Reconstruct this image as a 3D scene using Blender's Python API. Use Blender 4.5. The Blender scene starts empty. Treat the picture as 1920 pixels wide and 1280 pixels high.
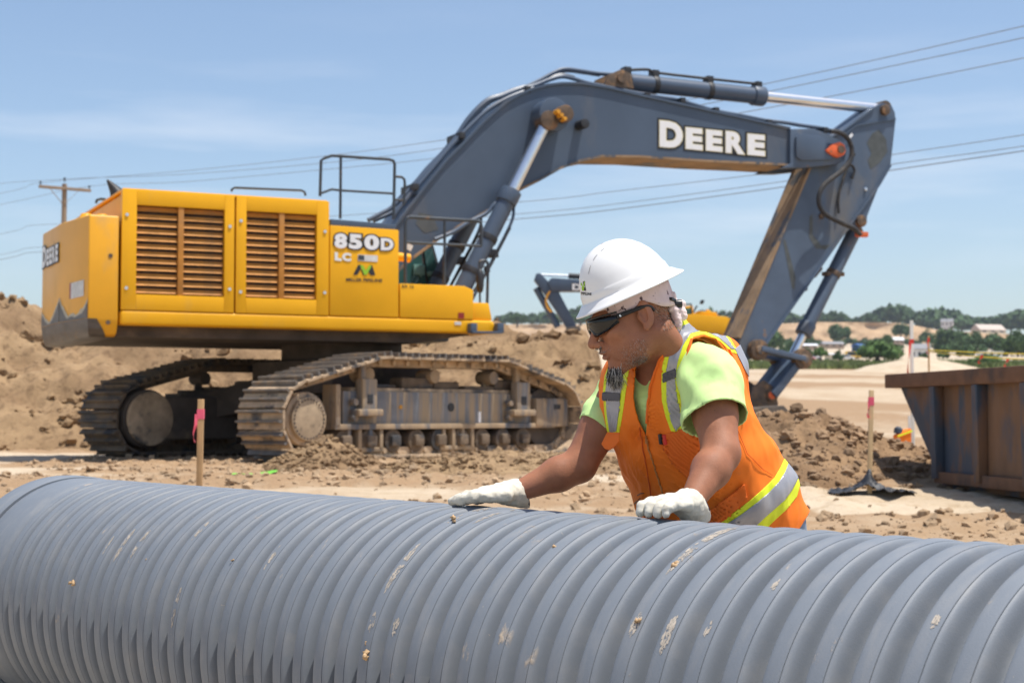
import bpy, bmesh, math, random
import numpy as np
from mathutils import Vector, Matrix, noise
from mathutils.bvhtree import BVHTree

random.seed(7)
RNG = np.random.default_rng(7)
SC = bpy.context.scene
COL = SC.collection

# ------------------------------------------------------------------ camera
FPX, CAMZ, HORIZON = 2900.0, 1.115, 777.0
TILT = math.atan((HORIZON - 640.0) / FPX)          # the lens looks slightly up
CAM = Vector((0, 0, CAMZ))
cd = bpy.data.cameras.new('camera')
cam = bpy.data.objects.new('camera', cd)
COL.objects.link(cam)
cam.location = CAM
cam.rotation_euler = (math.pi / 2 + TILT, 0, 0)
cd.sensor_width = 36.0
cd.lens = FPX / 1920.0 * 36.0
cd.clip_start, cd.clip_end = 0.1, 6000
cd.dof.use_dof = True
cd.dof.focus_distance = 4.05
cd.dof.aperture_fstop = 6.8
SC.camera = cam

# ------------------------------------------------------------------ sky, sun, exposure
SUN_DIR = Vector((0.275, -0.09, 0.957)).normalized()   # towards the sun
SUN_EL = math.asin(SUN_DIR.z)
SUN_AZ = math.atan2(SUN_DIR.x, SUN_DIR.y)
w = bpy.data.worlds.new('World')
SC.world = w
w.use_nodes = True
wn, wl = w.node_tree.nodes, w.node_tree.links
wn.clear()
wo = wn.new('ShaderNodeOutputWorld')
bg = wn.new('ShaderNodeBackground')
sky = wn.new('ShaderNodeTexSky')
sky.sky_type = 'NISHITA'
sky.sun_disc = False
sky.sun_elevation = SUN_EL
sky.sun_rotation = SUN_AZ
sky.altitude = 1500
sky.air_density = 1.15
sky.dust_density = 4.0
sky.ozone_density = 1.6
bg.inputs['Strength'].default_value = 0.14
# thin high cloud drawn on the sky dome, in bands near the horizon
tc = wn.new('ShaderNodeTexCoord')
mp = wn.new('ShaderNodeMapping')
mp.inputs['Scale'].default_value = (2.6, 2.6, 22.0)
mp.inputs['Location'].default_value = (0.35, 0.0, 1.3)
cn = wn.new('ShaderNodeTexNoise')
cn.inputs['Scale'].default_value = 1.6
cn.inputs['Detail'].default_value = 5
cn.inputs['Roughness'].default_value = 0.55
cr = wn.new('ShaderNodeValToRGB')
cr.color_ramp.elements[0].position = 0.47
cr.color_ramp.elements[1].position = 0.80
sx = wn.new('ShaderNodeSeparateXYZ')
band = wn.new('ShaderNodeValToRGB')
be = band.color_ramp.elements
be[0].position, be[0].color = 0.07, (0, 0, 0, 1)
be[1].position, be[1].color = 0.13, (1, 1, 1, 1)
e = be.new(0.165); e.color = (1, 1, 1, 1)
e = be.new(0.24); e.color = (0.12, 0.12, 0.12, 1)
mm = wn.new('ShaderNodeMath'); mm.operation = 'MULTIPLY'
ms = wn.new('ShaderNodeMath'); ms.operation = 'MULTIPLY'; ms.inputs[1].default_value = 0.42
mixc = wn.new('ShaderNodeMixRGB')
mixc.inputs['Color2'].default_value = (6.3, 6.5, 6.9, 1)
wl.new(tc.outputs['Generated'], mp.inputs['Vector'])
wl.new(mp.outputs['Vector'], cn.inputs['Vector'])
wl.new(cn.outputs['Fac'], cr.inputs['Fac'])
wl.new(tc.outputs['Generated'], sx.inputs['Vector'])
wl.new(sx.outputs['Z'], band.inputs['Fac'])
wl.new(cr.outputs['Color'], mm.inputs[0])
wl.new(band.outputs['Color'], mm.inputs[1])
wl.new(mm.outputs['Value'], ms.inputs[0])
wl.new(ms.outputs['Value'], mixc.inputs['Fac'])
wl.new(sky.outputs['Color'], mixc.inputs['Color1'])
wl.new(mixc.outputs['Color'], bg.inputs['Color'])
wl.new(bg.outputs['Background'], wo.inputs['Surface'])

sd = bpy.data.lights.new('sun', 'SUN')
sun = bpy.data.objects.new('sun', sd)
COL.objects.link(sun)
sd.energy = 4.9
sd.angle = math.radians(0.55)
sd.color = (1.0, 0.95, 0.87)
sun.location = (30, -25, 70)
sun.rotation_euler = SUN_DIR.to_track_quat('Z', 'Y').to_euler()
SC.view_settings.view_transform = 'Standard'
SC.view_settings.look = 'None'
SC.view_settings.gamma = 1.0
SC.view_settings.use_curve_mapping = False
SC.view_settings.exposure = 0.22
SC.render.engine = 'CYCLES'
SC.cycles.use_denoising = True
SC.cycles.max_bounces = 6
SC.cycles.diffuse_bounces = 3
SC.cycles.caustics_reflective = False
SC.cycles.caustics_refractive = False

# ------------------------------------------------------------------ helpers
def ray(px, py):
    x, u = (px - 960.0) / FPX, (640.0 - py) / FPX
    return Vector((x, math.cos(TILT) - u * math.sin(TILT), math.sin(TILT) + u * math.cos(TILT)))

def at(px, py, Y):
    """world point seen at photo position (px, py) at distance Y along the ground"""
    r = ray(px, py)
    return CAM + r * (Y / r.y)

def project(V):
    """world points (n,3) -> photo positions (n,2)"""
    V = np.asarray(V, float) - np.array(CAM)
    d = V[:, 1] * math.cos(TILT) + V[:, 2] * math.sin(TILT)
    u = V[:, 2] * math.cos(TILT) - V[:, 1] * math.sin(TILT)
    return np.stack([960 + FPX * V[:, 0] / d, 640 - FPX * u / d], 1)

def tag(o, label=None, cat=None, group=None, kind=None):
    if label: o['label'] = label
    if cat: o['category'] = cat
    if group: o['group'] = group
    if kind: o['kind'] = kind
    return o

def empty(name, loc, rz=0.0):
    o = bpy.data.objects.new(name, None)
    COL.objects.link(o)
    o.location = loc
    o.rotation_euler = (0, 0, rz)
    o.empty_display_size = 0.2
    return o

def link(name, me, mat=None, parent=None):
    o = bpy.data.objects.new(name, me)
    COL.objects.link(o)
    if mat is not None and len(me.materials) == 0:
        me.materials.append(mat)
    if parent is not None:
        o.parent = parent
    return o

def mesh_from(name, V, F, smooth=35.0):
    me = bpy.data.meshes.new(name)
    me.from_pydata([tuple(v) for v in V], [], [tuple(f) for f in F])
    me.update()
    if smooth:
        me.shade_smooth()
        if smooth < 180:
            me.set_sharp_from_angle(angle=math.radians(smooth))
    return me

def mobj(name, V, F, mat, parent=None, smooth=35.0, off=None):
    if off is not None:
        V = np.asarray(V) - np.array(off)
    return link(name, mesh_from(name, V, F, smooth), mat, parent)

def copy_tree(o, parent=None):
    c = o.copy()
    COL.objects.link(c)
    if parent is not None:
        c.parent = parent
    for ch in list(o.children):
        copy_tree(ch, c)
    return c

class MB:
    """collects simple solids into one mesh"""
    def __init__(s):
        s.V, s.F = [], []
    def add(s, V, F, M=None):
        n = len(s.V)
        for v in V:
            v = Vector(v)
            s.V.append(M @ v if M is not None else v)
        s.F += [tuple(i + n for i in f) for f in F]
        return s
    def box(s, c, d, M=None, rot=None):
        hx, hy, hz = d[0] / 2, d[1] / 2, d[2] / 2
        R = rot if rot is not None else Matrix.Identity(3)
        V = [Vector(c) + R @ Vector((x * hx, y * hy, z * hz)) for z in (-1, 1) for y in (-1, 1) for x in (-1, 1)]
        F = [(0, 2, 3, 1), (4, 5, 7, 6), (0, 1, 5, 4), (2, 6, 7, 3), (0, 4, 6, 2), (1, 3, 7, 5)]
        return s.add(V, F, M)
    def span(s, a, b, M=None):
        a, b = Vector(a), Vector(b)
        return s.box((a + b) / 2, [abs(b[i] - a[i]) for i in range(3)], M)
    def bar(s, p, q, w, h, up=(0, 0, 1)):
        p, q = Vector(p), Vector(q)
        z = (q - p)
        L = z.length
        z = z / L
        x = Vector(up).cross(z)
        if x.length < 1e-4: x = Vector((1, 0, 0)).cross(z)
        x.normalize()
        y = z.cross(x)
        R = Matrix((x, y, z)).transposed()
        return s.box((p + q) / 2, (w, h, L), None, R)
    def cyl(s, p, q, r, r2=None, n=20, cap=True):
        p, q = Vector(p), Vector(q)
        z = (q - p).normalized()
        x = z.orthogonal().normalized()
        y = z.cross(x)
        r2 = r if r2 is None else r2
        V = []
        for c, rr in ((p, r), (q, r2)):
            for k in range(n):
                a = 2 * math.pi * k / n
                V.append(c + x * (rr * math.cos(a)) + y * (rr * math.sin(a)))
        F = [(k, (k + 1) % n, n + (k + 1) % n, n + k) for k in range(n)]
        if cap:
            F += [tuple(range(n - 1, -1, -1)), tuple(range(n, 2 * n))]
        return s.add(V, F)
    def tube(s, path, r, n=8, closed=False):
        P = [Vector(p) for p in path]
        m = len(P)
        V, F = [], []
        up = None
        for i, p in enumerate(P):
            if closed:
                t = P[(i + 1) % m] - P[i - 1]
            else:
                t = P[min(i + 1, m - 1)] - P[max(i - 1, 0)]
            t.normalize()
            if up is None:
                up = t.orthogonal().normalized()
            up = (up - t * up.dot(t)).normalized()
            y = t.cross(up)
            rr = r[i] if hasattr(r, '__len__') else r
            for k in range(n):
                a = 2 * math.pi * k / n
                V.append(p + up * (rr * math.cos(a)) + y * (rr * math.sin(a)))
        for i in range(m if closed else m - 1):
            j = (i + 1) % m
            F += [(i * n + k, i * n + (k + 1) % n, j * n + (k + 1) % n, j * n + k) for k in range(n)]
        if not closed:
            F += [tuple(range(n - 1, -1, -1)), tuple(range((m - 1) * n, m * n))]
        return s.add(V, F)
    def prism(s, poly, fn, a, b):
        """poly: 2D outline; fn(u, v, t) -> 3D; extruded from t=a to t=b"""
        n = len(poly)
        V = [fn(u, v, a) for u, v in poly] + [fn(u, v, b) for u, v in poly]
        F = [tuple(range(n - 1, -1, -1)), tuple(range(n, 2 * n))]
        F += [(k, (k + 1) % n, n + (k + 1) % n, n + k) for k in range(n)]
        return s.add(V, F)
    def build(s, name, mat, parent=None, bevel=0.0, smooth=35.0, seg=2):
        me = bpy.data.meshes.new(name)
        me.from_pydata([tuple(v) for v in s.V], [], s.F)
        bm = bmesh.new()
        bm.from_mesh(me)
        bmesh.ops.recalc_face_normals(bm, faces=bm.faces)
        if bevel:
            ed = [e for e in bm.edges if len(e.link_faces) == 2 and e.calc_face_angle(0) > math.radians(32)]
            bmesh.ops.bevel(bm, geom=ed, offset=bevel, segments=seg, affect='EDGES', profile=0.6, clamp_overlap=True)
        bmesh.ops.triangulate(bm, faces=[f for f in bm.faces if len(f.verts) > 4])
        bm.to_mesh(me)
        bm.free()
        me.update()
        me.shade_smooth()
        me.set_sharp_from_angle(angle=math.radians(smooth))
        return link(name, me, mat, parent)

def smooth_path(pts, n=6):
    """Catmull-Rom through the points"""
    P = [Vector(p) for p in pts]
    P = [P[0] * 2 - P[1]] + P + [P[-1] * 2 - P[-2]]
    out = []
    for i in range(1, len(P) - 2):
        for k in range(n):
            t = k / n
            a, b, c, d = P[i - 1], P[i], P[i + 1], P[i + 2]
            out.append(0.5 * ((2 * b) + (c - a) * t + (2 * a - 5 * b + 4 * c - d) * t * t + (3 * b - a - 3 * c + d) * t ** 3))
    out.append(P[-2])
    return out

# ------------------------------------------------------------------ materials
def pmat(name, base, rough=0.6, metal=0.0, var=0.12, scale=4.0, bump=0.0, bscale=60.0, bdist=0.01,
         stains=(), spec=0.5, detail=6.0, stretch=None, random_shift=False, sss=0.0, coat=0.0):
    """paint, rubber, cloth, skin...: base colour with cloudy variation, stain layers, fine relief.
    stains: (colour, low, high, scale, stretch, rough, metal)"""
    m = bpy.data.materials.new(name)
    m.use_nodes = True
    N, L = m.node_tree.nodes, m.node_tree.links
    b = N['Principled BSDF']
    b.inputs['Roughness'].default_value = rough
    b.inputs['Metallic'].default_value = metal
    b.inputs['Specular IOR Level'].default_value = spec
    if sss:
        b.inputs['Subsurface Weight'].default_value = sss
        b.inputs['Subsurface Radius'].default_value = (0.012, 0.005, 0.003)
    if coat:
        b.inputs['Coat Weight'].default_value = coat
        b.inputs['Coat Roughness'].default_value = 0.15
    tcn = N.new('ShaderNodeTexCoord')
    vec = tcn.outputs['Object']
    if random_shift:
        oi = N.new('ShaderNodeObjectInfo')
        sc = N.new('ShaderNodeVectorMath'); sc.operation = 'SCALE'
        cx = N.new('ShaderNodeCombineXYZ')
        for i in range(3): L.new(oi.outputs['Random'], cx.inputs[i])
        L.new(cx.outputs[0], sc.inputs[0]); sc.inputs['Scale'].default_value = 37.0
        ad = N.new('ShaderNodeVectorMath'); ad.operation = 'ADD'
        L.new(vec, ad.inputs[0]); L.new(sc.outputs[0], ad.inputs[1])
        vec = ad.outputs[0]
    def tex(scale, detail, st=None, off=0.0):
        mpn = N.new('ShaderNodeMapping')
        mpn.inputs['Scale'].default_value = st or (1, 1, 1)
        mpn.inputs['Location'].default_value = (off, off * 1.7, off * 0.6)
        L.new(vec, mpn.inputs['Vector'])
        t = N.new('ShaderNodeTexNoise')
        t.inputs['Scale'].default_value = scale
        t.inputs['Detail'].default_value = detail
        t.inputs['Roughness'].default_value = 0.6
        L.new(mpn.outputs[0], t.inputs['Vector'])
        return t.outputs['Fac']
    fac = tex(scale, detail, stretch)
    rmp = N.new('ShaderNodeValToRGB')
    lo = [max(0, c * (1 - var)) for c in base[:3]] + [1]
    hi = [min(1, c * (1 + var)) for c in base[:3]] + [1]
    rmp.color_ramp.elements[0].position, rmp.color_ramp.elements[0].color = 0.3, lo
    rmp.color_ramp.elements[1].position, rmp.color_ramp.elements[1].color = 0.7, hi
    L.new(fac, rmp.inputs['Fac'])
    col = rmp.outputs['Color']
    rsock = None
    for i, st in enumerate(stains):
        c, low, high, ssc, sst, srough = st[:6]
        f = tex(ssc, 8, sst, 3.1 + 5.3 * i)
        mr = N.new('ShaderNodeMapRange')
        mr.inputs['From Min'].default_value, mr.inputs['From Max'].default_value = low, high
        L.new(f, mr.inputs['Value'])
        mx = N.new('ShaderNodeMixRGB')
        mx.inputs['Color2'].default_value = (*c[:3], 1)
        L.new(mr.outputs[0], mx.inputs['Fac']); L.new(col, mx.inputs['Color1'])
        col = mx.outputs['Color']
        mr2 = N.new('ShaderNodeMixRGB')
        if rsock is None: mr2.inputs['Color1'].default_value = (rough,) * 3 + (1,)
        else: L.new(rsock, mr2.inputs['Color1'])
        mr2.inputs['Color2'].default_value = (srough,) * 3 + (1,)
        L.new(mr.outputs[0], mr2.inputs['Fac'])
        rsock = mr2.outputs['Color']
    L.new(col, b.inputs['Base Color'])
    if rsock is not None: L.new(rsock, b.inputs['Roughness'])
    if bump:
        bf = tex(bscale, 5, None, 9.0)
        bn = N.new('ShaderNodeBump')
        bn.inputs['Strength'].default_value = bump
        bn.inputs['Distance'].default_value = bdist
        L.new(bf, bn.inputs['Height']); L.new(bn.outputs[0], b.inputs['Normal'])
    return m

MUD = (0.40, 0.28, 0.165)
DARKMUD = (0.16, 0.105, 0.062)
M = {}
M['yellow'] = pmat('yellow_paint', (0.84, 0.415, 0.008), 0.42, var=0.06, scale=1.5, bump=0.03, bscale=30, spec=.3,
                   stains=[((0.62, 0.37, 0.09), 0.62, 0.86, 1.3, (1, 1, 0.35), 0.7), ((0.12, 0.07, 0.03), 0.74, 0.80, 9, None, 0.8)])
M['yellow_worn'] = pmat('scraped_yellow_paint', (0.82, 0.39, 0.012), 0.42, var=0.07, scale=1.5,
                   stains=[((0.50, 0.30, 0.10), 0.56, 0.78, 1.6, (1, 1, 0.5), 0.7), ((0.06, 0.05, 0.045), 0.68, 0.71, 7, (1, 1, 0.4), 0.6)])
M['scrape'] = pmat('scraped_bare_steel', (0.115, 0.105, 0.10), 0.45, 0.35, var=0.3, scale=3, stretch=(1, 1, 3), bump=0.1, bscale=25,
                   stains=[((0.30, 0.22, 0.14), 0.55, 0.75, 5, None, 0.8)])
M['rim_scrape'] = pmat('feathered_primer', (0.5, 0.46, 0.36), 0.6, var=0.25, scale=14)
M['grey'] = pmat('grey_blue_paint', (0.066, 0.094, 0.140), 0.42, var=0.10, scale=1.2, bump=0.03, bscale=20,
                 stains=[((0.16, 0.15, 0.14), 0.58, 0.85, 0.9, (1, 1, 0.4), 0.6), ((0.28, 0.12, 0.05), 0.735, 0.76, 5, None, 0.85)])
M['grey_muddy'] = pmat('muddy_grey_paint', (0.074, 0.106, 0.158), 0.5, var=0.14, scale=2.0, bump=0.08, bscale=20,
                 stains=[((0.15, 0.14, 0.125), 0.54, 0.70, 1.1, (1, 1, 0.5), 0.7), ((0.26, 0.15, 0.075), 0.66, 0.72, 3.2, (1, 1, 0.7), 0.9)])
M['rust_plate'] = pmat('muddy_rusty_plate', (0.30, 0.20, 0.115), 0.85, var=0.25, scale=3.0, bump=0.3, bscale=22,
                 stains=[((0.085, 0.09, 0.10), 0.52, 0.60, 2.6, (1, 1, 0.5), 0.6)])
M['dark'] = pmat('dark_steel', (0.032, 0.033, 0.036), 0.5, 0.2, var=0.25, scale=5)
M['under'] = pmat('dusty_dark_underbody', (0.085, 0.068, 0.055), 0.85, var=0.35, scale=3, bump=0.2, bscale=15,
                  stains=[((0.20, 0.145, 0.09), 0.55, 0.72, 2.2, None, 0.9)])
M['rail'] = pmat('painted_handrail', (0.05, 0.06, 0.07), 0.5, 0.2, var=0.2, scale=6, stains=[((0.16, 0.10, 0.06), 0.6, 0.7, 8, None, 0.8)])
M['chrome'] = pmat('chromed_rod', (0.80, 0.80, 0.80), 0.30, 1.0, var=0.04, scale=6)
M['rubber'] = pmat('black_rubber', (0.022, 0.022, 0.024), 0.6, var=0.2, scale=8, stains=[((0.10, 0.085, 0.07), 0.5, 0.75, 6, None, 0.8)])
M['orange_paint'] = pmat('orange_pin_paint', (0.75, 0.13, 0.035), 0.6, var=0.2, scale=12, stains=[((0.22, 0.13, 0.07), 0.56, 0.7, 10, None, 0.9)])
M['brass'] = pmat('yellow_grease_fitting', (0.65, 0.30, 0.02), 0.5, var=0.2, scale=20)
M['pin'] = pmat('greasy_rusty_pin', (0.11, 0.075, 0.05), 0.6, 0.2, var=0.4, scale=10, bump=0.3, bscale=40,
                stains=[((0.30, 0.17, 0.085), 0.5, 0.68, 9, None, 0.9)])
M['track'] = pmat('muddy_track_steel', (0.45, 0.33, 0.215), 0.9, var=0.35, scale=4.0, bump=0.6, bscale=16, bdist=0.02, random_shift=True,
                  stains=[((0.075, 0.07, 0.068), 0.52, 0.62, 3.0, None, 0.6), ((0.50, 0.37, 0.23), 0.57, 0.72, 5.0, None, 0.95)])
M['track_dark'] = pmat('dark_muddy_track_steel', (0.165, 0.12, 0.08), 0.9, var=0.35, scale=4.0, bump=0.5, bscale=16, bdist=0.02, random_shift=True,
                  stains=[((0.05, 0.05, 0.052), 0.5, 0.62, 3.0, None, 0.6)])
M['grouser'] = pmat('worn_grouser_steel', (0.16, 0.145, 0.13), 0.55, 0.3, var=0.3, scale=6.0, bump=0.3, bscale=20, random_shift=True,
                  stains=[((0.34, 0.24, 0.145), 0.52, 0.66, 5.0, None, 0.95)])
M['frame'] = pmat('dust_caked_track_frame', (0.36, 0.262, 0.165), 0.9, var=0.2, scale=3, bump=0.4, bscale=14,
                  stains=[((0.12, 0.13, 0.145), 0.50, 0.62, 4.0, (1, 1, 0.18), 0.6), ((0.17, 0.115, 0.07), 0.60, 0.75, 3.5, None, 0.9)])
M['frame_steel'] = pmat('streaked_track_frame_side', (0.19, 0.195, 0.205), 0.6, 0.1, var=0.25, scale=3,
                  stains=[((0.40, 0.30, 0.19), 0.42, 0.60, 4.2, (2.6, 2.6, 0.16), 0.9)])
M['hub'] = pmat('dusty_final_drive', (0.40, 0.30, 0.195), 0.9, var=0.2, scale=7, bump=0.3, bscale=24,
                  stains=[((0.17, 0.13, 0.09), 0.56, 0.7, 8, None, 0.9)])
M['glass'] = pmat('teal_cab_glass', (0.05, 0.14, 0.14), 0.06, var=0.05, scale=2, spec=0.8)
M['cab_trim'] = pmat('pale_teal_cab_trim', (0.18, 0.36, 0.34), 0.5, var=0.1, scale=5)
M['white'] = pmat('white_lettering', (0.80, 0.80, 0.80), 0.45, var=0.04, scale=8)
M['black'] = pmat('black_lettering', (0.025, 0.024, 0.024), 0.5, var=0.1, scale=8)
M['cream_edge'] = pmat('cream_letter_edge', (0.75, 0.66, 0.35), 0.5, var=0.05, scale=8)
M['lime'] = pmat('lime_lettering', (0.30, 0.55, 0.02), 0.5, var=0.05, scale=8)
M['red'] = pmat('red_reflector', (0.28, 0.02, 0.012), 0.4, var=0.15, scale=10)
M['label'] = pmat('printed_white_label', (0.62, 0.62, 0.60), 0.5, var=0.2, scale=14)
M['louver'] = pmat('dusty_shaded_louver', (0.52, 0.215, 0.030), 0.65, var=0.2, scale=4, stains=[((0.30, 0.16, 0.065), 0.5, 0.75, 3, None, 0.85)])  # shade on the downward-facing yellow slats, mixed into the colour as orange-brown
M['core'] = pmat('dark_radiator_core', (0.045, 0.035, 0.03), 0.85, var=0.4, scale=6, bump=0.3, bscale=80)
M['rope'] = pmat('yellow_barrier_tape', (0.70, 0.55, 0.03), 0.6, var=0.1, scale=8)
M['wood'] = pmat('raw_pine_stake', (0.46, 0.285, 0.135), 0.8, var=0.25, scale=5, stretch=(6, 6, 0.5), bump=0.2, bscale=30)
M['wood_pale'] = pmat('pale_pine_lath', (0.60, 0.43, 0.235), 0.8, var=0.18, scale=5, stretch=(6, 6, 0.5), bump=0.2, bscale=30)
M['wood_white'] = pmat('white_painted_lath', (0.66, 0.63, 0.58), 0.7, var=0.12, scale=6, stretch=(5, 5, 0.5))
M['pole'] = pmat('weathered_pole_timber', (0.30, 0.215, 0.145), 0.85, var=0.2, scale=4, stretch=(6, 6, 0.4))
M['pink'] = pmat('pink_flagging_tape', (0.85, 0.12, 0.20), 0.55, var=0.08, scale=10)
M['red_tape'] = pmat('red_flagging_tape', (0.70, 0.04, 0.03), 0.55, var=0.08, scale=10)
M['silt'] = pmat('black_silt_fabric', (0.022, 0.025, 0.032), 0.55, var=0.3, scale=14, bump=0.4, bscale=40)
M['spray'] = pmat('green_marking_paint', (0.16, 0.48, 0.05), 0.8, var=0.25, scale=9)
M['wire'] = pmat('overhead_wire', (0.24, 0.27, 0.31), 0.6, var=0.1, scale=4)
M['rust'] = pmat('rusty_box_steel', (0.165, 0.095, 0.055), 0.85, var=0.3, scale=2.6, stretch=(1, 1, 0.5), bump=0.3, bscale=25,
                 stains=[((0.050, 0.070, 0.100), 0.46, 0.55, 1.7, (1, 1, 0.45), 0.6), ((0.22, 0.115, 0.055), 0.56, 0.74, 3.0, (1.5, 1.5, 0.3), 0.9)])
M['rust_rim'] = pmat('rusty_rim_beam', (0.17, 0.088, 0.048), 0.85, var=0.25, scale=4, bump=0.3, bscale=30,
                 stains=[((0.07, 0.05, 0.042), 0.55, 0.72, 3, None, 0.8)])
M['box_blue'] = pmat('worn_navy_box_paint', (0.040, 0.056, 0.080), 0.6, var=0.3, scale=2.5, stretch=(1, 1, 0.4),
                 stains=[((0.19, 0.105, 0.055), 0.53, 0.64, 2.2, (1.4, 1.4, 0.35), 0.9), ((0.30, 0.22, 0.14), 0.64, 0.78, 2.4, None, 0.95)])

# ------------------------------------------------------------------ ground
def sstep(a, b, x):
    t = np.clip((np.asarray(x, float) - a) / (b - a), 0, 1)
    return t * t * (3 - 2 * t)

_perm = RNG.permutation(4096)
_gr = RNG.random(4096)
def vnoise(x, y, seed=0):
    """vectorised value noise, 0..1"""
    x = np.asarray(x, float) + seed * 17.3; y = np.asarray(y, float) + seed * 9.1
    xi, yi = np.floor(x).astype(int), np.floor(y).astype(int)
    fx, fy = x - xi, y - yi
    fx, fy = fx * fx * (3 - 2 * fx), fy * fy * (3 - 2 * fy)
    h = lambda a, b: _gr[(_perm[a & 4095] + b * 131) & 4095]
    return (h(xi, yi) * (1 - fx) + h(xi + 1, yi) * fx) * (1 - fy) + (h(xi, yi + 1) * (1 - fx) + h(xi + 1, yi + 1) * fx) * fy
def fbm(x, y, o=4, seed=0, gain=0.5):
    s, a, t = 0, 1, 0
    for i in range(o):
        s = s + a * vnoise(x * 2 ** i, y * 2 ** i, seed + i); t += a; a *= gain
    return s / t

EXG = 0.515                                  # level of the bench the excavator stands on
def terrain(x, y):
    x = np.asarray(x, float); y = np.asarray(y, float)
    z = EXG * sstep(6.0, 15.0, y)
    z = z + 0.0347 * np.maximum(0, y - 27) * sstep(26, 34, y) + 0.0159 * np.maximum(0, y - 330)
    return z
def terrain_rough(x, y):
    z = terrain(x, y)
    k = sstep(7.5, 10, y) * (1 - sstep(40, 60, y))
    patch = sstep(0.42, 0.62, fbm(x * 0.35, y * 0.5, 3, 5))
    z = z + k * (0.05 * (fbm(x * 0.8, y * 0.8, 3, 1) - 0.5) + patch * 0.16 * (fbm(x * 4.5, y * 4.5, 4, 2, .6) - 0.45) + 0.02 * (fbm(x * 11, y * 11, 2, 3) - 0.5))
    z = z + sstep(40, 60, y) * 0.22 * (fbm(x * 0.12, y * 0.06, 4, 4) - 0.5) * (1 - sstep(95, 120, y)) + sstep(60, 120, y) * (1 - sstep(250, 330, y)) * 0.6 * (fbm(x * 0.04, y * 0.012, 4, 14) - 0.5)
    z = z + sstep(340, 600, y) * 4.0 * (fbm(x * 0.01, y * 0.01, 3, 6) - 0.5)
    return z

def sand_material(name, a, b, c, scale=0.6, soil=None):
    m = bpy.data.materials.new(name)
    m.use_nodes = True
    N, L = m.node_tree.nodes, m.node_tree.links
    bs = N['Principled BSDF']
    bs.inputs['Roughness'].default_value = 0.95
    bs.inputs['Specular IOR Level'].default_value = 0.15
    tcn = N.new('ShaderNodeTexCoord')
    def nz(s, d, st=(1, 1, 1)):
        mpn = N.new('ShaderNodeMapping'); mpn.inputs['Scale'].default_value = st
        L.new(tcn.outputs['Object'], mpn.inputs['Vector'])
        t = N.new('ShaderNodeTexNoise'); t.inputs['Scale'].default_value = s; t.inputs['Detail'].default_value = d
        t.inputs['Roughness'].default_value = 0.62
        L.new(mpn.outputs[0], t.inputs['Vector']); return t.outputs['Fac']
    r1 = N.new('ShaderNodeValToRGB')
    r1.color_ramp.elements[0].position, r1.color_ramp.elements[0].color = 0.36, (*b, 1)
    r1.color_ramp.elements[1].position, r1.color_ramp.elements[1].color = 0.62, (*a, 1)
    L.new(nz(scale, 8, (1, 1.3, 1)), r1.inputs['Fac'])
    mr = N.new('ShaderNodeMapRange'); mr.inputs['From Min'].default_value = 0.50; mr.inputs['From Max'].default_value = 0.72
    L.new(nz(7.0, 6), mr.inputs['Value'])
    mx = N.new('ShaderNodeMixRGB'); mx.inputs['Color2'].default_value = (*c, 1)
    L.new(mr.outputs[0], mx.inputs['Fac']); L.new(r1.outputs['Color'], mx.inputs['Color1'])
    out = mx.outputs['Color']
    if soil:
        # turned-over brown soil lies where the ground is churned up
        at_ = N.new('ShaderNodeAttribute'); at_.attribute_name = 'soil'
        s1 = N.new('ShaderNodeMath'); s1.operation = 'MULTIPLY_ADD'; s1.inputs[1].default_value = 1.5; s1.inputs[2].default_value = -0.75
        L.new(nz(3.2, 8), s1.inputs[0])
        s2 = N.new('ShaderNodeMath'); s2.operation = 'ADD'; s2.use_clamp = True
        L.new(at_.outputs['Fac'], s2.inputs[0]); L.new(s1.outputs[0], s2.inputs[1])
        s3 = N.new('ShaderNodeMath'); s3.operation = 'MULTIPLY'; L.new(s2.outputs[0], s3.inputs[0]); L.new(at_.outputs['Fac'], s3.inputs[1])
        m3 = N.new('ShaderNodeMixRGB'); m3.inputs['Color2'].default_value = (*soil, 1)
        L.new(s3.outputs[0], m3.inputs['Fac']); L.new(out, m3.inputs['Color1']); out = m3.outputs['Color']
    L.new(out, bs.inputs['Base Color'])
    bn = N.new('ShaderNodeBump'); bn.inputs['Strength'].default_value = 0.7; bn.inputs['Distance'].default_value = 0.03
    L.new(nz(20, 8), bn.inputs['Height']); L.new(bn.outputs[0], bs.inputs['Normal'])
    return m
M['sand'] = sand_material('sandy_ground', (0.56, 0.465, 0.345), (0.48, 0.38, 0.265), (0.40, 0.30, 0.195), 0.45, (0.325, 0.215, 0.125))
M['dirt'] = sand_material('excavated_dirt', (0.345, 0.235, 0.132), (0.205, 0.130, 0.072), (0.14, 0.088, 0.05), 0.6)
M['dirt_dark'] = sand_material('damp_dark_dirt', (0.29, 0.187, 0.105), (0.20, 0.125, 0.07), (0.14, 0.087, 0.048), 1.2)
M['cliff'] = sand_material('quarry_face', (0.52, 0.36, 0.215), (0.36, 0.235, 0.135), (0.24, 0.155, 0.095), 0.06)
M['clod'] = pmat('dirt_clods', (0.36, 0.25, 0.15), 0.95, var=0.4, scale=1.3, bump=0.4, bscale=40)
M['clod_dark'] = pmat('damp_dirt_clods', (0.27, 0.175, 0.10), 0.95, var=0.4, scale=1.3, bump=0.4, bscale=40)

def grid_mesh(X, Y, Z):
    n, m = X.shape
    V = np.stack([X, Y, Z], -1).reshape(-1, 3)
    idx = np.arange(n * m).reshape(n, m)
    F = np.stack([idx[:-1, :-1], idx[:-1, 1:], idx[1:, 1:], idx[1:, :-1]], -1).reshape(-1, 4)
    return V, F

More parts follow.
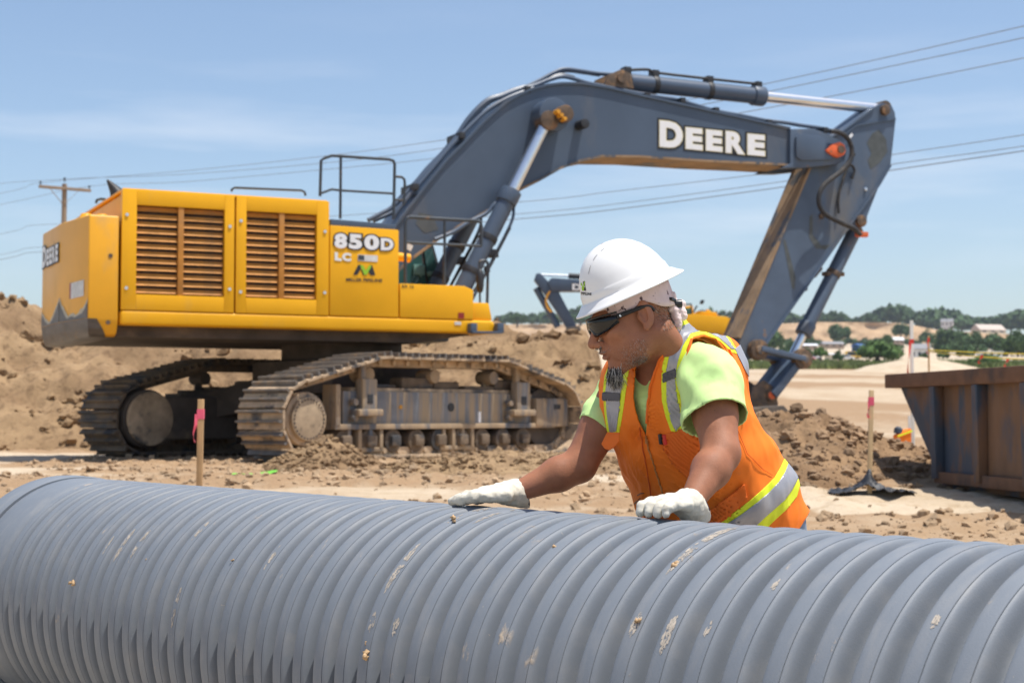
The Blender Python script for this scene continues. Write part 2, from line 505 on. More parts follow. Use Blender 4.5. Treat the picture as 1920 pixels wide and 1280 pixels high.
rows = np.concatenate([np.linspace(-60, 5, 20), np.linspace(5.5, 9, 14), np.linspace(9.05, 26, 270), np.linspace(26.3, 60, 70), np.linspace(62, 360, 60), np.linspace(370, 4000, 90)])
cols = np.linspace(-1, 1, 341)
cols = np.sign(cols) * (0.42 * np.abs(cols) + 0.58 * np.abs(cols) ** 5)
RY, CU = np.meshgrid(rows, cols, indexing='ij')
half = 9.0 + np.maximum(RY, 0) * 0.95
half = np.where(RY < 0, 60, half)
GX = CU * (half + 14)
GZ = terrain_rough(GX, RY)
V, F = grid_mesh(GX, RY, GZ)
ground = mobj('ground', V, F, M['sand'], smooth=180)
soil = sstep(0.38, 0.56, fbm(V[:, 0] * 0.35, V[:, 1] * 0.5, 3, 5)) * sstep(7.5, 10, V[:, 1]) * (1 - sstep(30, 60, V[:, 1]))
soil = np.maximum(soil, sstep(23.5, 25.5, V[:, 1]) * (1 - sstep(31, 34, V[:, 1])) * (V[:, 0] < 1.5))
soil = np.maximum(soil * np.where((V[:, 1] > 11.7) & (V[:, 1] < 13.4) & (V[:, 0] > 2.3), .12, 1), 0.9 * sstep(1.4, 2.0, V[:, 0]) * (1 - sstep(11.3, 11.8, V[:, 1])) * (V[:, 1] > 6))
far_streak = sstep(27, 34, V[:, 1]) * (1 - sstep(300, 340, V[:, 1])) * sstep(.46, .62, fbm(V[:, 0] * .10 + V[:, 1] * .03, V[:, 1] * .045, 5, 23, .6)) * .55 + .50 * sstep(27, 45, V[:, 1]) * (1 - sstep(300, 340, V[:, 1]))
soil = np.maximum(soil, far_streak)
at_ = ground.data.attributes.new('soil', 'FLOAT', 'POINT')
at_.data.foreach_set('value', soil.astype(np.float32))
tag(ground, 'pale sandy construction ground', kind='structure')

def mound(name, mat, x0, x1, y0, y1, hf, step, label, lump=0.25, lumpf=1.6, seed=0):
    nx, ny = int((x1 - x0) / step), int((y1 - y0) / step)
    X, Y = np.meshgrid(np.linspace(x0, x1, nx), np.linspace(y0, y1, ny), indexing='xy')
    h = hf(X, Y)
    if name == 'dirt_berm':                                # slumped ledges down the face
        h = h + np.clip(h / .4, 0, 1) * .085 * np.sin(h * 9.5 + 7 * fbm(X * .5, Y * .5, 3, 71)) * sstep(.35, .6, fbm(X * .35 + 9, Y * .35, 2, 72))
    k = np.clip(h / 0.5, 0, 1)
    n = lump * (fbm(X * lumpf, Y * lumpf, 5, seed, 0.55) - 0.5) * 2
    rid = np.abs(fbm(X * lumpf * 2.3, Y * lumpf * 2.3, 3, seed + 7) - 0.5) * lump * 1.6
    Z = terrain(X, Y) + h + k * (n - rid) - 0.06 * (h < 0.02)
    Xo = X + k * lump * 0.5 * (fbm(X * 2.2, Y * 2.2, 3, seed + 11) - 0.5)
    V, F = grid_mesh(Xo, Y, Z)
    o = mobj(name, V, F, mat, smooth=180)
    tag(o, label, kind='structure')
    return o, V

def interp_x(tab):
    xs, hs = np.array(tab).T
    return lambda x: np.interp(x, xs, hs)

# long spoil berm behind the excavator: crest heights read along its length at Y = 29
def px_x(px, Y): return (px - 960) / FPX * Y
CR = [(-260, 545), (-60, 552), (0, 556), (35, 552), (60, 570), (85, 590), (150, 596), (300, 600), (540, 612), (760, 610), (860, 600), (945, 603), (1000, 603), (1060, 604), (1100, 606), (1122, 640), (1140, 700), (1165, 800)]
crest = interp_x([(px_x(p, 29.0), CAMZ + (777 - y) / FPX * 29.0 - 0.60) for p, y in CR])
def berm_h(X, Y):
    c = np.maximum(crest(X + 0.15 * (fbm(X * 0.8, Y * 0.8, 2, 3) - .5)), 0)
    front = np.clip((Y - (29.0 - 1.75 * c)) / (1.75 * c + 1e-3), 0, 1)
    back = np.clip(((29.6 + 1.9 * c) - Y) / (1.9 * c + 1e-3), 0, 1)
    p = np.minimum(front, back)
    p = np.where(p < 1, p * (1 + 0.35 * (1 - p)), 1)
    return np.clip(p, 0, 1) * c
berm, BERMV = mound('dirt_berm', M['dirt'], px_x(-260, 29), px_x(1175, 29), 24.6, 34.5, berm_h, 0.075, 'long tan spoil berm behind the yellow excavator', 0.36, 1.15, 21)

PR = [(1240, 860), (1330, 800), (1400, 768), (1450, 758), (1500, 763), (1540, 770), (1590, 792), (1640, 812), (1700, 834), (1742, 850), (1790, 900)]
pcrest = interp_x([(px_x(p, 15.4), max(0, CAMZ + (777 - y) / FPX * 15.4 - 0.50)) for p, y in PR])
def pile_h(X, Y):
    c = pcrest(X)
    front = np.clip((Y - (15.4 - 2.1 * c - 0.35)) / (2.1 * c + 0.35), 0, 1)
    back = np.clip((17.2 - Y) / 1.6, 0, 1)
    return np.minimum(front, back) * c
pile, PILEV = mound('dirt_pile', M['dirt_dark'], px_x(1225, 15.4), px_x(1800, 15.4), 13.2, 17.6, pile_h, 0.04, 'brown cloddy dirt pile beside the rusty steel box', 0.22, 1.8, 31)

def heap_h(cx, cy, rx, ry, h):
    def f(X, Y):
        d = np.sqrt(((X - cx) / rx) ** 2 + ((Y - cy) / ry) ** 2)
        return h * np.clip(1 - d, 0, 1) ** 0.8
    return f
c = at(600, 862, 17.0)
_, HEAPV = mound('dirt_heap', M['dirt'], c.x - 1.0, c.x + 1.0, 16.2, 18.0, heap_h(c.x + .02, 17.1, .66, .75, .36), 0.022, 'small heap of loose dirt against the near track', 0.16, 4.0, 41)
c = at(985, 862, 16.0)
_, RIDGEV = mound('dirt_ridge', M['dirt'], c.x - 1.8, c.x + 2.2, 14.9, 17.6, heap_h(c.x, 16.3, 1.7, 1.1, .26), 0.03, 'low ridge of pushed up dirt along the near track', 0.20, 3.0, 51)
c = at(1732, 690, 210.0)
mound('sand_mound', M['sand'], c.x - 14, c.x + 16, 200, 226, heap_h(c.x, 212, 9.5, 9.0, 2.2), 0.5, 'pale sand mound at the far edge of the field', 0.25, 0.2, 61)

# loose clods: nobody could count them, so one joined mesh per kind
def clod_templates(n):
    out = []
    for k in range(n):
        bm = bmesh.new()
        bmesh.ops.create_icosphere(bm, subdivisions=1 if k > 2 else 2, radius=1.0)
        for v in bm.verts:
            q_ = v.co * 1.0
            v.co *= 0.78 + 0.55 * noise.noise(q_ * 1.6 + Vector((k * 7.1, 0, 0))) + 0.34 * (random.random() - .5)
            v.co.z *= 0.9
        V = np.array([v.co[:] for v in bm.verts]); F = np.array([[v.index for v in f.verts] for f in bm.faces])
        bm.free(); out.append((V, F))
    return out
CT = clod_templates(10)
def clods(name, pts, sizes, mat, label, sink=0.25):
    VV, FF, n = [], [], 0
    for (x, y, z), s in zip(pts, sizes):
        V, F = CT[random.randrange(10)]
        a = random.random() * 6.28
        R = np.array([[math.cos(a), -math.sin(a), 0], [math.sin(a), math.cos(a), 0], [0, 0, 1]])
        W = (V @ R.T) * (s * np.array([1, random.uniform(.6, 1), random.uniform(.6, 1)])) + [x, y, z + s * (0.45 - sink)]
        VV.append(W); FF.append(F + n); n += len(W)
    o = mobj(name, np.concatenate(VV), [tuple(f) for q in FF for f in q], mat, smooth=0)
    tag(o, label, kind='stuff')
    return o
N0 = 15000
X = RNG.uniform(-6, 8, N0 * 4); Y = 9.6 + 11.5 * RNG.random(N0 * 4) ** 1.15
dens = sstep(0.44, 0.60, fbm(X * 0.35, Y * 0.5, 3, 5)) * 0.9 + 0.025
dens = dens * np.where((Y > 11.8) & (Y < 13.4) & (X > 2.3), 0.08, 1)
dens = np.maximum(dens, 0.95 * ((Y < 11.7) & (X > 1.9)))
dens = np.maximum(dens, 0.75 * ((Y > 13.6) & (Y < 16.5) & (X > -0.9) & (X < 1.6)))
keep = RNG.random(N0 * 4) < dens
X, Y = X[keep][:N0], Y[keep][:N0]
S = 0.007 + 0.058 * RNG.random(len(X)) ** 6
clods('dirt_clods', np.stack([X, Y, terrain_rough(X, Y)], 1), S, M['clod'], 'loose dirt clods scattered over the sandy ground')
def on_mound(V, n, lo, hi, pw, name, mat, label, thr=.44):
    PV = V[RNG.choice(len(V), n)]
    ok = (PV[:, 2] - terrain(PV[:, 0], PV[:, 1]) > 0.03) & (fbm(PV[:, 0] * 1.1, PV[:, 1] * 1.1 + PV[:, 2], 3, 91) > thr + .12 * RNG.random(n))
    clods(name, PV[ok] + RNG.normal(size=(ok.sum(), 3)) * .01, lo + hi * RNG.random(ok.sum()) ** pw, mat, label)
on_mound(BERMV, 9000, .010, .19, 7, 'berm_clods', M['dirt'], 'clods and lumps lying on the long spoil berm')
on_mound(HEAPV, 2200, .008, .06, 4, 'heap_clods', M['dirt'], 'clods on the small heap against the near track', .2)
on_mound(RIDGEV, 3600, .008, .06, 4, 'ridge_clods', M['dirt'], 'clods on the low dirt ridge along the near track', .3)
ii = RNG.choice(len(PILEV), 4600)
PV = PILEV[ii]
ok = PV[:, 2] - terrain(PV[:, 0], PV[:, 1]) > 0.02
clods('pile_clods', PV[ok], 0.009 + 0.075 * RNG.random(ok.sum()) ** 5.5, M['clod_dark'], 'damp clods lying on the brown dirt pile')

# ------------------------------------------------------------------ far hillside with its quarry face
def far_z(px, py, Y): return CAMZ + (777 - py) / FPX * Y
xs = np.linspace(px_x(900, 1350), px_x(2300, 1350), 300)
tops = np.interp(xs, [px_x(p, 1350) for p in (900, 1440, 1540, 1700, 1765, 1830, 1920, 2300)], [far_z(0, y, 1350) for y in (606, 606, 602, 604, 616, 621, 626, 628)])
R_ = []
base = terrain(xs, 1338 + 0 * xs) - 3.0
for k in range(15):
    t = k / 14
    yy = 1338 + 24 * t + 16 * (fbm(xs * 0.05, np.full_like(xs, t * 3.0), 4, 77) - .5)
    R_.append((yy, base + (tops - base) * t))
for yy, dz in ((1380, .6), (1440, 2.0), (1620, 6.0), (1900, 9.0), (2300, 14.0), (4000, 20.0)):
    R_.append((np.full_like(xs, yy), tops + dz))
V, F = grid_mesh(np.tile(xs, (len(R_), 1)), np.stack([a for a, b in R_]), np.stack([b for a, b in R_]))
tag(mobj('quarry_cliff', V, F, M['cliff'], smooth=180), 'bare tan quarry face along the far hillside', kind='structure')

# ------------------------------------------------------------------ trees: a trunk and a crown of leaf clumps
M['leaf'] = pmat('tree_leaves', (0.060, 0.105, 0.036), 0.75, var=0.45, scale=0.9, spec=0.2)
M['leaf_bright'] = pmat('bright_tree_leaves', (0.095, 0.165, 0.040), 0.75, var=0.4, scale=0.9, spec=0.2)
M['bark'] = pmat('tree_bark', (0.09, 0.065, 0.045), 0.9, var=0.3, scale=6)
M['grass'] = pmat('field_grass', (0.17, 0.21, 0.06), 0.85, var=0.35, scale=0.7)

def crown_arrays(rx, rz, n_clump, n_leaf, leaf, seed):
    r = np.random.default_rng(seed)
    VV, FF, n = [], [], 0
    for k in range(n_clump):
        d = r.normal(size=3); d /= np.linalg.norm(d)
        d[2] = abs(d[2]) * 1.15 - 0.32
        c = d * r.uniform(.35, .80) * [rx, rx, rz]
        cr = r.uniform(.26, .46) * min(rx, rz)
        for j in range(n_leaf):
            q = r.normal(size=3); q /= np.linalg.norm(q)
            p = c + q * cr * r.uniform(.55, 1.05)
            a = r.normal(size=3); a -= a.dot(q) * q * 0.55; a /= np.linalg.norm(a)
            b = np.cross(a, q); b /= (np.linalg.norm(b) + 1e-9)
            s = leaf * r.uniform(.6, 1.3)
            VV += [p - a * s, p + b * s * .6, p + a * s, p - b * s * .6]
            FF.append((n, n + 1, n + 2, n + 3)); n += 4
    return np.array(VV), FF
CROWNS = {}
for kind, mat in (('dark', M['leaf']), ('bright', M['leaf_bright'])):
    for k in range(4):
        V, F = crown_arrays(1.0, 0.9, 26 + 4 * k, 60, 0.105, 100 + k + (50 if kind == 'bright' else 0))
        me = mesh_from('crown', V, F, 0); me.materials.append(mat)
        CROWNS[kind, k] = me
mbt = MB(); mbt.cyl((0, 0, -1.2), (0, 0, 0.25), 0.11, 0.05, 8)
for a in range(4):
    mbt.cyl((0, 0, -0.35), (0.5 * math.cos(a * 1.6), 0.5 * math.sin(a * 1.6), 0.25), 0.045, 0.015, 6)
tmp = mbt.build('trunk', M['bark']); TRUNK = tmp.data; bpy.data.objects.remove(tmp)
def tree(px, py, wpx, hpx, Y, kind, label, group, bush=False):
    c = at(px, py, Y)
    Y = Y * 3.0
    c = at(px, py, Y)
    rx, rz = wpx / FPX * Y / 2 / 0.84, hpx / FPX * Y / 2 / 0.74
    o = empty('bush' if bush else 'tree', (c.x, Y, c.z - rz * 1.1), random.random() * 6)
    tag(o, label, 'bush' if bush else 'tree', group)
    cr = link('crown', CROWNS[kind, random.randrange(4)], None, o)
    cr.scale = (rx, rx, rz); cr.location = (0, 0, rz * 1.1)
    tr = link('trunk', TRUNK, None, o)
    tr.scale = (rx, rx, rz); tr.location = (0, 0, rz * 1.1)
    return o
G1, G2 = 'trees around the distant houses', 'bushes along the far edge of the field'
TREES = [
 (1574, 627, 46, 36, 330, 'dark', 'dark round tree in front of the quarry face, just left of the bright green bush', G1, 0),
 (1645, 660, 86, 44, 120, 'bright', 'broad bright green bush in front of the small houses', G2, 1),
 (1689, 621, 32, 30, 360, 'dark', 'dark tree just left of the tall white lath, against the quarry face', G1, 0),
 (1738, 634, 30, 30, 330, 'dark', 'dark tree behind the red flag on the thin post', G1, 0),
 (1780, 645, 66, 62, 240, 'dark', 'large dark green tree right of the thin post with the red flag', G1, 0),
 (1450, 640, 44, 42, 210, 'dark', 'dark green tree left of the bucket cylinder rod, low beside the arm', G1, 0),
 (1514, 640, 26, 28, 300, 'dark', 'small dark tree right of the bucket cylinder gland', G1, 0),
 (1572, 668, 19, 23, 112, 'dark', 'small upright dark bush between the parked cars', G2, 1),
 (1512, 663, 28, 22, 114, 'dark', 'low bush just right of the bucket cylinder rod end', G2, 1),
 (1539, 661, 26, 24, 118, 'bright', 'mid green bush under the long white roof', G2, 1),
 (1845, 676, 60, 24, 110, 'bright', 'low bright bush behind the rim of the rusty box, under the white trailer', G2, 1),
 (1826, 640, 34, 36, 230, 'dark', 'dark tree left of the tan barn', G1, 0),
 (1868, 643, 50, 34, 230, 'dark', 'wide dark tree below the tan barn', G1, 0),
 (1908, 650, 50, 60, 170, 'dark', 'big dark tree cut by the right edge of the photo', G1, 0),
 (1803, 602, 34, 28, 520, 'dark', 'tall dark tree on the ridge right of the white house', G1, 0),
 (1895, 604, 30, 32, 520, 'dark', 'tall dark tree on the ridge above the tan barn', G1, 0),
 (1755, 606, 26, 24, 520, 'bright', 'brighter green tree on the ridge left of the white house', G1, 0),
 (1480, 655, 30, 26, 200, 'dark', 'dark bush behind the polished bucket cylinder rod', G2, 1),
 (1660, 640, 30, 24, 200, 'dark', 'dark tree right behind the bright green bush', G1, 0),
 (1730, 672, 22, 20, 112, 'dark', 'small dark bush below the white house, between two laths', G2, 1),
 (970, 598, 34, 20, 400, 'dark', 'dark tree above the berm at the front of the excavator platform', G1, 0),
 (1088, 597, 40, 18, 400, 'dark', 'dark tree behind the far excavator arm, left of the hard hat', G1, 0),
]
for t in TREES: tree(*t[:8], bush=bool(t[8]))
# the wood along the ridge reads as one mass
VV, FF, n = [], [], 0
for k in range(330):
    p = RNG.uniform(930, 2000)
    if k < 230: p = 930 + (k + RNG.random()) * 1070 / 230
    Y = RNG.uniform(1500, 1850)
    topy = 586 + 5 * math.sin(p * 0.021) + 4 * math.sin(p * 0.055 + 1) + RNG.uniform(-3, 7) - (4 if 1640 < p < 1700 else 0) + (p > 1740) * 3 - (p > 1890) * 4
    boty = 609 + (p > 1740) * 12
    V, F = crown_arrays(1, 0.9, 9, 16, 0.27, 500 + k)
    rz = (boty - topy) / FPX * Y / 2 * 1.25; rx = rz * RNG.uniform(.9, 1.5)
    c = at(p, (boty + topy) / 2, Y)
    VV.append(V * [rx, rx, rz * 1.2] + [c.x, c.y, c.z]); FF += [tuple(i + n for i in f) for f in F]; n += len(V)
tag(mobj('ridge_wood', np.concatenate(VV), FF, M['leaf'], smooth=0), 'dark green wood along the far ridge', kind='stuff')
# shrubs and trees of the valley floor between the houses: a belt nobody could count
VV, FF, n = [], [], 0
for k in range(270):
    p = RNG.uniform(1395, 2010); py = RNG.uniform(630, 668)
    if 1690 < p < 1760 and py > 640: continue
    if 1490 < p < 1630 and 644 < py < 664: continue
    if 1820 < p < 1890 and py < 640: continue
    Y = 420 + (668 - py) / 38 * 760
    hh = RNG.uniform(10, 20) * (1.3 if p > 1760 else 1)
    V, F = crown_arrays(1, 0.8, 12, 22, 0.22, 900 + k)
    rz = hh / FPX * Y / 2; rx = rz * RNG.uniform(1.0, 1.9)
    x = px_x(p, Y)
    V = V * [rx, rx, rz * 1.2] + [x, Y, float(terrain(x, Y)) + rz * .8]
    VV.append(V); FF += [tuple(i + n for i in f) for f in F]; n += len(V)
tag(mobj('valley_shrubs', np.concatenate(VV), FF, M['leaf'], smooth=0), 'belt of dark shrubs and trees filling the valley between the houses', kind='stuff')
# grass strip at the end of the field
VV, FF, n = [], [], 0
for k in range(14000):
    Y = RNG.uniform(262, 385); x = px_x(RNG.uniform(1380, 1980), Y)
    z = float(terrain(x, Y)); h = RNG.uniform(.4, 1.5); a = RNG.uniform(0, 3.14); wd = RNG.uniform(.3, .8)
    VV += [(x - wd * math.cos(a), Y - wd * math.sin(a), z - .1), (x + wd * math.cos(a), Y + wd * math.sin(a), z - .1), (x + RNG.uniform(-.2, .2), Y, z + h)]
    FF.append((n, n + 1, n + 2)); n += 3
tag(mobj('field_grass', np.array(VV), FF, M['grass'], smooth=0), 'strip of rough grass at the far edge of the sandy field', kind='stuff')

# ------------------------------------------------------------------ far buildings and cars
M['wall_white'] = pmat('white_siding', (0.72, 0.72, 0.70), 0.6, var=0.06, scale=0.6)
M['wall_cream'] = pmat('cream_siding', (0.62, 0.56, 0.42), 0.7, var=0.08, scale=0.6)
M['wall_tan'] = pmat('tan_siding', (0.40, 0.30, 0.22), 0.7, var=0.1, scale=0.6)
M['roof_tan'] = pmat('tan_metal_roof', (0.52, 0.43, 0.36), 0.5, var=0.06, scale=0.8)
M['roof_grey'] = pmat('grey_shingle_roof', (0.26, 0.26, 0.27), 0.8, var=0.12, scale=0.8)
M['roof_white'] = pmat('white_metal_roof', (0.75, 0.76, 0.78), 0.4, var=0.05, scale=0.8)
M['tarp'] = pmat('blue_tarp_cover', (0.04, 0.12, 0.36), 0.6, var=0.15, scale=1)
M['pane'] = pmat('dark_window_pane', (0.03, 0.04, 0.05), 0.1, var=0.1, scale=1)
def house(px, py_base, wpx, hpx, Y, wall, roof, label, gable=0.45, rz=0.25, cat='house', name='house', windows=3):
    Y = Y * 3.0 if Y > 126 else Y * 3.3
    c = at(px, py_base, Y)
    W, H = wpx / FPX * Y, hpx / FPX * Y
    Dp = max(W * 0.5, 4.0)
    o = empty(name, (c.x, Y, c.z - 0.02), rz)
    tag(o, label, cat)
    hw = H * (1 - gable)
    m = MB(); m.span((-W / 2, -Dp / 2, -5), (W / 2, Dp / 2, hw)).build('wall', M[wall], o)
    m = MB(); e = 0.35
    m.prism([(-Dp / 2 - e, hw), (Dp / 2 + e, hw), (Dp / 2 + e, hw + .15), (0, H), (-Dp / 2 - e, hw + .15)], lambda u, v, t: (t, u, v), -W / 2 - e, W / 2 + e)
    m.build('roof', M[roof], o)
    for k in range(windows):
        x = -W / 2 + W * (k + .5) / windows
        MB().span((x - W * .07, -Dp / 2 - .06, hw * .42), (x + W * .07, -Dp / 2 + .02, hw * .78)).build('window', M['pane'], o)
    return o
house(1680, 646, 26, 14, 300, 'wall_tan', 'roof_white', 'small house with a white roof left of the tall white lath', .4)
house(1725, 676, 34, 32, 150, 'wall_white', 'roof_grey', 'white two storey house with grey roof between the tall lath and the thin post', .35, -.3)
house(1853, 626, 58, 18, 470, 'wall_cream', 'roof_tan', 'long tan roofed barn with a cream gable on the far slope', .62, .35, 'barn', 'barn')
house(1776, 613, 22, 16, 500, 'wall_white', 'roof_grey', 'white house on the ridge above the right end of the quarry face', .4, -.4)
house(1855, 672, 40, 13, 140, 'wall_white', 'roof_white', 'flat white trailer behind the rusty box rim', .1, .05, 'trailer', 'trailer')
house(1514, 653, 34, 9, 250, 'wall_tan', 'roof_white', 'long low building with a white roof right of the bucket cylinder rod', .45, .1, 'shed', 'shed')
house(1560, 652, 40, 12, 270, 'wall_tan', 'roof_grey', 'low brown shed left of the blue cover', .45, .15, 'shed', 'shed')
house(1868, 645, 18, 12, 260, 'wall_white', 'roof_grey', 'little pale house among the dark trees at the right', .45, .3)
house(1557, 676, 12, 14, 125, 'wall_cream', 'roof_white', 'small cream kiosk at the end of the field', .25, .2, 'kiosk', 'kiosk', 1)
o = house(1610, 660, 14, 16, 160, 'tarp', 'tarp', 'blue covered stack beside the bright green bush', .3, .4, 'covered stack', 'covered_stack', 0)
M['car_red'] = pmat('red_car_paint', (0.42, 0.03, 0.03), 0.3, var=0.05, scale=1, coat=.5)
M['car_white'] = pmat('white_car_paint', (0.72, 0.73, 0.75), 0.3, var=0.04, scale=1, coat=.5)
M['car_yellow'] = pmat('yellow_van_paint', (0.70, 0.42, 0.03), 0.35, var=0.05, scale=1, coat=.5)
def car(px, py, Y, paint, label, rz, long=4.4, tall=1.45, cat='car'):
    Y = 400.0 + (Y - 116) * 3
    x = px_x(px, Y)
    o = empty('parked_car', (x, Y, float(terrain(x, Y)) + .5), rz)
    tag(o, label, cat, 'cars parked beyond the field')
    m = MB(); L = long / 2
    m.prism([(-L, .35), (L, .35), (L, .8), (L * .55, .9), (L * .25, tall), (-L * .6, tall), (-L * .9, .95), (-L, .85)], lambda u, v, t: (u, t, v), -.88, .88)
    m.build('body', M[paint], o, 0.06)
    m = MB(); m.prism([(L * .46, .93), (L * .22, tall - .1), (-L * .55, tall - .1), (-L * .8, .95)], lambda u, v, t: (u, t, v), -.9, .9).build('window', M['pane'], o)
    for x in (-L * .62, L * .62):
        for y in (-.8, .8):
            MB().cyl((x, y - .1, .33), (x, y + .1, .33), .33, None, 12).build('wheel', M['rubber'], o)
car(1513, 680, 116, 'car_red', 'small red car right of the bucket cylinder rod end', .5)
car(1526, 682, 118, 'car_white', 'white car parked beside the red car', -.3)
car(1586, 680, 118, 'car_white', 'silver white car right of the small upright bush', .2)
car(1597, 674, 126, 'car_yellow', 'yellow van left of the bright green bush', .15, 5.0, 2.1, 'van')

# ------------------------------------------------------------------ corrugated drainage pipe
PYAW = math.radians(40.414)
PR_, PITCH = 0.4346, 0.09747
PAX = Vector((-math.sin(PYAW), math.cos(PYAW), 0))      # along the pipe, away from the camera
PN = Vector((math.cos(PYAW), math.sin(PYAW), 0))        # to its far side
PO = Vector((0, 4.0725, 0.4346 + 0.0))
pipe = empty('drainage_pipe', (PO.x, PO.y, PO.z), math.pi / 2 + PYAW)
tag(pipe, 'huge grey corrugated plastic drainage pipe lying across the foreground', 'pipe')

def pipe_material():
    m = bpy.data.materials.new('grey_pipe_plastic')
    m.use_nodes = True
    N, L = m.node_tree.nodes, m.node_tree.links
    b = N['Principled BSDF']
    b.inputs['Specular IOR Level'].default_value = 0.28
    tcn = N.new('ShaderNodeTexCoord'); oi = N.new('ShaderNodeObjectInfo')
    sp = N.new('ShaderNodeSeparateXYZ'); L.new(tcn.outputs['Object'], sp.inputs[0])
    an = N.new('ShaderNodeMath'); an.operation = 'ARCTAN2'
    L.new(sp.outputs['Y'], an.inputs[0]); L.new(sp.outputs['Z'], an.inputs[1])
    sh = N.new('ShaderNodeMath'); sh.operation = 'MULTIPLY'; sh.inputs[1].default_value = 61.0
    L.new(oi.outputs['Random'], sh.inputs[0])
    cy = N.new('ShaderNodeCombineXYZ')           # (along, around, per-rib shift)
    L.new(sp.outputs['X'], cy.inputs[0]); L.new(an.outputs[0], cy.inputs[1]); L.new(sh.outputs[0], cy.inputs[2])
    def nz(scale, st, detail=6, rough=.6):
        mpn = N.new('ShaderNodeMapping'); mpn.inputs['Scale'].default_value = st
        L.new(cy.outputs[0], mpn.inputs['Vector'])
        t = N.new('ShaderNodeTexNoise'); t.inputs['Scale'].default_value = scale
        t.inputs['Detail'].default_value = detail; t.inputs['Roughness'].default_value = rough
        L.new(mpn.outputs[0], t.inputs['Vector']); return t.outputs['Fac']
    def ramp(f, a, b_):
        r = N.new('ShaderNodeMapRange'); r.inputs['From Min'].default_value = a; r.inputs['From Max'].default_value = b_
        L.new(f, r.inputs['Value']); return r.outputs[0]
    def mul(a, b_):
        x = N.new('ShaderNodeMath'); x.operation = 'MULTIPLY'
        L.new(a, x.inputs[0])
        if hasattr(b_, 'links'): L.new(b_, x.inputs[1])
        else: x.inputs[1].default_value = b_
        return x.outputs[0]
    base = N.new('ShaderNodeValToRGB')
    base.color_ramp.elements[0].position, base.color_ramp.elements[0].color = 0.32, (0.180, 0.202, 0.232, 1)
    base.color_ramp.elements[1].position, base.color_ramp.elements[1].color = 0.70, (0.200, 0.222, 0.252, 1)
    L.new(nz(2.2, (3, 1.2, 1)), base.inputs['Fac'])
    # dust film, then smears rubbed on along the crowns of the ribs
    r2 = N.new('ShaderNodeVectorMath'); r2.operation = 'LENGTH'
    yz = N.new('ShaderNodeCombineXYZ'); L.new(sp.outputs['Y'], yz.inputs[1]); L.new(sp.outputs['Z'], yz.inputs[2])
    L.new(yz.outputs[0], r2.inputs[0])
    crown = ramp(r2.outputs['Value'], PR_ - 0.014, PR_ - 0.004)
    dust = mul(ramp(nz(5.0, (6, 0.8, 1), 8), 0.48, 0.78), 0.16)
    m1 = N.new('ShaderNodeMixRGB'); m1.inputs['Color2'].default_value = (0.50, 0.45, 0.38, 1)
    L.new(dust, m1.inputs['Fac']); L.new(base.outputs['Color'], m1.inputs['Color1'])
    smear = mul(ramp(nz(2.6, (5, 1.0, 1), 9, .68), 0.635, 0.72), crown)
    m2 = N.new('ShaderNodeMixRGB'); m2.inputs['Color2'].default_value = (0.58, 0.46, 0.33, 1)
    L.new(mul(smear, 0.85), m2.inputs['Fac']); L.new(m1.outputs['Color'], m2.inputs['Color1'])
    spk = mul(ramp(nz(75.0, (1.6, .55, 1), 4), 0.71, 0.76), ramp(nz(1.5, (2, 1, 1), 3), 0.45, 0.62))
    m3 = N.new('ShaderNodeMixRGB'); m3.inputs['Color2'].default_value = (0.60, 0.50, 0.38, 1)
    L.new(mul(spk, 0.7), m3.inputs['Fac']); L.new(m2.outputs['Color'], m3.inputs['Color1'])
    L.new(m3.outputs['Color'], b.inputs['Base Color'])
    ro = N.new('ShaderNodeMapRange'); ro.inputs['To Min'].default_value = 0.55; ro.inputs['To Max'].default_value = 0.9
    L.new(smear, ro.inputs['Value']); L.new(ro.outputs[0], b.inputs['Roughness'])
    bn = N.new('ShaderNodeBump'); bn.inputs['Strength'].default_value = 0.35; bn.inputs['Distance'].default_value = 0.0012
    t = N.new('ShaderNodeTexNoise'); t.inputs['Scale'].default_value = 330; t.inputs['Detail'].default_value = 2
    L.new(tcn.outputs['Object'], t.inputs['Vector'])
    bn2 = N.new('ShaderNodeBump'); bn2.inputs['Strength'].default_value = 0.5; bn2.inputs['Distance'].default_value = 0.004
    L.new(smear, bn2.inputs['Height']); L.new(bn2.outputs[0], bn.inputs['Normal'])
    L.new(t.outputs['Fac'], bn.inputs['Height']); L.new(bn.outputs[0], b.inputs['Normal'])
    return m
M['pipe'] = pipe_material()

def ring_mesh(name, prof, seg=160):
    V, F = [], []
    n = len(prof)
    for k in range(seg):
        a = 2 * math.pi * k / seg
        for u, r in prof:
            V.append((u, r * math.sin(a), r * math.cos(a)))
    for k in range(seg):
        k2 = (k + 1) % seg
        F += [(k * n + i, k * n + i + 1, k2 * n + i + 1, k2 * n + i) for i in range(n - 1)]
    return mesh_from(name, V, F, 55)
h = PITCH / 2
prof = [(-h, -.057), (-.0400, -.0565), (-.0340, -.0540), (-.0300, -.0490), (-.0272, -.0420), (-.0250, -.0340), (-.0230, -.0255), (-.0208, -.0180), (-.0182, -.0118),
        (-.0155, -.0076), (-.0125, -.0050), (-.0098, -.0036), (-.0096, -.0080), (-.0078, -.0078), (-.0076, -.0032), (0, -.0019), (.0080, -.0010), (.0180, -.0003),
        (.0255, -.0001), (.0280, -.0012), (.0300, -.0062), (.0325, -.0220), (.0345, -.0380), (.0370, -.0500), (.0410, -.0558), (h, -.057)]
rib_me = ring_mesh('rib', [(u, PR_ + d) for u, d in prof])
s0 = 1.9374 - 0.029
k = 4
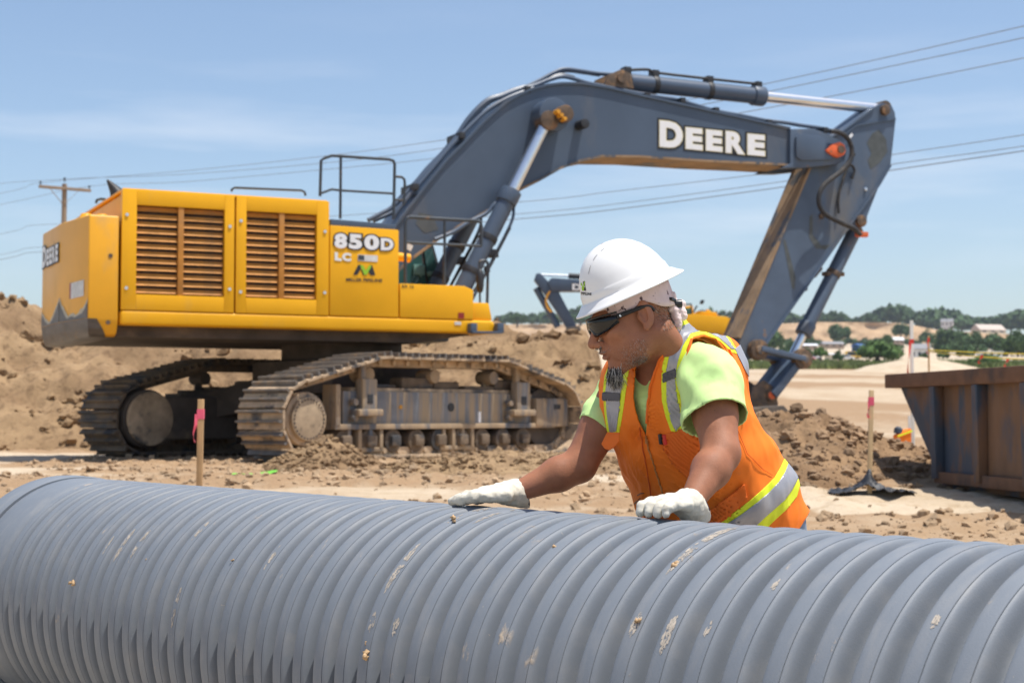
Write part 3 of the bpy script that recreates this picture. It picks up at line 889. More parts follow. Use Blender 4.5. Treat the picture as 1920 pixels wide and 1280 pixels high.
while True:
    s = s0 + k * PITCH
    if s < -2.75: break
    if s < 2.30:
        r = link('rib', rib_me, M['pipe'], pipe)
        r.location = (s, 0, 0)
        r.rotation_euler = (random.uniform(-3, 3), 0, 0)
        last = max(s, -9)
    k -= 1
sA = s0 + 4 * PITCH if s0 + 4 * PITCH < 2.30 else s0 + 3 * PITCH
sA += PITCH / 2
link('bell', ring_mesh('bell', [(sA, PR_ - .057), (sA + .010, PR_ - .050), (sA + .022, PR_ - .018), (sA + .035, PR_ - .006), (sA + .055, PR_ - .001), (2.585, PR_), (2.592, PR_ - .003), (2.592, PR_ - .03)]), M['pipe'], pipe)
link('gasket', ring_mesh('gasket', [(2.588, PR_ - .030), (2.590, PR_ - .012), (2.600, PR_ - .008), (2.612, PR_ - .012), (2.616, PR_ - .03)]), M['rubber'], pipe)
link('end_band', ring_mesh('end_band', [(2.612, PR_ - .03), (2.612, PR_ + .002), (2.618, PR_ + .006), (2.70, PR_ + .007), (2.752, PR_ + .005), (2.758, PR_), (2.758, PR_ - .066)]), M['pipe'], pipe)
link('inner_wall', ring_mesh('inner_wall', [(2.758, PR_ - .066), (-2.80, PR_ - .066), (-2.80, PR_ - .055)], 96), M['pipe'], pipe)

def on_pipe(px, py, R=PR_):
    d = ray(px, py); o = CAM - PO
    dn, on = Vector((d.dot(PN), d.z, 0)), Vector((o.dot(PN), o.z, 0))
    a, b, c = dn.dot(dn), dn.dot(on), on.dot(on) - R * R
    t = (-b - math.sqrt(max(0, b * b - a * c))) / a
    return CAM + d * t
inv = pipe.matrix_basis.inverted()
M['lump'] = pmat('dried_mud_lump', (0.46, 0.31, 0.17), 0.95, var=0.35, scale=40, bump=0.6, bscale=200, bdist=0.004)
for px, py, sz in ((137, 1095, .014), (685, 1203, .013), (686, 1228, .015), (850, 975, .013), (1043, 1023, .009), (273, 1047, .006), (1266, 1057, .011), (437, 1050, .006), (1197, 1162, .010)):
    p = inv @ on_pipe(px, py)
    V, F = CT[random.randrange(10)]
    parts = MB()
    for j in range(4 if sz > .01 else 2):
        o_ = Vector((random.uniform(-1, 1), random.uniform(-1, 1), random.uniform(-1, 1))) * sz * .7
        Vj, Fj = CT[random.randrange(10)]
        parts.add([Vector(v) * sz * random.uniform(.4, .8) + p + o_ for v in Vj], Fj)
    parts.build('mud_lump', M['lump'], pipe, smooth=180)
M['smear'] = pmat('pale_dried_mud_smear', (0.47, 0.41, 0.34), 0.95, var=.25, scale=60, bump=.4, bscale=300, bdist=.001)
def smear(x0, y0, x1, y1, wd, dens):
    # thin scattered flakes of mud rubbed on along the crown of one rib
    a0, a1 = inv @ on_pipe(x0, y0), inv @ on_pipe(x1, y1)
    cs = round(((a0.x + a1.x) / 2 - s0 - .008) / PITCH) * PITCH + s0
    t0, t1 = math.atan2(a0.y, a0.z), math.atan2(a1.y, a1.z)
    V, F = [], []
    for i in range(int(dens * 1.5)):
        t = RNG.random(); env = math.sin(math.pi * min(1, max(0, t * .98 + .01))) ** .6
        if noise.noise(Vector((t * 6, x0 * .1, 1))) < -.25 + .3 * RNG.random(): continue
        th = t0 + (t1 - t0) * t + RNG.normal() * .006
        u = -.005 + .026 * (.5 + (RNG.random() - .5) * wd * env)
        r_ = (.0006 + .0018 * RNG.random() ** 2) * (.5 + env)
        b0 = len(V); m_ = 6
        for k_ in range(m_):
            q = 2 * math.pi * k_ / m_; rr = r_ * RNG.uniform(.6, 1.2)
            th2 = th + rr * 2.2 * math.sin(q) / PR_; R2 = PR_ + .0004 - .0017 * (1 - min(1, max(0, (u + .0075) / .026)))
            V.append((cs + min(.0245, max(-.0065, u + rr * .8 * math.cos(q))), R2 * math.sin(th2), R2 * math.cos(th2)))
        F.append(tuple(range(b0, b0 + m_)))
    o = mobj('mud_smear', V, F, M['smear'], pipe, smooth=0)
    o['kind'] = 'stuff'
for q in ((212, 1052, 280, 993, .8, 170), (236, 1052, 290, 985, .7, 170), (189, 1040, 214, 1000, .4, 50), (368, 1012, 408, 975, .6, 80), (496, 1068, 535, 1020, .5, 80), (722, 1110, 790, 1020, .8, 200), (846, 980, 912, 945, .8, 160), (895, 985, 985, 947, .6, 140),
          (330, 1190, 345, 1100, .6, 90), (693, 1180, 715, 1150, .8, 60), (1178, 1190, 1200, 1148, .8, 90), (1222, 1220, 1262, 1150, .8, 170), (1245, 1075, 1335, 985, .8, 220), (1330, 1015, 1395, 988, .7, 140), (1325, 1190, 1345, 1165, .5, 50), (1738, 1175, 1752, 1150, .6, 40), (1425, 1110, 1445, 1080, .4, 40), (735, 1200, 752, 1150, .7, 70)):
    smear(*q)

# ------------------------------------------------------------------ rusty steel box at the right
BE = Vector((0.149, -0.989, 0)); BE.normalize()           # along its side, towards the camera
BR = Vector((-BE.y, BE.x, 0))                              # away from the visible side (to the right)
BO = at(1765, 909, 13.75)
box = empty('steel_box', (BO.x, BO.y, BO.z), 0)
tag(box, 'rusty open steel spoil box with heavy rim and vertical ribs at the right edge', 'container')
def BX(l, d, z): return BE * l + BR * d + Vector((0, 0, z))
H = 1.005; W_ = 1.75; L0, L1, T0, T1 = -0.02, 2.1, -0.95, 3.1
m = MB()
side = [(L0, 0.05), (L1, 0.05), (T1, H - .06), (T0, H - .06)]
m.prism(side, lambda u, v, t: BX(u, t, v), 0.0, 0.03)
m.build('side_wall', M['rust'], box)
MB().prism(side, lambda u, v, t: BX(u, t, v), W_ - .03, W_).build('side_wall', M['rust'], box)
MB().prism([(L0, .05), (L0 + .03, .05), (T0 + .03, H - .06), (T0, H - .06)], lambda u, v, t: BX(u, t, v), .03, W_ - .03).build('end_wall', M['rust'], box)
MB().prism([(L1 - .03, .05), (L1, .05), (T1, H - .06), (T1 - .03, H - .06)], lambda u, v, t: BX(u, t, v), .03, W_ - .03).build('end_wall', M['rust'], box)
MB().prism([(L0, .05), (L1, .05), (L1, .09), (L0, .09)], lambda u, v, t: BX(u, t, v), .032, W_ - .032).build('floor', M['rust'], box)
MB().prism([(L0 - .1, -.04), (L1 + .1, -.04), (L1 + .1, .06), (L0 - .1, .06)], lambda u, v, t: BX(u, t, v), .06, .16).build('skid', M['rust'], box, .01)
rim = MB()
rim.prism([(-.10, H - .13), (.06, H - .13), (.06, H), (-.10, H)], lambda u, v, t: BX(t, u, v), T0 - .08, T1 + .08)
rim.build('rim_beam', M['rust_rim'], box, .012)
MB().prism([(W_ - .06, H - .13), (W_ + .10, H - .13), (W_ + .10, H), (W_ - .06, H)], lambda u, v, t: BX(t, u, v), T0 - .08, T1 + .08).build('rim_beam', M['rust_rim'], box, .012)
MB().prism([(T0 - .08, H - .13), (T0 + .06, H - .13), (T0 + .06, H), (T0 - .08, H)], lambda u, v, t: BX(u, t, v), .062, W_ - .062).build('rim_beam', M['rust_rim'], box, .012)
for l in (.03, .88, 1.73):
    rb = MB()
    rb.prism([(-.085, .06), (-.003, .06), (-.003, H - .132), (-.10, H - .132)], lambda u, v, t: BX(t, u, v), l - .05, l + .05)
    rb.build('rib', M['rust'], box, .008)
MB().prism([(L0 - .70, H - .135), (L0 + .03, H - .135), (L0 + .03, H - .55)], lambda u, v, t: BX(u, t, v), -.045, -.004).build('gusset', M['rust'], box)
MB().prism([(-.06, .02), (-.003, .02), (-.003, .12), (-.06, .12)], lambda u, v, t: BX(t, u, v), L0, L1).build('bottom_rail', M['rust_rim'], box, .008)

# ------------------------------------------------------------------ survey stakes, laths, tape
def ribbon(mb, p, dirv, L, w, n=7, wav=.03, th=.002):
    """a strip of tape hanging from p"""
    A, B = [], []
    for i in range(n):
        t = i / (n - 1)
        q = Vector(p) + Vector(dirv) * (L * t) + Vector((math.sin(t * 7) * wav, math.cos(t * 5) * wav, 0)) * t
        s_ = Vector((math.cos(t * 2.2), math.sin(t * 2.2), 0)) * (w / 2)
        A.append(q - s_); B.append(q + s_)
    nrm = Vector((.3, -1, 0)).normalized() * th
    V = A + B + [v + nrm for v in A] + [v + nrm for v in B]
    F = []
    for i in range(n - 1):
        F += [(i, i + 1, n + i + 1, n + i), (2 * n + i, 3 * n + i, 3 * n + i + 1, 2 * n + i + 1), (i, 2 * n + i, 2 * n + i + 1, i + 1), (n + i, n + i + 1, 3 * n + i + 1, 3 * n + i)]
    mb.add(V, F)

def stake(px, py_top, py_base, Y, wpx, mat, label, tape=None, tape_py=None, ground_z=None, tilt=0.0, tape_len=.2, cat='stake', depth=None):
    top = at(px, py_top, Y)
    bz = at(px, py_base, Y).z if ground_z is None else ground_z
    wd = wpx / FPX * Y
    root = empty('survey_stake' if cat == 'stake' else 'survey_lath', (top.x - tilt, Y, bz))
    tag(root, label, cat, 'survey stakes and laths')
    h = top.z - bz
    m = MB(); m.bar((0, 0, -.25), (tilt, 0, h), wd, depth or wd * .8, (0, 1, 0)).build('shaft', mat, root, min(.004, wd * .1))
    if tape:
        z = at(px, tape_py, Y).z - bz
        x = tilt * z / h
        m = MB(); m.bar((x, 0, z - .035), (x, 0, z + .035), wd * 1.12, (depth or wd * .8) * 1.2, (0, 1, 0))
        ribbon(m, (x - wd * .55, -wd * .5, z), (-.10, 0, -1), tape_len, wd * .7, 7, .012)
        m.build('flagging_tape', tape, root)
    return root
stake(377, 748, 1000, 11.0, 11, M['wood'], 'square pine stake with pink tape standing behind the pipe at the left', M['pink'], 776, float(terrain(0, 11.)), .012, .20)
st = stake(1634, 731, 945, 13.0, 8.5, M['wood_pale'], 'tall pale stake with pink flag rising from black silt fabric', M['pink'], 752, float(terrain(0, 13.0)), .035, .14)
stake(1709, 601, 720, 24.0, 6.5, M['wood_white'], 'tall white lath behind the rusty box, thickest of the far markers', M['red_tape'], 640, .3, 0, .5, 'lath', .02)
stake(1741, 629, 700, 27.0, 3.0, M['wood'], 'thin brown post with a red flag holding the yellow tape', M['red_tape'], 637, .5, 0, .25, 'lath')
stake(1705, 779, 845, 19.5, 4.5, M['wood_white'], 'short white lath beside the orange bundle on the dirt pile', M['red_tape'], 808, .45, 0, .12, 'lath', .02)
# black silt fabric bunched round the pale stake
c = at(1628, 950, 13.0)
g = float(terrain(c.x, 13.0))
def fabric():
    nu, nv = 40, 26
    V, F = [], []
    for i in range(nu):
        for j in range(nv):
            u, v = i / (nu - 1) * 2 - 1, j / (nv - 1) * 2 - 1
            x = u * .36
            y = v * (.14 + .06 * math.sin(u * 5))
            d = math.hypot((x + .02) / .085, y / .10)
            z = .012 + .22 * math.exp(-d * 1.3) * (1 - .25 * (x > 0)) + .05 * abs(noise.noise(Vector((x * 13, y * 15, 3)))) + .02 * noise.noise(Vector((x * 40, y * 40, 5)))
            z *= (1 - abs(u) ** 6 * .8)
            V.append((x, y, z)); 
    for i in range(nu - 1):
        for j in range(nv - 1):
            a = i * nv + j
            F.append((a, a + nv, a + nv + 1, a + 1))
    return V, F
V, F = fabric()
fo = mobj('silt_fabric', V, F, M['silt'], smooth=50)
fo.location = (c.x + .03, 13.0, g + .01)
sm = fo.modifiers.new('thickness', 'SOLIDIFY'); sm.thickness = .006
tag(fo, 'crumpled black silt fabric heaped at the foot of the pale stake', 'fabric')
# orange bundle on the pile
c = at(1691, 826, 18.6)
ob = empty('safety_bundle', (c.x, 18.6, c.z + .02), .3)
tag(ob, 'small fluorescent orange bundle with dark top beside the short white lath', 'bundle')
m = MB(); m.prism([(-.09, -.05), (.10, -.05), (.10, .13), (.03, .11), (-.09, .05)], lambda u, v, t: (u, t, v), -.06, .06)
M['hv_orange'] = pmat('fluorescent_orange_cloth', (1.0, 0.21, 0.010), 0.75, var=0.07, scale=5, bump=0.12, bscale=260, bdist=.001,
                      stains=[((0.50, 0.13, 0.05), 0.62, 0.80, 5, None, .9)])
m.build('cloth', M['hv_orange'], ob, .02)
M['hv_yellow'] = pmat('fluorescent_yellow_trim', (0.80, 0.90, 0.03), 0.7, var=0.05, scale=8, bump=0.1, bscale=300, bdist=.001)
MB().bar((-.095, -.068, .035), (.105, -.068, .10), .02, .006, (0, 1, 0)).build('yellow_stripe', M['hv_yellow'], ob)
m = MB(); m.cyl((-.05, 0, .07), (-.045, 0, .125), .055, .05, 14); m.cyl((-.045, 0, .125), (-.04, 0, .15), .05, .022, 14)
m.build('dark_top', M['box_blue'], ob)
# yellow barrier tape strung from the thin post
for k, (ya, yb, sag, lab) in enumerate(((656, 664, 2, 'upper strand of yellow barrier tape strung right from the thin post'), (659, 673, 5, 'lower strand of yellow barrier tape strung right from the thin post'))):
    pts = []
    for i in range(9):
        t = i / 8
        pts.append(at(1741 + t * 260, ya + (yb - ya) * t + sag * math.sin(t * 3.1), 27.0 - 5 * t))
    tp = MB().tube(pts, .009, 6).build('barrier_tape', M['rope'])
    tag(tp, lab, 'tape', 'strands of yellow barrier tape')
for px, py, Y, lab in ((1841, 670, 25.0, 'red flag tied low on the yellow barrier tape, left of the two'), (1890, 676, 24.2, 'red flag tied on the yellow barrier tape, right of the two')):
    c = at(px, py - 4, Y)
    m = MB(); ribbon(m, (0, 0, 0), (-.45, 0, -1), .13, .055); f_ = m.build('tape_flag', M['red_tape'])
    f_.location = c; tag(f_, lab, 'flag', 'red flags on the barrier tape')
# sprayed line on the ground by the tracks
pts = []
for i in range(15):
    t = i / 14
    p = at(437 + t * 82, 866 - 5 * t, 15.2)
    pts.append((p.x, 15.2 + .1 * math.sin(t * 9)))
V, F = [], []
for i, (x, y) in enumerate(pts):
    w_ = .10 + .05 * math.sin(i * 1.7)
    for dy in (-w_, 0, w_):
        V.append((x, y + dy, float(terrain_rough(x, y + dy)) + .022))
for i in range(len(pts) - 1):
    for j in range(2):
        a = i * 3 + j; F.append((a, a + 3, a + 4, a + 1))
o = mobj('marking_paint', V, F, M['spray'], smooth=180)
tag(o, 'streak of bright green marking paint on the ground before the near track', 'paint mark')

# ------------------------------------------------------------------ utility pole and overhead wires
YP = 67.0
pb = at(121, 345, YP)
pole = empty('utility_pole', (pb.x, YP, 0.5 + 1.9))
tag(pole, 'wooden utility pole with one crossarm behind the excavator counterweight', 'utility pole')
zb = pole.location.z
MB().cyl((0, 0, -1.0), (0, 0, pb.z - zb), .15, .105, 14).build('shaft', M['pole'], pole)
ca, cb = at(75, 350.5, YP - .6) - Vector(pole.location), at(172, 358.5, YP + .66) - Vector(pole.location)
MB().bar(ca + Vector((0, -.16, 0)), cb + Vector((0, -.16, 0)), .11, .13).build('crossarm', M['pole'], pole, .01)
mid = (ca + cb) / 2
for t in (.22, .78):
    q = ca.lerp(cb, t) + Vector((0, -.24, -.05))
    MB().bar(q, (0, -.13, mid.z - .72), .04, .015).build('brace', M['pole'], pole)
ins = []
for p_, hh in ((ca.lerp(cb, .03), .16), (ca.lerp(cb, .97), .16), (Vector((0, 0, pb.z - zb)), .22)):
    m = MB(); b_ = p_ + Vector((0, -.16 if hh < .2 else 0, .06)); m.cyl(b_, b_ + Vector((0, 0, hh)), .02, None, 8); m.cyl(b_ + Vector((0, 0, hh * .5)), b_ + Vector((0, 0, hh)), .055, .04, 12)
    m.build('insulator', M['dark'], pole)
    ins.append(Vector(pole.location) + b_ + Vector((0, 0, hh)))
def wire(pts, lab, near=30.0, rr=.0095):
    P = []
    for px, py in pts:
        t = (px - 121) / (1920 - 121)
        Y = 1 / ((1 - t) / YP + t / near)
        P.append(at(px, py, Y))
    o = MB().tube(smooth_path(P, 6), rr, 6).build('overhead_wire', M['wire'])
    tag(o, lab, 'wire', 'overhead power wires')
wire([(-330, 428), (0, 363), (76, 343), (340, 321), (598, 294), (843, 261), (1130, 216), (1400, 165), (1920, 49), (2300, -48)], 'topmost wire of the upper three, passing just above the raised boom')
wire([(-330, 400), (-60, 352), (121, 336), (344, 327), (636, 303), (837, 277), (1130, 231), (1440, 172), (1920, 71), (2300, -20)], 'middle wire of the upper three, running from the top of the utility pole')
wire([(-330, 455), (0, 384), (171, 349), (344, 341), (640, 315), (815, 297), (1150, 252), (1530, 186), (1920, 109), (2300, 30)], 'lowest wire of the upper three, leaving the right end of the crossarm')
wire([(-330, 500), (0, 439), (82, 421), (500, 412), (971, 379), (1150, 359), (1447, 324), (1680, 289), (1920, 253), (2300, 190)], 'topmost wire of the lower three, crossing behind the arm', 34)
wire([(-330, 545), (0, 478), (76, 463), (500, 439), (962, 402), (1150, 383), (1485, 338), (1680, 307), (1920, 274), (2300, 215)], 'middle wire of the lower three, crossing behind the arm', 34)
wire([(-330, 552), (0, 487), (76, 472), (500, 449), (966, 411), (1150, 393), (1480, 349), (1680, 318), (1920, 283), (2300, 225)], 'lowest wire of the lower three, crossing behind the arm', 34, .012)

# ------------------------------------------------------------------ the big excavator
EXR = math.radians(25.59)
ex = empty('excavator', (-2.44, 22.17, EXG), EXR)
tag(ex, 'big yellow and grey tracked excavator with raised boom standing before the spoil berm', 'excavator')
EXI = Matrix.Translation((-2.44, 22.17, EXG)) @ Matrix.Rotation(EXR, 4, 'Z')
EXI = EXI.inverted()
def U(px, py, y):
    """photo position -> (x, z) on the machine's fore-and-aft plane at side offset y"""
    o = EXI @ CAM
    d = EXI.to_3x3() @ ray(px, py)
    t = (y - o.y) / d.y
    p = o + d * t
    return p.x, p.z
def U3(px, py, y):
    x, z = U(px, py, y)
    return Vector((x, y, z))
SP = -1.70
def sidef(u, v, t): return (u, t, v)
def part(name, mat, poly, y0, y1, parent=ex, bevel=0.0, seg=2, smooth=35):
    return MB().prism(poly, sidef, y0, y1).build(name, mat, parent, bevel, smooth, seg)

_txt = {}
def text_mesh(s, off, res=4):
    if (s, off) in _txt: return _txt[s, off]
    cu = bpy.data.curves.new('lettering', 'FONT')
    cu.body = s; cu.size = 1.0; cu.offset = off; cu.fill_mode = 'BOTH'; cu.resolution_u = res
    o = bpy.data.objects.new('lettering', cu); COL.objects.link(o)
    dg = bpy.context.evaluated_depsgraph_get()
    me = bpy.data.meshes.new_from_object(o.evaluated_get(dg))
    V = np.array([v.co[:2] for v in me.vertices]); F = [tuple(p.vertices) for p in me.polygons]
    bpy.data.objects.remove(o); bpy.data.curves.remove(cu); bpy.data.meshes.remove(me)
    _txt[s, off] = (V, F)
    return V, F
def quad_map(V, box, quad):
    (x0, y0), (x1, y1) = box
    u = (V[:, 0] - x0) / (x1 - x0); v = (V[:, 1] - y0) / (y1 - y0)
    tl, tr, br, bl = [np.array(q, float) for q in quad]
    return (np.outer((1 - u) * v, tl) + np.outer(u * v, tr) + np.outer(u * (1 - v), br) + np.outer((1 - u) * (1 - v), bl))
def lettering(name, s, quad, y, layers, parent, mapf=None):
    """layers: (material, font offset, distance proud). Flat print laid on the plane y"""
    Vw, _ = text_mesh(s, layers[0][1])
    bx = (Vw.min(0), Vw.max(0))
    for mat, off, d in layers:
        V, F = text_mesh(s, off)
        P = quad_map(V, bx, quad)
        if mapf is None: W = [U3(p[0], p[1], y - d) for p in P]
        else: W = [mapf(p[0], p[1], d) for p in P]
        mobj(name, W, F, mat, parent, smooth=0)

# --- superstructure
x228, x440, x618 = U(228, 480, SP)[0], U(441, 480, SP)[0], U(617, 480, SP)[0]
x749, x888, x921, x929 = U(749, 500, SP)[0], U(888, 550, SP)[0], U(921, 575, SP)[0], U(930, 615, SP)[0]
ztop, zseam, zbot = 3.405, 1.90, 1.715
hood = MB().span((x228 + .02, -1.60, zseam + .01), (x618 - .01, 1.66, ztop - .04)).build('hood', M['yellow'], ex, .05)
for k, (a, b, fr, op) in enumerate(((x228, x440 - .012, None, ((256, 385), (421, 392), (419, 556), (254, 552))), (x440 + .012, x618, None, ((462, 396), (594, 402), (591, 562), (461, 558))))):
    ox0 = U(op[0][0], 470, SP)[0]; ox1 = U(op[1][0], 480, SP)[0]
    oz1 = (U(*op[0], SP)[1] + U(*op[1], SP)[1]) / 2; oz0 = (U(*op[3], SP)[1] + U(*op[2], SP)[1]) / 2
    m = MB()
    y0, y1 = -1.61, SP
    m.span((a, y0, zseam), (ox0, y1, ztop)); m.span((ox1, y0, zseam), (b, y1, ztop))
    m.span((ox0, y0, oz1), (ox1, y1, ztop)); m.span((ox0, y0, zseam), (ox1, y1, oz0))
    door = m.build('engine_door', M['yellow'], ex, .006)
    MB().span((ox0, -1.615, oz0), (ox1, -1.604, oz1)).build('radiator_core', M['core'], door)
    mid = (ox0 + ox1) / 2
    MB().span((mid - .035, -1.635, oz0 + .001), (mid + .035, -1.692, oz1 - .001)).build('center_post', M['louver'], door, .004)
    n = 12
    dz = (oz1 - oz0) / n
    sl_me = {}
    for h_, (xa, xb) in enumerate(((ox0 + .004, mid - .037), (mid + .037, ox1 - .004))):
        for i in range(n):
            z = oz0 + dz * (i + .5)
            if h_ not in sl_me:
                q = MB().prism([(-1.676, -dz * .27), (-1.668, -dz * .30), (-1.628, dz * .10), (-1.624, dz * .34), (-1.634, dz * .34), (-1.640, dz * .13)], lambda u, v, t: (t, u, v), xa, xb).build('louver', M['louver'], door)
                sl_me[h_] = q.data; q.location.z = z
            else:
                q = link('louver', sl_me[h_], None, door); q.location.z = z
    bl = [(a + .06, ztop - .32), (a + .06, zseam + .27), (b - .06, ztop - .40), (b - .06, zseam + .30)]
    for bxx, bz in bl:
        MB().cyl((bxx, SP - .012, bz), (bxx, SP + .005, bz), .021, None, 12).build('latch', M['chrome'], door)
# rounded roof edge of the hood
MB().span((x228 + .01, -1.69, ztop - .02), (x618 - .02, 1.66, ztop + .015)).build('hood_roof', M['yellow'], ex, .015)
part('skirt', M['yellow'], [(U(225, 590, SP)[0] , zbot), (x929, zbot), (x929 - .02, zseam - .02), (x921, zseam - .004), (U(225, 590, SP)[0], zseam - .004)], SP - .004, -.9, bevel=.05, seg=3)
part('main_frame', M['under'], [(x228 - .1, 1.58), (x749 + .4, 1.58), (x929 - .3, 1.70), (x929 - .3, 1.90), (x228 - .1, 1.90)], -1.45, 1.6)
# tool cabinet, platform, steps
cab_p = part('tool_cabinet', M['yellow'], [(x618 + .012, zseam), (x749 - .008, zseam), (x749 - .008, U(749, 431, SP)[1]), (x618 + .012, U(619, 422, SP)[1])], SP, -.62, bevel=.02)
part('catwalk', M['grey'], [(x618 + .03, 3.075), (x749 - .04, 3.075), (x749 - .04, 3.16), (x618 + .03, 3.18)], SP + .03, -.66, bevel=.01)
zp = U(820, 534, SP)[1]; zq = U(905, 567, SP)[1]
plat = part('platform_box', M['yellow'], [(x749 + .008, zseam), (x888, zseam), (x888, zp - .05), (x888 - .13, zp), (x749 + .008, zp)], SP, -.55, bevel=.018)
part('front_step', M['yellow'], [(x888 + .004, zseam), (x929 - .03, zseam), (x921 - .01, zq), (x888 + .004, zq)], SP + .05, -.60, bevel=.02)
MB().span((U(859, 590, SP)[0], SP - .008, U(860, 597, SP)[1]), (U(870, 590, SP)[0], SP + .002, U(860, 586, SP)[1])).build('reflector', M['red'], plat)
MB().span((U(852, 606, SP)[0], SP - .012, U(860, 609, SP)[1]), (U(864, 606, SP)[0], SP - .003, U(860, 603, SP)[1])).build('sticker', M['label'], ex)
for px in (887, 937):
    a = U(px - 6, 611, SP - .1)
    b = U(px + 6, 624, SP - .1)
    MB().span((a[0], SP - .14, b[1]), (b[0], SP - .004, a[1] + .04)).build('step_bracket', M['grey'], ex, .01)
a, b = U3(884, 623, SP - .12), U3(940, 623, SP - .12)
MB().bar(a, b, .10, .03, (0, 0, 1)).build('step', M['grey'], ex, .006)
# mid-body between cabinet and cab, and the cab itself on the far side
MB().span((x618 + .02, -.60, 1.9), (x749 - .1, .62, 2.55)).build('pump_bay', M['yellow'], ex, .03)
for i in range(4):
    xx = U(690 + i * 8, 410, 0)[0]
    MB().span((xx - .10, -.3, 2.55), (xx - .02, .4, 3.12 + .06 * (i % 2))).build('valve_block', M['yellow'], ex, .02)
cx0, cx1 = .15, 2.05
cabo = MB()
cabo.prism([(cx0, 1.72), (cx1, 1.72), (cx1 + .05, 2.2), (cx1 - .28, 3.28), (cx0, 3.34)], sidef, .86, 1.74)
cab_b = cabo.build('cab', M['rail'], ex, .05)
MB().prism([(cx0 + .14, 2.12), (cx1 - .30, 2.12), (cx1 - .50, 3.12), (cx0 + .14, 3.16)], sidef, .842, .866).build('side_window', M['glass'], cab_b)
MB().prism([(cx1 - .26, 2.05), (cx1 - .02, 2.10), (cx1 - .30, 3.14), (cx1 - .44, 3.14)], sidef, .842, .866).build('corner_window', M['glass'], cab_b)
wz = [U(808, 497, .84), U(852, 497, .84)]
for (xa, za, xb, zb_) in ((774, 515, 795, 497), (800, 517, 826, 510), (786, 519, 790, 506)):
    a = U(xa, za, .84); b = U(xb, zb_, .84)
    MB().span((min(a[0], b[0]), .80, min(a[1], b[1])), (max(a[0], b[0]), .84, max(a[1], b[1]))).build('cab_console', M['cab_trim'], cab_b, .008)
# counterweight: plan outline with chamfered corner
xc0, xc1 = U(222, 520, SP)[0], U(166, 520, SP)[0]
cz1, cz0 = U(190, 403, SP)[1], U(200, 630, SP)[1]
def solve_y(px, x):
    best = None
    for yy in np.linspace(-1.7, 2.2, 400):
        o = EXI.inverted() @ Vector((x, yy, 2.2))
        q = project([o])[0]
        d = abs(q[0] - px)
        if best is None or d < best[0]: best = (d, yy)
    return best[1]
xr = xc1 - .17
yc = solve_y(112, xr)
yr = solve_y(79, xr - .02)
plan = [(xc0, SP), (xc1, SP), (xr, yc), (xr - .02, yr), (xc1 + .1, 1.68), (xc0, 1.68)]
nl = 7
lev = [(cz0 - .0, .72), (cz0 + .03, .86), (cz0 + .10, .955), (cz0 + .22, 1.0), (cz1 - .02, 1.0), (cz1, .99)]
cwc = ((xc0 + .0), .0)
V, F = [], []
for z, s in lev:
    for x, y in plan:
        dx = (x - xc0)
        V.append((xc0 + dx * (1 - (1 - s) * .55), y * (1 - (1 - s) * .38), z - (.05 if z <= cz0 + .05 and x < xc1 - .05 else 0)))
n = len(plan)
for l in range(len(lev) - 1):
    F += [(l * n + i, l * n + (i + 1) % n, (l + 1) * n + (i + 1) % n, (l + 1) * n + i) for i in range(n)]
F += [tuple(range(n - 1, -1, -1)), tuple(range((len(lev) - 1) * n, len(lev) * n))]
mbw = MB().add(V, F)
cw = mbw.build('counterweight', M['yellow_worn'], ex, .025, 30, 3)
# bare scraped steel along the counterweight's foot: worn plates lying 4 mm proud
def on_face(p0, p1, u, z):
    return Vector((p0[0] + (p1[0] - p0[0]) * u, p0[1] + (p1[1] - p0[1]) * u, z))
def scrape(p0, p1, curve, name='scraped_patch', mat=None, lift=.005, zb=cz0 + .225):
    d = Vector((p1[0] - p0[0], p1[1] - p0[1], 0)).normalized()
    nrm = Vector((d.y, -d.x, 0))
    c0 = on_face(p0, p1, .5, 0)
    if nrm.dot(c0 - Vector((0, 0, 0))) < 0: nrm = -nrm
    us = np.linspace(.01, .99, 25)
    top = [on_face(p0, p1, u, zb + curve(u)) + nrm * lift for u in us]
    bot = [on_face(p0, p1, u, zb - .006) + nrm * lift for u in us]
    V = bot + top; k = len(us)
    F = [(i, i + 1, k + i + 1, k + i) for i in range(k - 1)]
    mobj(name, V, F, mat or M['scrape'], cw, smooth=180)
cA, cB, cC = plan[1], plan[2], plan[3]
rg = lambda u, s: .03 * math.sin(u * 23 + s) + .015 * math.sin(u * 51 + s)
scrape(cA, cB, lambda u: .035 + .15 * max(0, 1 - u / .32) ** 1.5 + .24 * max(0, (u - .72) / .28) ** 1.6 + rg(u, 1) * .35, lift=.008)
scrape(cA, cB, lambda u: .07 + .17 * max(0, 1 - u / .34) ** 1.4 + .26 * max(0, (u - .68) / .32) ** 1.5 + rg(u, 2) * .5, 'worn_primer_edge', M['rim_scrape'], .005)
scrape(cB, cC, lambda u: max(0.002, .26 * max(0, 1 - u / .5) ** 1.2 + .16 * max(0, (u - .6) / .4) ** 1.3) + abs(rg(u, 4)) * .3, lift=.008)
scrape(cB, cC, lambda u: max(0.02, .03 + .27 * max(0, 1 - u / .52) ** 1.2 + .17 * max(0, (u - .56) / .44) ** 1.3) + abs(rg(u, 4)) * .4, 'worn_primer_edge', M['rim_scrape'], .005)
if 0: scrape(plan[0], cA, lambda u: max(.0, .12 * math.exp(-((u - .72) / .2) ** 2)) + abs(rg(u, 6)) * .5, lift=.006)
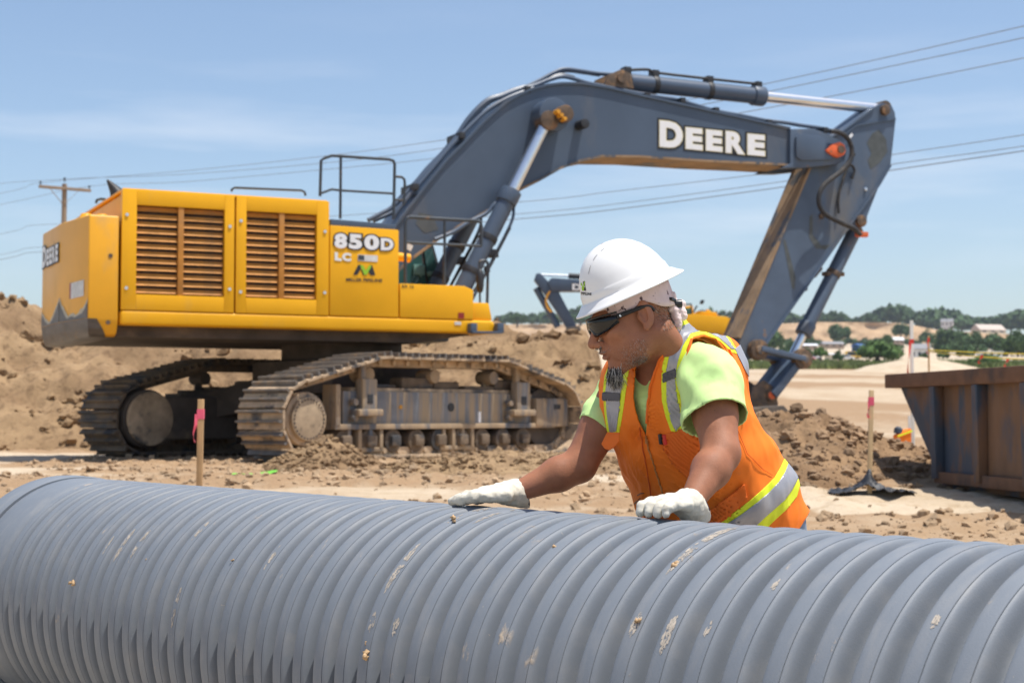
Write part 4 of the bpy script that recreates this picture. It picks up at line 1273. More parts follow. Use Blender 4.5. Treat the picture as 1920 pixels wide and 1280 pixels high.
# foot of the weight is scraped all round
V, F = [], []
for l, (z, s) in enumerate(lev[:4]):
    for x, y in plan:
        dx = (x - xc0)
        V.append(((xc0 + dx * (1 - (1 - s) * .55)) - .006, y * (1 - (1 - s) * .38) * 1.004, z - .006 - (.05 if z <= cz0 + .05 and x < xc1 - .05 else 0)))
for l in range(3):
    F += [(l * n + i, l * n + i + 1, (l + 1) * n + i + 1, (l + 1) * n + i) for i in (1, 2)]
for l in range(3):                                          # round the corner the scrape dies out along the side
    a0, a1, b0_, b1 = Vector(V[l * n]), Vector(V[l * n + 1]), Vector(V[(l + 1) * n]), Vector(V[(l + 1) * n + 1])
    k_ = (.62, .60, .50, .30)
    V += [a1, a1.lerp(a0, k_[l]), b1.lerp(b0_, k_[l + 1]), b1]
    q_ = len(V) - 4
    F.append((q_, q_ + 1, q_ + 2, q_ + 3))
F += [tuple(range(n - 1, -1, -1))]
mbf = MB().add(V, F); mbf.build('scraped_foot', M['scrape'], cw, 0, 60)
def rear(u, z): return on_face(cB, cC, u, z) + Vector((-.012, 0, 0))
# word plate on the rear face, reading left to right as seen from behind
def map_rear(px, py, d):
    x0, y0, x1, y1 = 78.5, 426, 112, 480
    u = 1 - (px - x0) / (x1 - x0)
    ztl, zbl = cz1 - .16, cz1 - .52
    return rear(.03 + .94 * u, ztl + (zbl - ztl) * (py - y0) / (y1 - y0)) + Vector((-d, 0, 0))
lettering('lettering', 'D', ((79, 432), (87, 430), (87, 474), (79, 474)), 0, ((M['white'], .06, .006), (M['black'], .115, .002)), cw, map_rear)
for k in range(4):
    xa = 88 + k * 6
    lettering('lettering', 'EERE'[k], ((xa, 441), (xa + 5.2, 441), (xa + 5.2, 474), (xa, 474)), 0, ((M['white'], .05, .006), (M['black'], .12, .002)), cw, map_rear)
def ch(px, z, d=.01):
    """point on the chamfer face under photo column px"""
    best = min(np.linspace(0, 1, 200), key=lambda u: abs(project([EXI.inverted() @ on_face(cA, cB, u, 2.2)])[0][0] - px))
    return best
u0, u1 = ch(158, 2), ch(134, 2); zz0, zz1 = cz0 + .50, cz0 + .70
dch = Vector((cB[0] - cA[0], cB[1] - cA[1], 0)).normalized(); nch = Vector((dch.y, -dch.x, 0))
if nch.x > 0: nch = -nch
for (a, b, mt) in ((u0, u1, M['label']), (u1, ch(131, 2), M['red'])):
    V = [on_face(cA, cB, q, z) + nch * .006 for q, z in ((a, zz0), (b, zz0 - .01), (b, zz1 - .01), (a, zz1))]
    mobj('warning_label', V, [(0, 1, 2, 3)], mt, cw, smooth=0)
for (x, y, z) in ((xc0 - .12, SP - .006, cz0 + .17), (xc0 - .1, SP - .006, cz1 - .5)):
    MB().cyl((x, y, z), (x, y + .02, z), .028, None, 12).build('bolt', M['pin'], cw)
for px in (160, 190):
    x, z = U(px, 400, SP)
    MB().cyl((x + .1, -1.2, cz1 - .01), (x + .1, -1.2, cz1 + .07), .10, .06, 14).build('lifting_lug', M['yellow_worn'], cw)
# exhaust and roof rails
p = U3(222, 372, -.4)
MB().tube(smooth_path([p, p + Vector((-.03, 0, .08)), p + Vector((-.15, 0, .24))], 5), [.11, .11, .11, .105, .10, .09, .075, .06, .045, .03, .012], 14).build('exhaust_pipe', M['dark'], ex)
def rail(name, pts, y, r=.019, mat=None, n=4):
    P = [U3(px, py, y) for px, py in pts]
    return MB().tube(P, r, 8).build(name, mat or M['rail'], ex)
rail('grab_rail', [(434, 359), (435, 355), (440, 352), (565, 357), (571, 360), (573, 367)], -1.35, .016)
rail('grab_rail', [(180, 381), (182, 375), (190, 373), (198, 374)], .6, .02)
yr1 = -1.45
rail('upper_handrail', [(600, 368), (602, 301), (608, 297), (622, 292), (640, 293), (730, 299), (738, 302), (740, 308), (738, 411)], yr1, .021)
rail('upper_handrail', [(600, 363), (622, 355), (638, 357), (738, 363)], yr1, .017)
rail('upper_handrail', [(639, 293), (638, 410)], yr1, .02)
rail('upper_handrail', [(740, 331), (753, 332), (758, 336), (759, 344), (757, 385)], -1.0, .019)
rail('upper_handrail', [(740, 374), (757, 376)], -1.0, .015)
yf = -1.55
rail('front_handrail', [(760, 530), (760, 416), (763, 409), (769, 407), (834, 411), (893, 414), (901, 417), (903, 425), (902, 461)], yf, .024)
rail('front_handrail', [(760, 454), (834, 458), (902, 461)], yf, .019)
rail('front_handrail', [(834, 411), (833, 532)], yf, .022)
rail('front_handrail', [(898, 593), (909, 592), (913, 586), (915, 500), (914, 492), (909, 488), (902, 489), (899, 492)], -1.5, .021)
rail('mirror_post', [(899, 490), (900, 570)], -1.5, .016)
p = U3(900, 526, -1.5)
MB().tube([p + Vector((0, 0, d)) for d in (-.17, -.15, -.08, .05, .13, .16)], [.02, .04, .055, .058, .045, .02], 14).build('mirror', M['dark'], ex)
MB().cyl(U3(913, 499, -1.5), U3(913, 510, -1.5), .045).build('rail_clamp', M['dark'], ex)
MB().cyl(U3(744, 481, -.9), U3(768, 484, -.9), .06).build('yellow_hose_end', M['yellow'], ex)
pl = [U3(763, 455, -.75), U3(775, 461, -.75), U3(770, 471, -.75), U3(762, 466, -.75)]
MB().add(pl + [q + Vector((0, .01, 0)) for q in pl], [(0, 1, 2, 3), (7, 6, 5, 4), (0, 4, 5, 1), (1, 5, 6, 2), (2, 6, 7, 3), (3, 7, 4, 0)]).build('tag_plate', M['label'], ex)
# print on the tool cabinet
WB = ((M['white'], .055, .012), (M['black'], .125, .006))
for s, q in (('8', ((627, 437), (651, 438), (651, 466), (627, 465))), ('5', ((654, 438), (679, 440), (679, 468), (654, 466))), ('0', ((683, 440), (711, 441), (711, 469), (683, 468))), ('D', ((714, 446), (738, 447), (738, 470), (714, 469)))):
    lettering('lettering', s, q, SP, WB, cab_p)
lettering('lettering', 'L', ((628, 473), (640, 474), (640, 489), (628, 488)), SP, ((M['white'], .06, .008), (M['cream_edge'], .10, .004)), cab_p)
lettering('lettering', 'C', ((642, 474), (658, 475), (658, 490), (642, 489)), SP, ((M['white'], .05, .008), (M['cream_edge'], .09, .004)), cab_p)
lettering('lettering', 'MILLER PIPELINE', ((649, 521), (717, 523), (717, 529), (649, 527)), SP, ((M['black'], .03, .006),), cab_p)
lettering('lettering', 'EX 16', ((754, 533), (776, 534), (776, 540), (754, 539)), SP, ((M['black'], .02, .006),), plat)
def flat(name, px_poly, mat, d, parent, y=SP):
    P = [U3(px, py, y - d) for px, py in px_poly]
    mobj(name, P, [tuple(range(len(P)))], mat, parent, smooth=0)
flat('data_label', [(671, 477), (708, 479), (708, 491), (671, 489)], M['label'], .006, cab_p)
flat('label_block', [(672, 478), (683, 479), (683, 488), (672, 487)], M['rail'], .009, cab_p)
flat('logo_leg', [(662, 515), (672, 496), (680, 497), (676, 505), (670, 515)], M['black'], .006, cab_p)
flat('logo_leg', [(692, 500), (694, 497), (698, 497), (704, 516), (695, 516), (690, 508)], M['black'], .006, cab_p)
flat('logo_leg', [(677, 506), (680, 504), (687, 515.5), (681, 515.5)], M['black'], .005, cab_p)
flat('logo_mark', [(675, 497), (681, 497), (686, 507), (692, 497.5), (697, 498), (688, 515), (683, 515)], M['lime'], .009, cab_p)

# --- boom
YB = -.36
btop = [(722, 452), (749, 416), (799, 350), (838, 302), (874, 266), (908, 230), (949, 194), (975, 179), (999, 169), (1025, 162), (1052, 159), (1090, 159), (1140, 167), (1199, 181), (1340, 212), (1435, 233), (1480, 243)]
bbot = [(1480, 308), (1430, 305), (1320, 300), (1199, 292), (1127, 291), (1087, 299), (1046, 315), (1009, 336), (971, 355), (940, 375), (912, 394), (859, 422), (815, 450), (774, 480), (745, 505)]
bpoly = [U(px, py, YB) for px, py in btop + bbot]
boom = part('boom', M['grey'], bpoly, YB, -YB, smooth=50)
def strip(line, th, y0, y1, name, mat, parent, side):
    P = [Vector((*U(px, py, YB), 0)) for px, py in line]
    Q = []
    for i, p_ in enumerate(P):
        t = (P[min(i + 1, len(P) - 1)] - P[max(i - 1, 0)]).normalized()
        nrm = Vector((-t.y, t.x, 0)) * side
        Q.append(p_ + nrm * th)
    poly = [(v.x, v.y) for v in P] + [(v.x, v.y) for v in reversed(Q)]
    V, F = [], []
    k = len(P)
    for yy in (y0, y1):
        for v in P: V.append((v.x, yy, v.y))
        for v in Q: V.append((v.x, yy, v.y))
    o_ = 2 * k
    for i in range(k - 1):
        F += [(i, i + 1, k + i + 1, k + i), (o_ + i, o_ + k + i, o_ + k + i + 1, o_ + i + 1), (i, o_ + i, o_ + i + 1, i + 1), (k + i, k + i + 1, o_ + k + i + 1, o_ + k + i)]
    F += [(0, k, o_ + k, o_), (k - 1, o_ + k - 1, o_ + 2 * k - 1, 2 * k - 1)]
    MB().add(V, F).build(name, mat, parent, 0, 50)
strip(btop, .035, YB - .035, -YB + .035, 'top_plate', M['grey'], boom, 1)
strip(bbot, .035, YB - .035, -YB + .035, 'bottom_plate', M['rust_plate'], boom, 1)
# nose of the boom: ears that clasp the arm
ear = [(1478, 243), (1521, 242), (1548, 252), (1566, 262), (1580, 272), (1584, 286), (1580, 302), (1568, 309), (1500, 316), (1462, 316), (1478, 308)]
for y0, y1 in ((YB - .06, YB + .10), (-YB - .10, -YB + .06)):
    part('boom_ear', M['grey_muddy'], [U(px, py, YB) for px, py in ear], y0, y1, boom, .02)
plate = [(1497, 251), (1536, 256), (1548, 266), (1560, 300), (1500, 302), (1491, 295), (1490, 258)]
part('wear_plate', M['grey'], [U(px, py, YB - .06) for px, py in plate], YB - .10, YB - .058, boom, .015)
pp = U3(1571, 282, YB - .06)
op = [(1546, 283), (1558, 271), (1572, 267), (1580, 272), (1583, 283), (1580, 291), (1570, 296), (1556, 291)]
part('pin_cap', M['orange_paint'], [U(px, py, YB - .09) for px, py in op], YB - .135, YB - .06, boom, .012)
MB().cyl((pp.x, YB - .16, pp.z), (pp.x, -YB + .16, pp.z), .065).build('boom_pin', M['pin'], boom)
# cylinder boss and lug on the boom side
bp = U3(1030, 224, YB)
MB().cyl((bp.x - .06, -.66, bp.z + .02), (bp.x - .06, .66, bp.z + .02), .255, None, 28).build('cylinder_boss', M['grey'], boom, .02)
MB().cyl((bp.x + .06, -.80, bp.z + .02), (bp.x + .06, .80, bp.z + .02), .13, None, 20).build('cylinder_pin', M['pin'], boom, .01)
gp = U3(1050, 218, -.8)
for i in range(3):
    q = gp + Vector((.055 * i - .05, 0, .06 - .05 * i))
    MB().cyl(q + Vector((0, .05, 0)), q + Vector((0, -.06, 0)), .038, .03, 10).build('grease_fitting', M['brass'], boom)
lp = U3(1085, 236, YB)
MB().cyl((lp.x, YB - .22, lp.z), (lp.x, YB + .01, lp.z), .075, None, 16).build('side_lug', M['dark'], boom, .01)
# word on the boom
def blk(s, q):
    lettering('lettering', s, q, YB, ((M['white'], .05, .012), (M['cream_edge'], .068, .009), (M['black'], .125, .006)), boom)
blk('D', ((1237, 226), (1280, 231), (1280, 279), (1237, 275)))
blk('E', ((1286, 239), (1317, 242), (1317, 282), (1286, 279)))
blk('E', ((1324, 243), (1354, 246), (1354, 285), (1324, 282)))
blk('R', ((1361, 246), (1396, 249), (1396, 290), (1361, 286)))
blk('E', ((1402, 251), (1434, 254), (1434, 293), (1402, 290)))
fade = U(800, 415, YB)
flat('faded_patch', [(785, 398), (812, 404), (822, 430), (796, 437), (780, 420)], pmat('faded_sticker', (0.085, 0.095, 0.098), .6, var=.15, scale=6), .004, boom, YB)
# pipes over the boom
def pipe_run(name, pts, y, r, mat=None, parent=None, n=5):
    P = smooth_path([U3(px, py, y) for px, py in pts], n)
    return MB().tube(P, r, 10).build(name, mat or M['grey'], parent or boom)
runA = [(690, 413), (715, 400), (737, 387), (771, 353), (812, 309), (852, 262), (880, 222), (912, 191), (940, 181), (968, 170), (1002, 161), (1030, 150), (1054, 144), (1076, 148), (1102, 156), (1150, 166), (1199, 176), (1240, 183), (1272, 188), (1337, 207), (1390, 217), (1435, 226), (1470, 230), (1500, 235), (1542, 241), (1560, 247)]
runB = [(700, 414), (745, 392), (785, 345), (824, 298), (862, 252), (893, 214), (925, 188), (968, 172), (1010, 152), (1040, 136), (1059, 130), (1087, 133), (1120, 138), (1159, 141), (1199, 146), (1216, 152), (1250, 156), (1322, 165), (1380, 172), (1425, 171)]
runC = [(738, 405), (768, 366), (806, 322), (845, 275), (880, 238), (915, 206), (955, 183), (1000, 166)]
pipe_run('hydraulic_pipe', runA, -.22, .032)
pipe_run('hydraulic_pipe', runB, .02, .032)
pipe_run('hydraulic_pipe', runC, -.30, .035)
pipe_run('hydraulic_pipe', [(a, b - 3) for a, b in runA[2:14]], .12, .030)
pipe_run('hydraulic_pipe', [(a + 4, b + 3) for a, b in runB[8:13]], .2, .03)
for px, py in ((775, 352), (862, 256), (985, 170), (1209, 182), (1275, 191), (1338, 209), (1437, 232), (1542, 246)):
    a = U3(px, py, -.26)
    MB().box(a + Vector((0, .14, 0)), (.09, .5, .10)).build('pipe_clamp', M['dark'], boom, .01)
# side hose loop from boom to arm
pipe_run('hose', [(1556, 246), (1572, 248), (1588, 258), (1597, 278), (1594, 300), (1576, 322), (1550, 342), (1537, 362), (1536, 384), (1548, 402), (1574, 416), (1600, 428), (1614, 440)], -.50, .040, M['rubber'])
pipe_run('hose', [(1598, 335), (1602, 318), (1592, 310), (1578, 345), (1572, 375), (1573, 400)], -.26, .022, M['rubber'])

# --- arm (stick)
YA = -.22
arm_poly = [(1560, 262), (1581, 246), (1610, 222), (1637, 203), (1656, 193), (1672, 199), (1678, 212), (1679, 228), (1670, 307), (1650, 344), (1626, 405), (1624, 420), (1614, 428), (1600, 426), (1577, 442), (1530, 508), (1478, 583), (1436, 642), (1420, 670), (1398, 676), (1383, 656), (1389, 630), (1455, 473), (1520, 316), (1532, 288)]
AP = [U(px, py, YA) for px, py in arm_poly]
arm = part('arm', M['grey_muddy'], AP, YA, -YA, smooth=50)
# brown wear plate on its inner face, and flange lines
fa, fb = U3(1520, 314, YA), U3(1387, 634, YA)
d_ = (fb - fa).normalized(); nn = Vector((d_.z, 0, -d_.x))
if nn.x > 0: nn = -nn
MB().add([fa - Vector((0, .03, 0)), fb - Vector((0, .03, 0)), fb + nn * .035 - Vector((0, .03, 0)), fa + nn * .035 - Vector((0, .03, 0)),
          fa + Vector((0, .47, 0)), fb + Vector((0, .47, 0)), fb + nn * .035 + Vector((0, .47, 0)), fa + nn * .035 + Vector((0, .47, 0))],
         [(0, 1, 2, 3), (7, 6, 5, 4), (0, 4, 5, 1), (2, 6, 7, 3), (1, 5, 6, 2), (0, 3, 7, 4)]).build('wear_plate', M['rust_plate'], arm)
def edge_strip(pts, th, name='edge_plate', mat=None):
    P = [U3(px, py, YA - .02) for px, py in pts]
    m = MB()
    for a, b in zip(P[:-1], P[1:]): m.bar(a + Vector((0, .24, 0)), b + Vector((0, .24, 0)), .54, th, (0, 0, 1) if abs((b - a).normalized().z) < .9 else (1, 0, 0))
    m.build(name, mat or M['grey_muddy'], arm)
V = []
for pts, th in (([(1538, 268), (1581, 245), (1637, 203)], .03), ([(1669, 310), (1648, 346), (1577, 444), (1478, 585), (1436, 644)], .03)):
    P = [U3(px, py, YA) for px, py in pts]
    m = MB()
    for a, b in zip(P[:-1], P[1:]):
        t = (b - a).normalized(); nr = Vector((t.z, 0, -t.x)) * th / 2
        q = [a - nr, b - nr, b + nr, a + nr]
        m.add([v + Vector((0, -.03, 0)) for v in q] + [v + Vector((0, .47, 0)) for v in q], [(0, 1, 2, 3), (7, 6, 5, 4), (0, 4, 5, 1), (1, 5, 6, 2), (2, 6, 7, 3), (3, 7, 4, 0)])
    m.build('edge_plate', M['grey_muddy'], arm)
m = MB()
a, b = U3(1582, 250, YA), U3(1678, 224, YA)
for a, b in ((U3(1582, 252, YA), U3(1605, 235, YA)), (U3(1605, 235, YA), U3(1678, 223, YA))):
    m.bar(a + Vector((0, -.012, 0)), b + Vector((0, -.012, 0)), .03, .03, (0, 1, 0))
m.build('weld_bead', M['grey'], arm)
for (px, py, r, nm, mt) in ((1657, 207, .09, 'top_pin', M['pin']), (1612, 415, .10, 'cylinder_pin', M['pin']), (1622, 355, .03, 'bolt', M['chrome']), (1540, 405, .05, 'bolt', M['pin']), (1600, 290, .03, 'bolt', M['dark'])):
    q = U3(px, py, YA)
    MB().cyl((q.x, YA - (.07 if r > .05 else .03), q.z), (q.x, -YA + (.07 if r > .05 else -.1), q.z), r, None, 20).build(nm, mt, arm, .01)
q = U3(1612, 440, YA)
MB().box((q.x, YA - .05, q.z), (.22, .10, .09)).build('hose_clamp', M['orange_paint'], arm, .02)
q = [U3(px, py, YA) for px, py in ((1510, 522), (1514, 534), (1504, 540))]
MB().tube([U3(*p_, -.0) for p_ in ((1502, 538), (1508, 533), (1513, 537), (1512, 543), (1505, 545))], .022, 8).build('lifting_eye', M['grey'], arm)
MB().bar(U3(1538, 500, 0), U3(1524, 517, 0), .10, .07, (0, 1, 0)).build('stop_block', M['pin'], arm, .01)
flat('white_tag', [(1590, 257), (1597, 249), (1600, 254), (1593, 261)], M['white'], .03, arm, YA)
dp = pmat('greasy_scuff', (0.075, 0.085, 0.085), .6, var=.3, scale=5)
flat('scuff_patch', [(1636, 250), (1648, 243), (1662, 262), (1664, 285), (1650, 305), (1632, 318), (1627, 300), (1634, 288), (1625, 268)], dp, .003, arm, YA)
flat('scuff_patch', [(1518, 406), (1524, 400), (1524, 440), (1540, 460), (1558, 458), (1548, 468), (1530, 466), (1517, 445)], dp, .003, arm, YA)
flat('scuff_patch', [(1468, 450), (1473, 449), (1492, 520), (1490, 543), (1485, 540)], dp, .003, arm, YA)
# --- hydraulic cylinders
def ram(name, a, gland, b, rb, rr, mat, y, clamp_t=(.5,), extra=True):
    """barrel a->gland, polished rod gland->b"""
    yy = -abs(y)
    A, G, B = U3(*a, yy), U3(*gland, yy), U3(*b, yy)
    for v_ in (A, G, B): v_.y = y
    d = (B - A).normalized()
    G = A + d * (G - A).dot(d)
    o = MB().cyl(A, G, rb, None, 26).build(name, mat, ex)
    MB().cyl(G - d * .02, G + d * .20, rb * 1.22, None, 26).build('gland', mat, o, .02)
    MB().cyl(G + d * .19, B, rr, None, 24).build('rod', M['chrome'], o)
    for t in clamp_t:
        q = A.lerp(G, t)
        MB().cyl(q - d * .045, q + d * .045, rb * 1.10, None, 26).build('band', M['dark'] if mat is M['grey'] else M['pin'], o, .008)
    return o, A, G, B, d
for y in (-.58, .58):
    o, A, G, B, d = ram('boom_cylinder', (858, 560), (945, 376), (1025, 228), .128, .086, M['grey'], y, (.28, .62))
    MB().cyl(A - d * .1 + Vector((0, -.12, 0)), A - d * .1 + Vector((0, .12, 0)), .16, None, 20).build('foot_eye', M['grey'], o, .01)
    MB().cyl(B + Vector((0, -.11, 0)), B + Vector((0, .11, 0)), .15, None, 20).build('rod_eye', M['pin'], o, .01)
    side = Vector((d.z, 0, -d.x)) * .20
    MB().tube(smooth_path([A + side * .95 + Vector((0, -.04, 0)), A.lerp(G, .5) + side + Vector((0, -.04, 0)), A.lerp(G, .86) + side + Vector((0, -.04, 0)), G + side * .7], 5), .024, 8).build('oil_pipe', M['grey'], o)
    MB().tube(smooth_path([A + side * .3 + Vector((0, -.15, 0)), A.lerp(G, .3) + side * .9 + Vector((0, -.1, 0)), A.lerp(G, .8) + side + Vector((0, -.10, 0))], 5), .018, 8).build('oil_pipe', M['dark'], o)
    MB().box(A.lerp(G, .52) + side * .8, (.16, .14, .12)).build('pipe_bracket', M['dark'], o, .01)
pipe_run('hose', [(815, 449), (850, 435), (880, 416), (912, 400), (925, 385), (935, 378)], -.52, .03, M['grey'])
o, A, G, B, d = ram('arm_cylinder', (1158, 152), (1412, 184), (1652, 205), .135, .088, M['grey'], 0, (.06, .26, .66))
for t in (.06, .26, .66, 1.03):
    q = A.lerp(G, t) + Vector((0, 0, .17))
    MB().box(q, (.12, .16, .12)).build('pipe_clamp', M['dark'], o, .015)
MB().tube(smooth_path([A.lerp(G, .02) + Vector((0, -.05, .16)), A.lerp(G, .2) + Vector((0, -.05, .22)), A.lerp(G, .3) + Vector((0, -.05, .185)), A.lerp(G, .92) + Vector((0, -.05, .185)), G + Vector((.1, -.03, .20))], 5), .024, 8).build('oil_pipe', M['dark'], o)
fp = U3(1150, 153, 0)
MB().prism([U(1120, 166, 0), U(1128, 146, 0), U(1150, 136, 0), U(1168, 143, 0), U(1175, 172, 0)], sidef, -.24, -.16).build('cylinder_bracket', M['pin'], boom, .01)
MB().prism([U(1120, 166, 0), U(1128, 146, 0), U(1150, 136, 0), U(1168, 143, 0), U(1175, 172, 0)], sidef, .16, .24).build('cylinder_bracket', M['pin'], boom, .01)
MB().cyl((fp.x, -.28, fp.z), (fp.x, .28, fp.z), .075).build('cylinder_pin', M['pin'], boom)
MB().cyl(B + Vector((0, -.13, 0)), B + Vector((0, .13, 0)), .13, None, 20).build('rod_eye', M['pin'], o)
bc, A, G, B, d = ram('bucket_cylinder', (1605, 428), (1509, 604), (1483, 672), .118, .072, M['grey_muddy'], 0, (.02, .48))
for y0, y1 in ((-.17, -.13),):
    pass
q = A.lerp(G, .48)
MB().box(q + Vector((.0, 0, 0)), (.36, .16, .07)).build('band_lug', M['pin'], bc, .01)
# --- bucket linkage and bucket
P1, P2 = U3(1401, 657, 0), U3(1483, 674, 0)
for y in (-.30, .30):
    m = MB(); m.bar(P1 + Vector((0, y, .02)), P2 + Vector((0, y, 0)), .09, .25, (0, 1, 0))
    lk = m.build('idler_link', M['grey_muddy'], ex, .015)
    for p_ in (P1, P2):
        MB().cyl(p_ + Vector((0, y - .07, 0)), p_ + Vector((0, y + .07, 0)), .168, None, 24).build('link_eye', M['pin'], lk, .015)
        MB().cyl(p_ + Vector((0, y - .10, 0)), p_ + Vector((0, y + .10, 0)), .075, None, 20).build('link_pin', M['rust_plate'], lk, .01)
P3 = U3(1431, 741, 0)
for y in (-.16, .16):
    MB().bar(P2 + Vector((0, y, 0)), P3 + Vector((0, y, 0)), .14, .34, (0, 1, 0)).build('bucket_link', M['grey_muddy'], ex, .02)
bk = MB()
prof_b = [(1300, 795), (1352, 770), (1395, 764), (1442, 760), (1452, 772), (1444, 800), (1425, 845), (1380, 872), (1310, 868), (1272, 835), (1290, 815)]
bk.prism([U(px, py, -.2) for px, py in prof_b], sidef, -.62, .62)
bucket = bk.build('bucket', M['under'], ex, .02)
for y in (-.24, .20):
    MB().prism([U(px, py, -.2) for px, py in ((1398, 768), (1410, 724), (1430, 712), (1450, 726), (1457, 757), (1440, 790))], sidef, y, y + .05).build('bucket_ear', M['pin'], bucket, .01)
MB().cyl(P3 + Vector((0, -.27, 0)), P3 + Vector((0, .27, 0)), .11).build('bucket_pin', M['pin'], bucket, .01)
MB().cyl(P3 + Vector((-.02, -.285, 0)), P3 + Vector((-.02, -.265, 0)), .065).build('pin_cap', M['orange_paint'], bucket, .006)

# --- undercarriage (slewed under the house)
DU = math.radians(23.4)
FU, RU = Vector((math.cos(DU), math.sin(DU), 0)), Vector((math.sin(DU), -math.cos(DU), 0))
def W(l, r, z): return FU * l + RU * r + Vector((0, 0, z))
def WI(px, py, r):
    """photo position -> (l, z) on the track plane at side offset r"""
    o = EXI @ CAM; d = EXI.to_3x3() @ ray(px, py)
    t = (r - o.dot(RU)) / d.dot(RU)
    p = o + d * t
    return p.dot(FU), p.z
MB().cyl((0, 0, 1.36), (0, 0, 1.60), .86, None, 40).build('slew_ring', M['under'], ex, .01)
MB().box((0, 0, 1.12), (1.9, 1.7, .46), None, Matrix.Rotation(DU, 3, 'Z')).build('car_body', M['under'], ex, .03)
for s in (-1, 1):
    for l in (-1, 1):
        MB().add([W(l * .55, s * .5, 1.25), W(l * .15, s * .5, 1.25), W(l * .15, s * .5, .78), W(l * .55, s * .5, .78), W(l * 1.55, s * 1.45, .86), W(l * .95, s * 1.45, .86), W(l * .95, s * 1.45, .48), W(l * 1.55, s * 1.45, .48)],
                 [(0, 1, 2, 3), (7, 6, 5, 4), (0, 4, 5, 1), (1, 5, 6, 2), (2, 6, 7, 3), (3, 7, 4, 0)]).build('frame_leg', M['under'], ex, .02)
TH, TG = .425, 1.70
def hull(pts):
    pts = sorted(map(tuple, pts))
    def half(p):
        h_ = []
        for q in p:
            while len(h_) > 1 and (h_[-1][0] - h_[-2][0]) * (q[1] - h_[-2][1]) - (h_[-1][1] - h_[-2][1]) * (q[0] - h_[-2][0]) <= 0: h_.pop()
            h_.append(q)
        return h_[:-1]
    return half(pts) + half(pts[::-1])
LS, LI = -2.42, 2.36
circ = [(LS, .545, .47), (LS + 1.22, 1.22, .11), (LS + 3.65, 1.24, .11), (LI, .555, .50), (LS + .6, .20, .12), (LI - .5, .20, .12)]
pts = [(cx + r * math.cos(a), cz + r * math.sin(a)) for cx, cz, r in circ for a in np.linspace(0, 2 * math.pi, 72, endpoint=False)]
HP = np.array(hull(pts))                      # counter-clockwise loop of the link centre line
seg = np.linalg.norm(np.roll(HP, -1, 0) - HP, axis=1)
cum = np.concatenate([[0], np.cumsum(seg)])
NS = int(round(cum[-1] / .255)); STEP = cum[-1] / NS
def loop(s):
    s %= cum[-1]
    i = min(np.searchsorted(cum, s, 'right') - 1, len(HP) - 1)
    t = (s - cum[i]) / max(seg[i], 1e-9)
    a, b = HP[i], HP[(i + 1) % len(HP)]
    return a + (b - a) * t
# one shoe: plate with turned edges, two grouser bars
sm_ = MB()
hw = STEP / 2
sm_.span((-hw + .012, -TH, -.012), (hw - .002, TH, .022))
n0 = len(sm_.F)
for gx, gh in ((-hw + .035, .060), (.03, .050)):
    sm_.prism([(gx - .020, .022), (gx + .020, .022), (gx + .012, .022 + gh), (gx - .012, .022 + gh)], lambda u, v, t: (u, t, v), -TH + .01, TH - .01)
def shoe_mesh(a, b):
    V = [v[:] for v in sm_.V]
    if True:
        V = [(v[0], v[1], v[2] + (.012 * noise.noise(Vector((v[0] * 9, v[1] * 6, 1))) if v[2] > .02 else 0)) for v in V]
    me = mesh_from('track_shoe', V, sm_.F, 30)
    me.materials.append(a); me.materials.append(b)
    for p in me.polygons:
        if p.index >= n0: p.material_index = 1
    return me
lk_ = MB()
for y in (-.13, .13):
    lk_.span((-hw + .01, y - .035, -.11), (hw + .01, y + .035, -.014))
lk_.cyl((-hw + .03, -.19, -.06), (-hw + .03, .19, -.06), .035, None, 8)
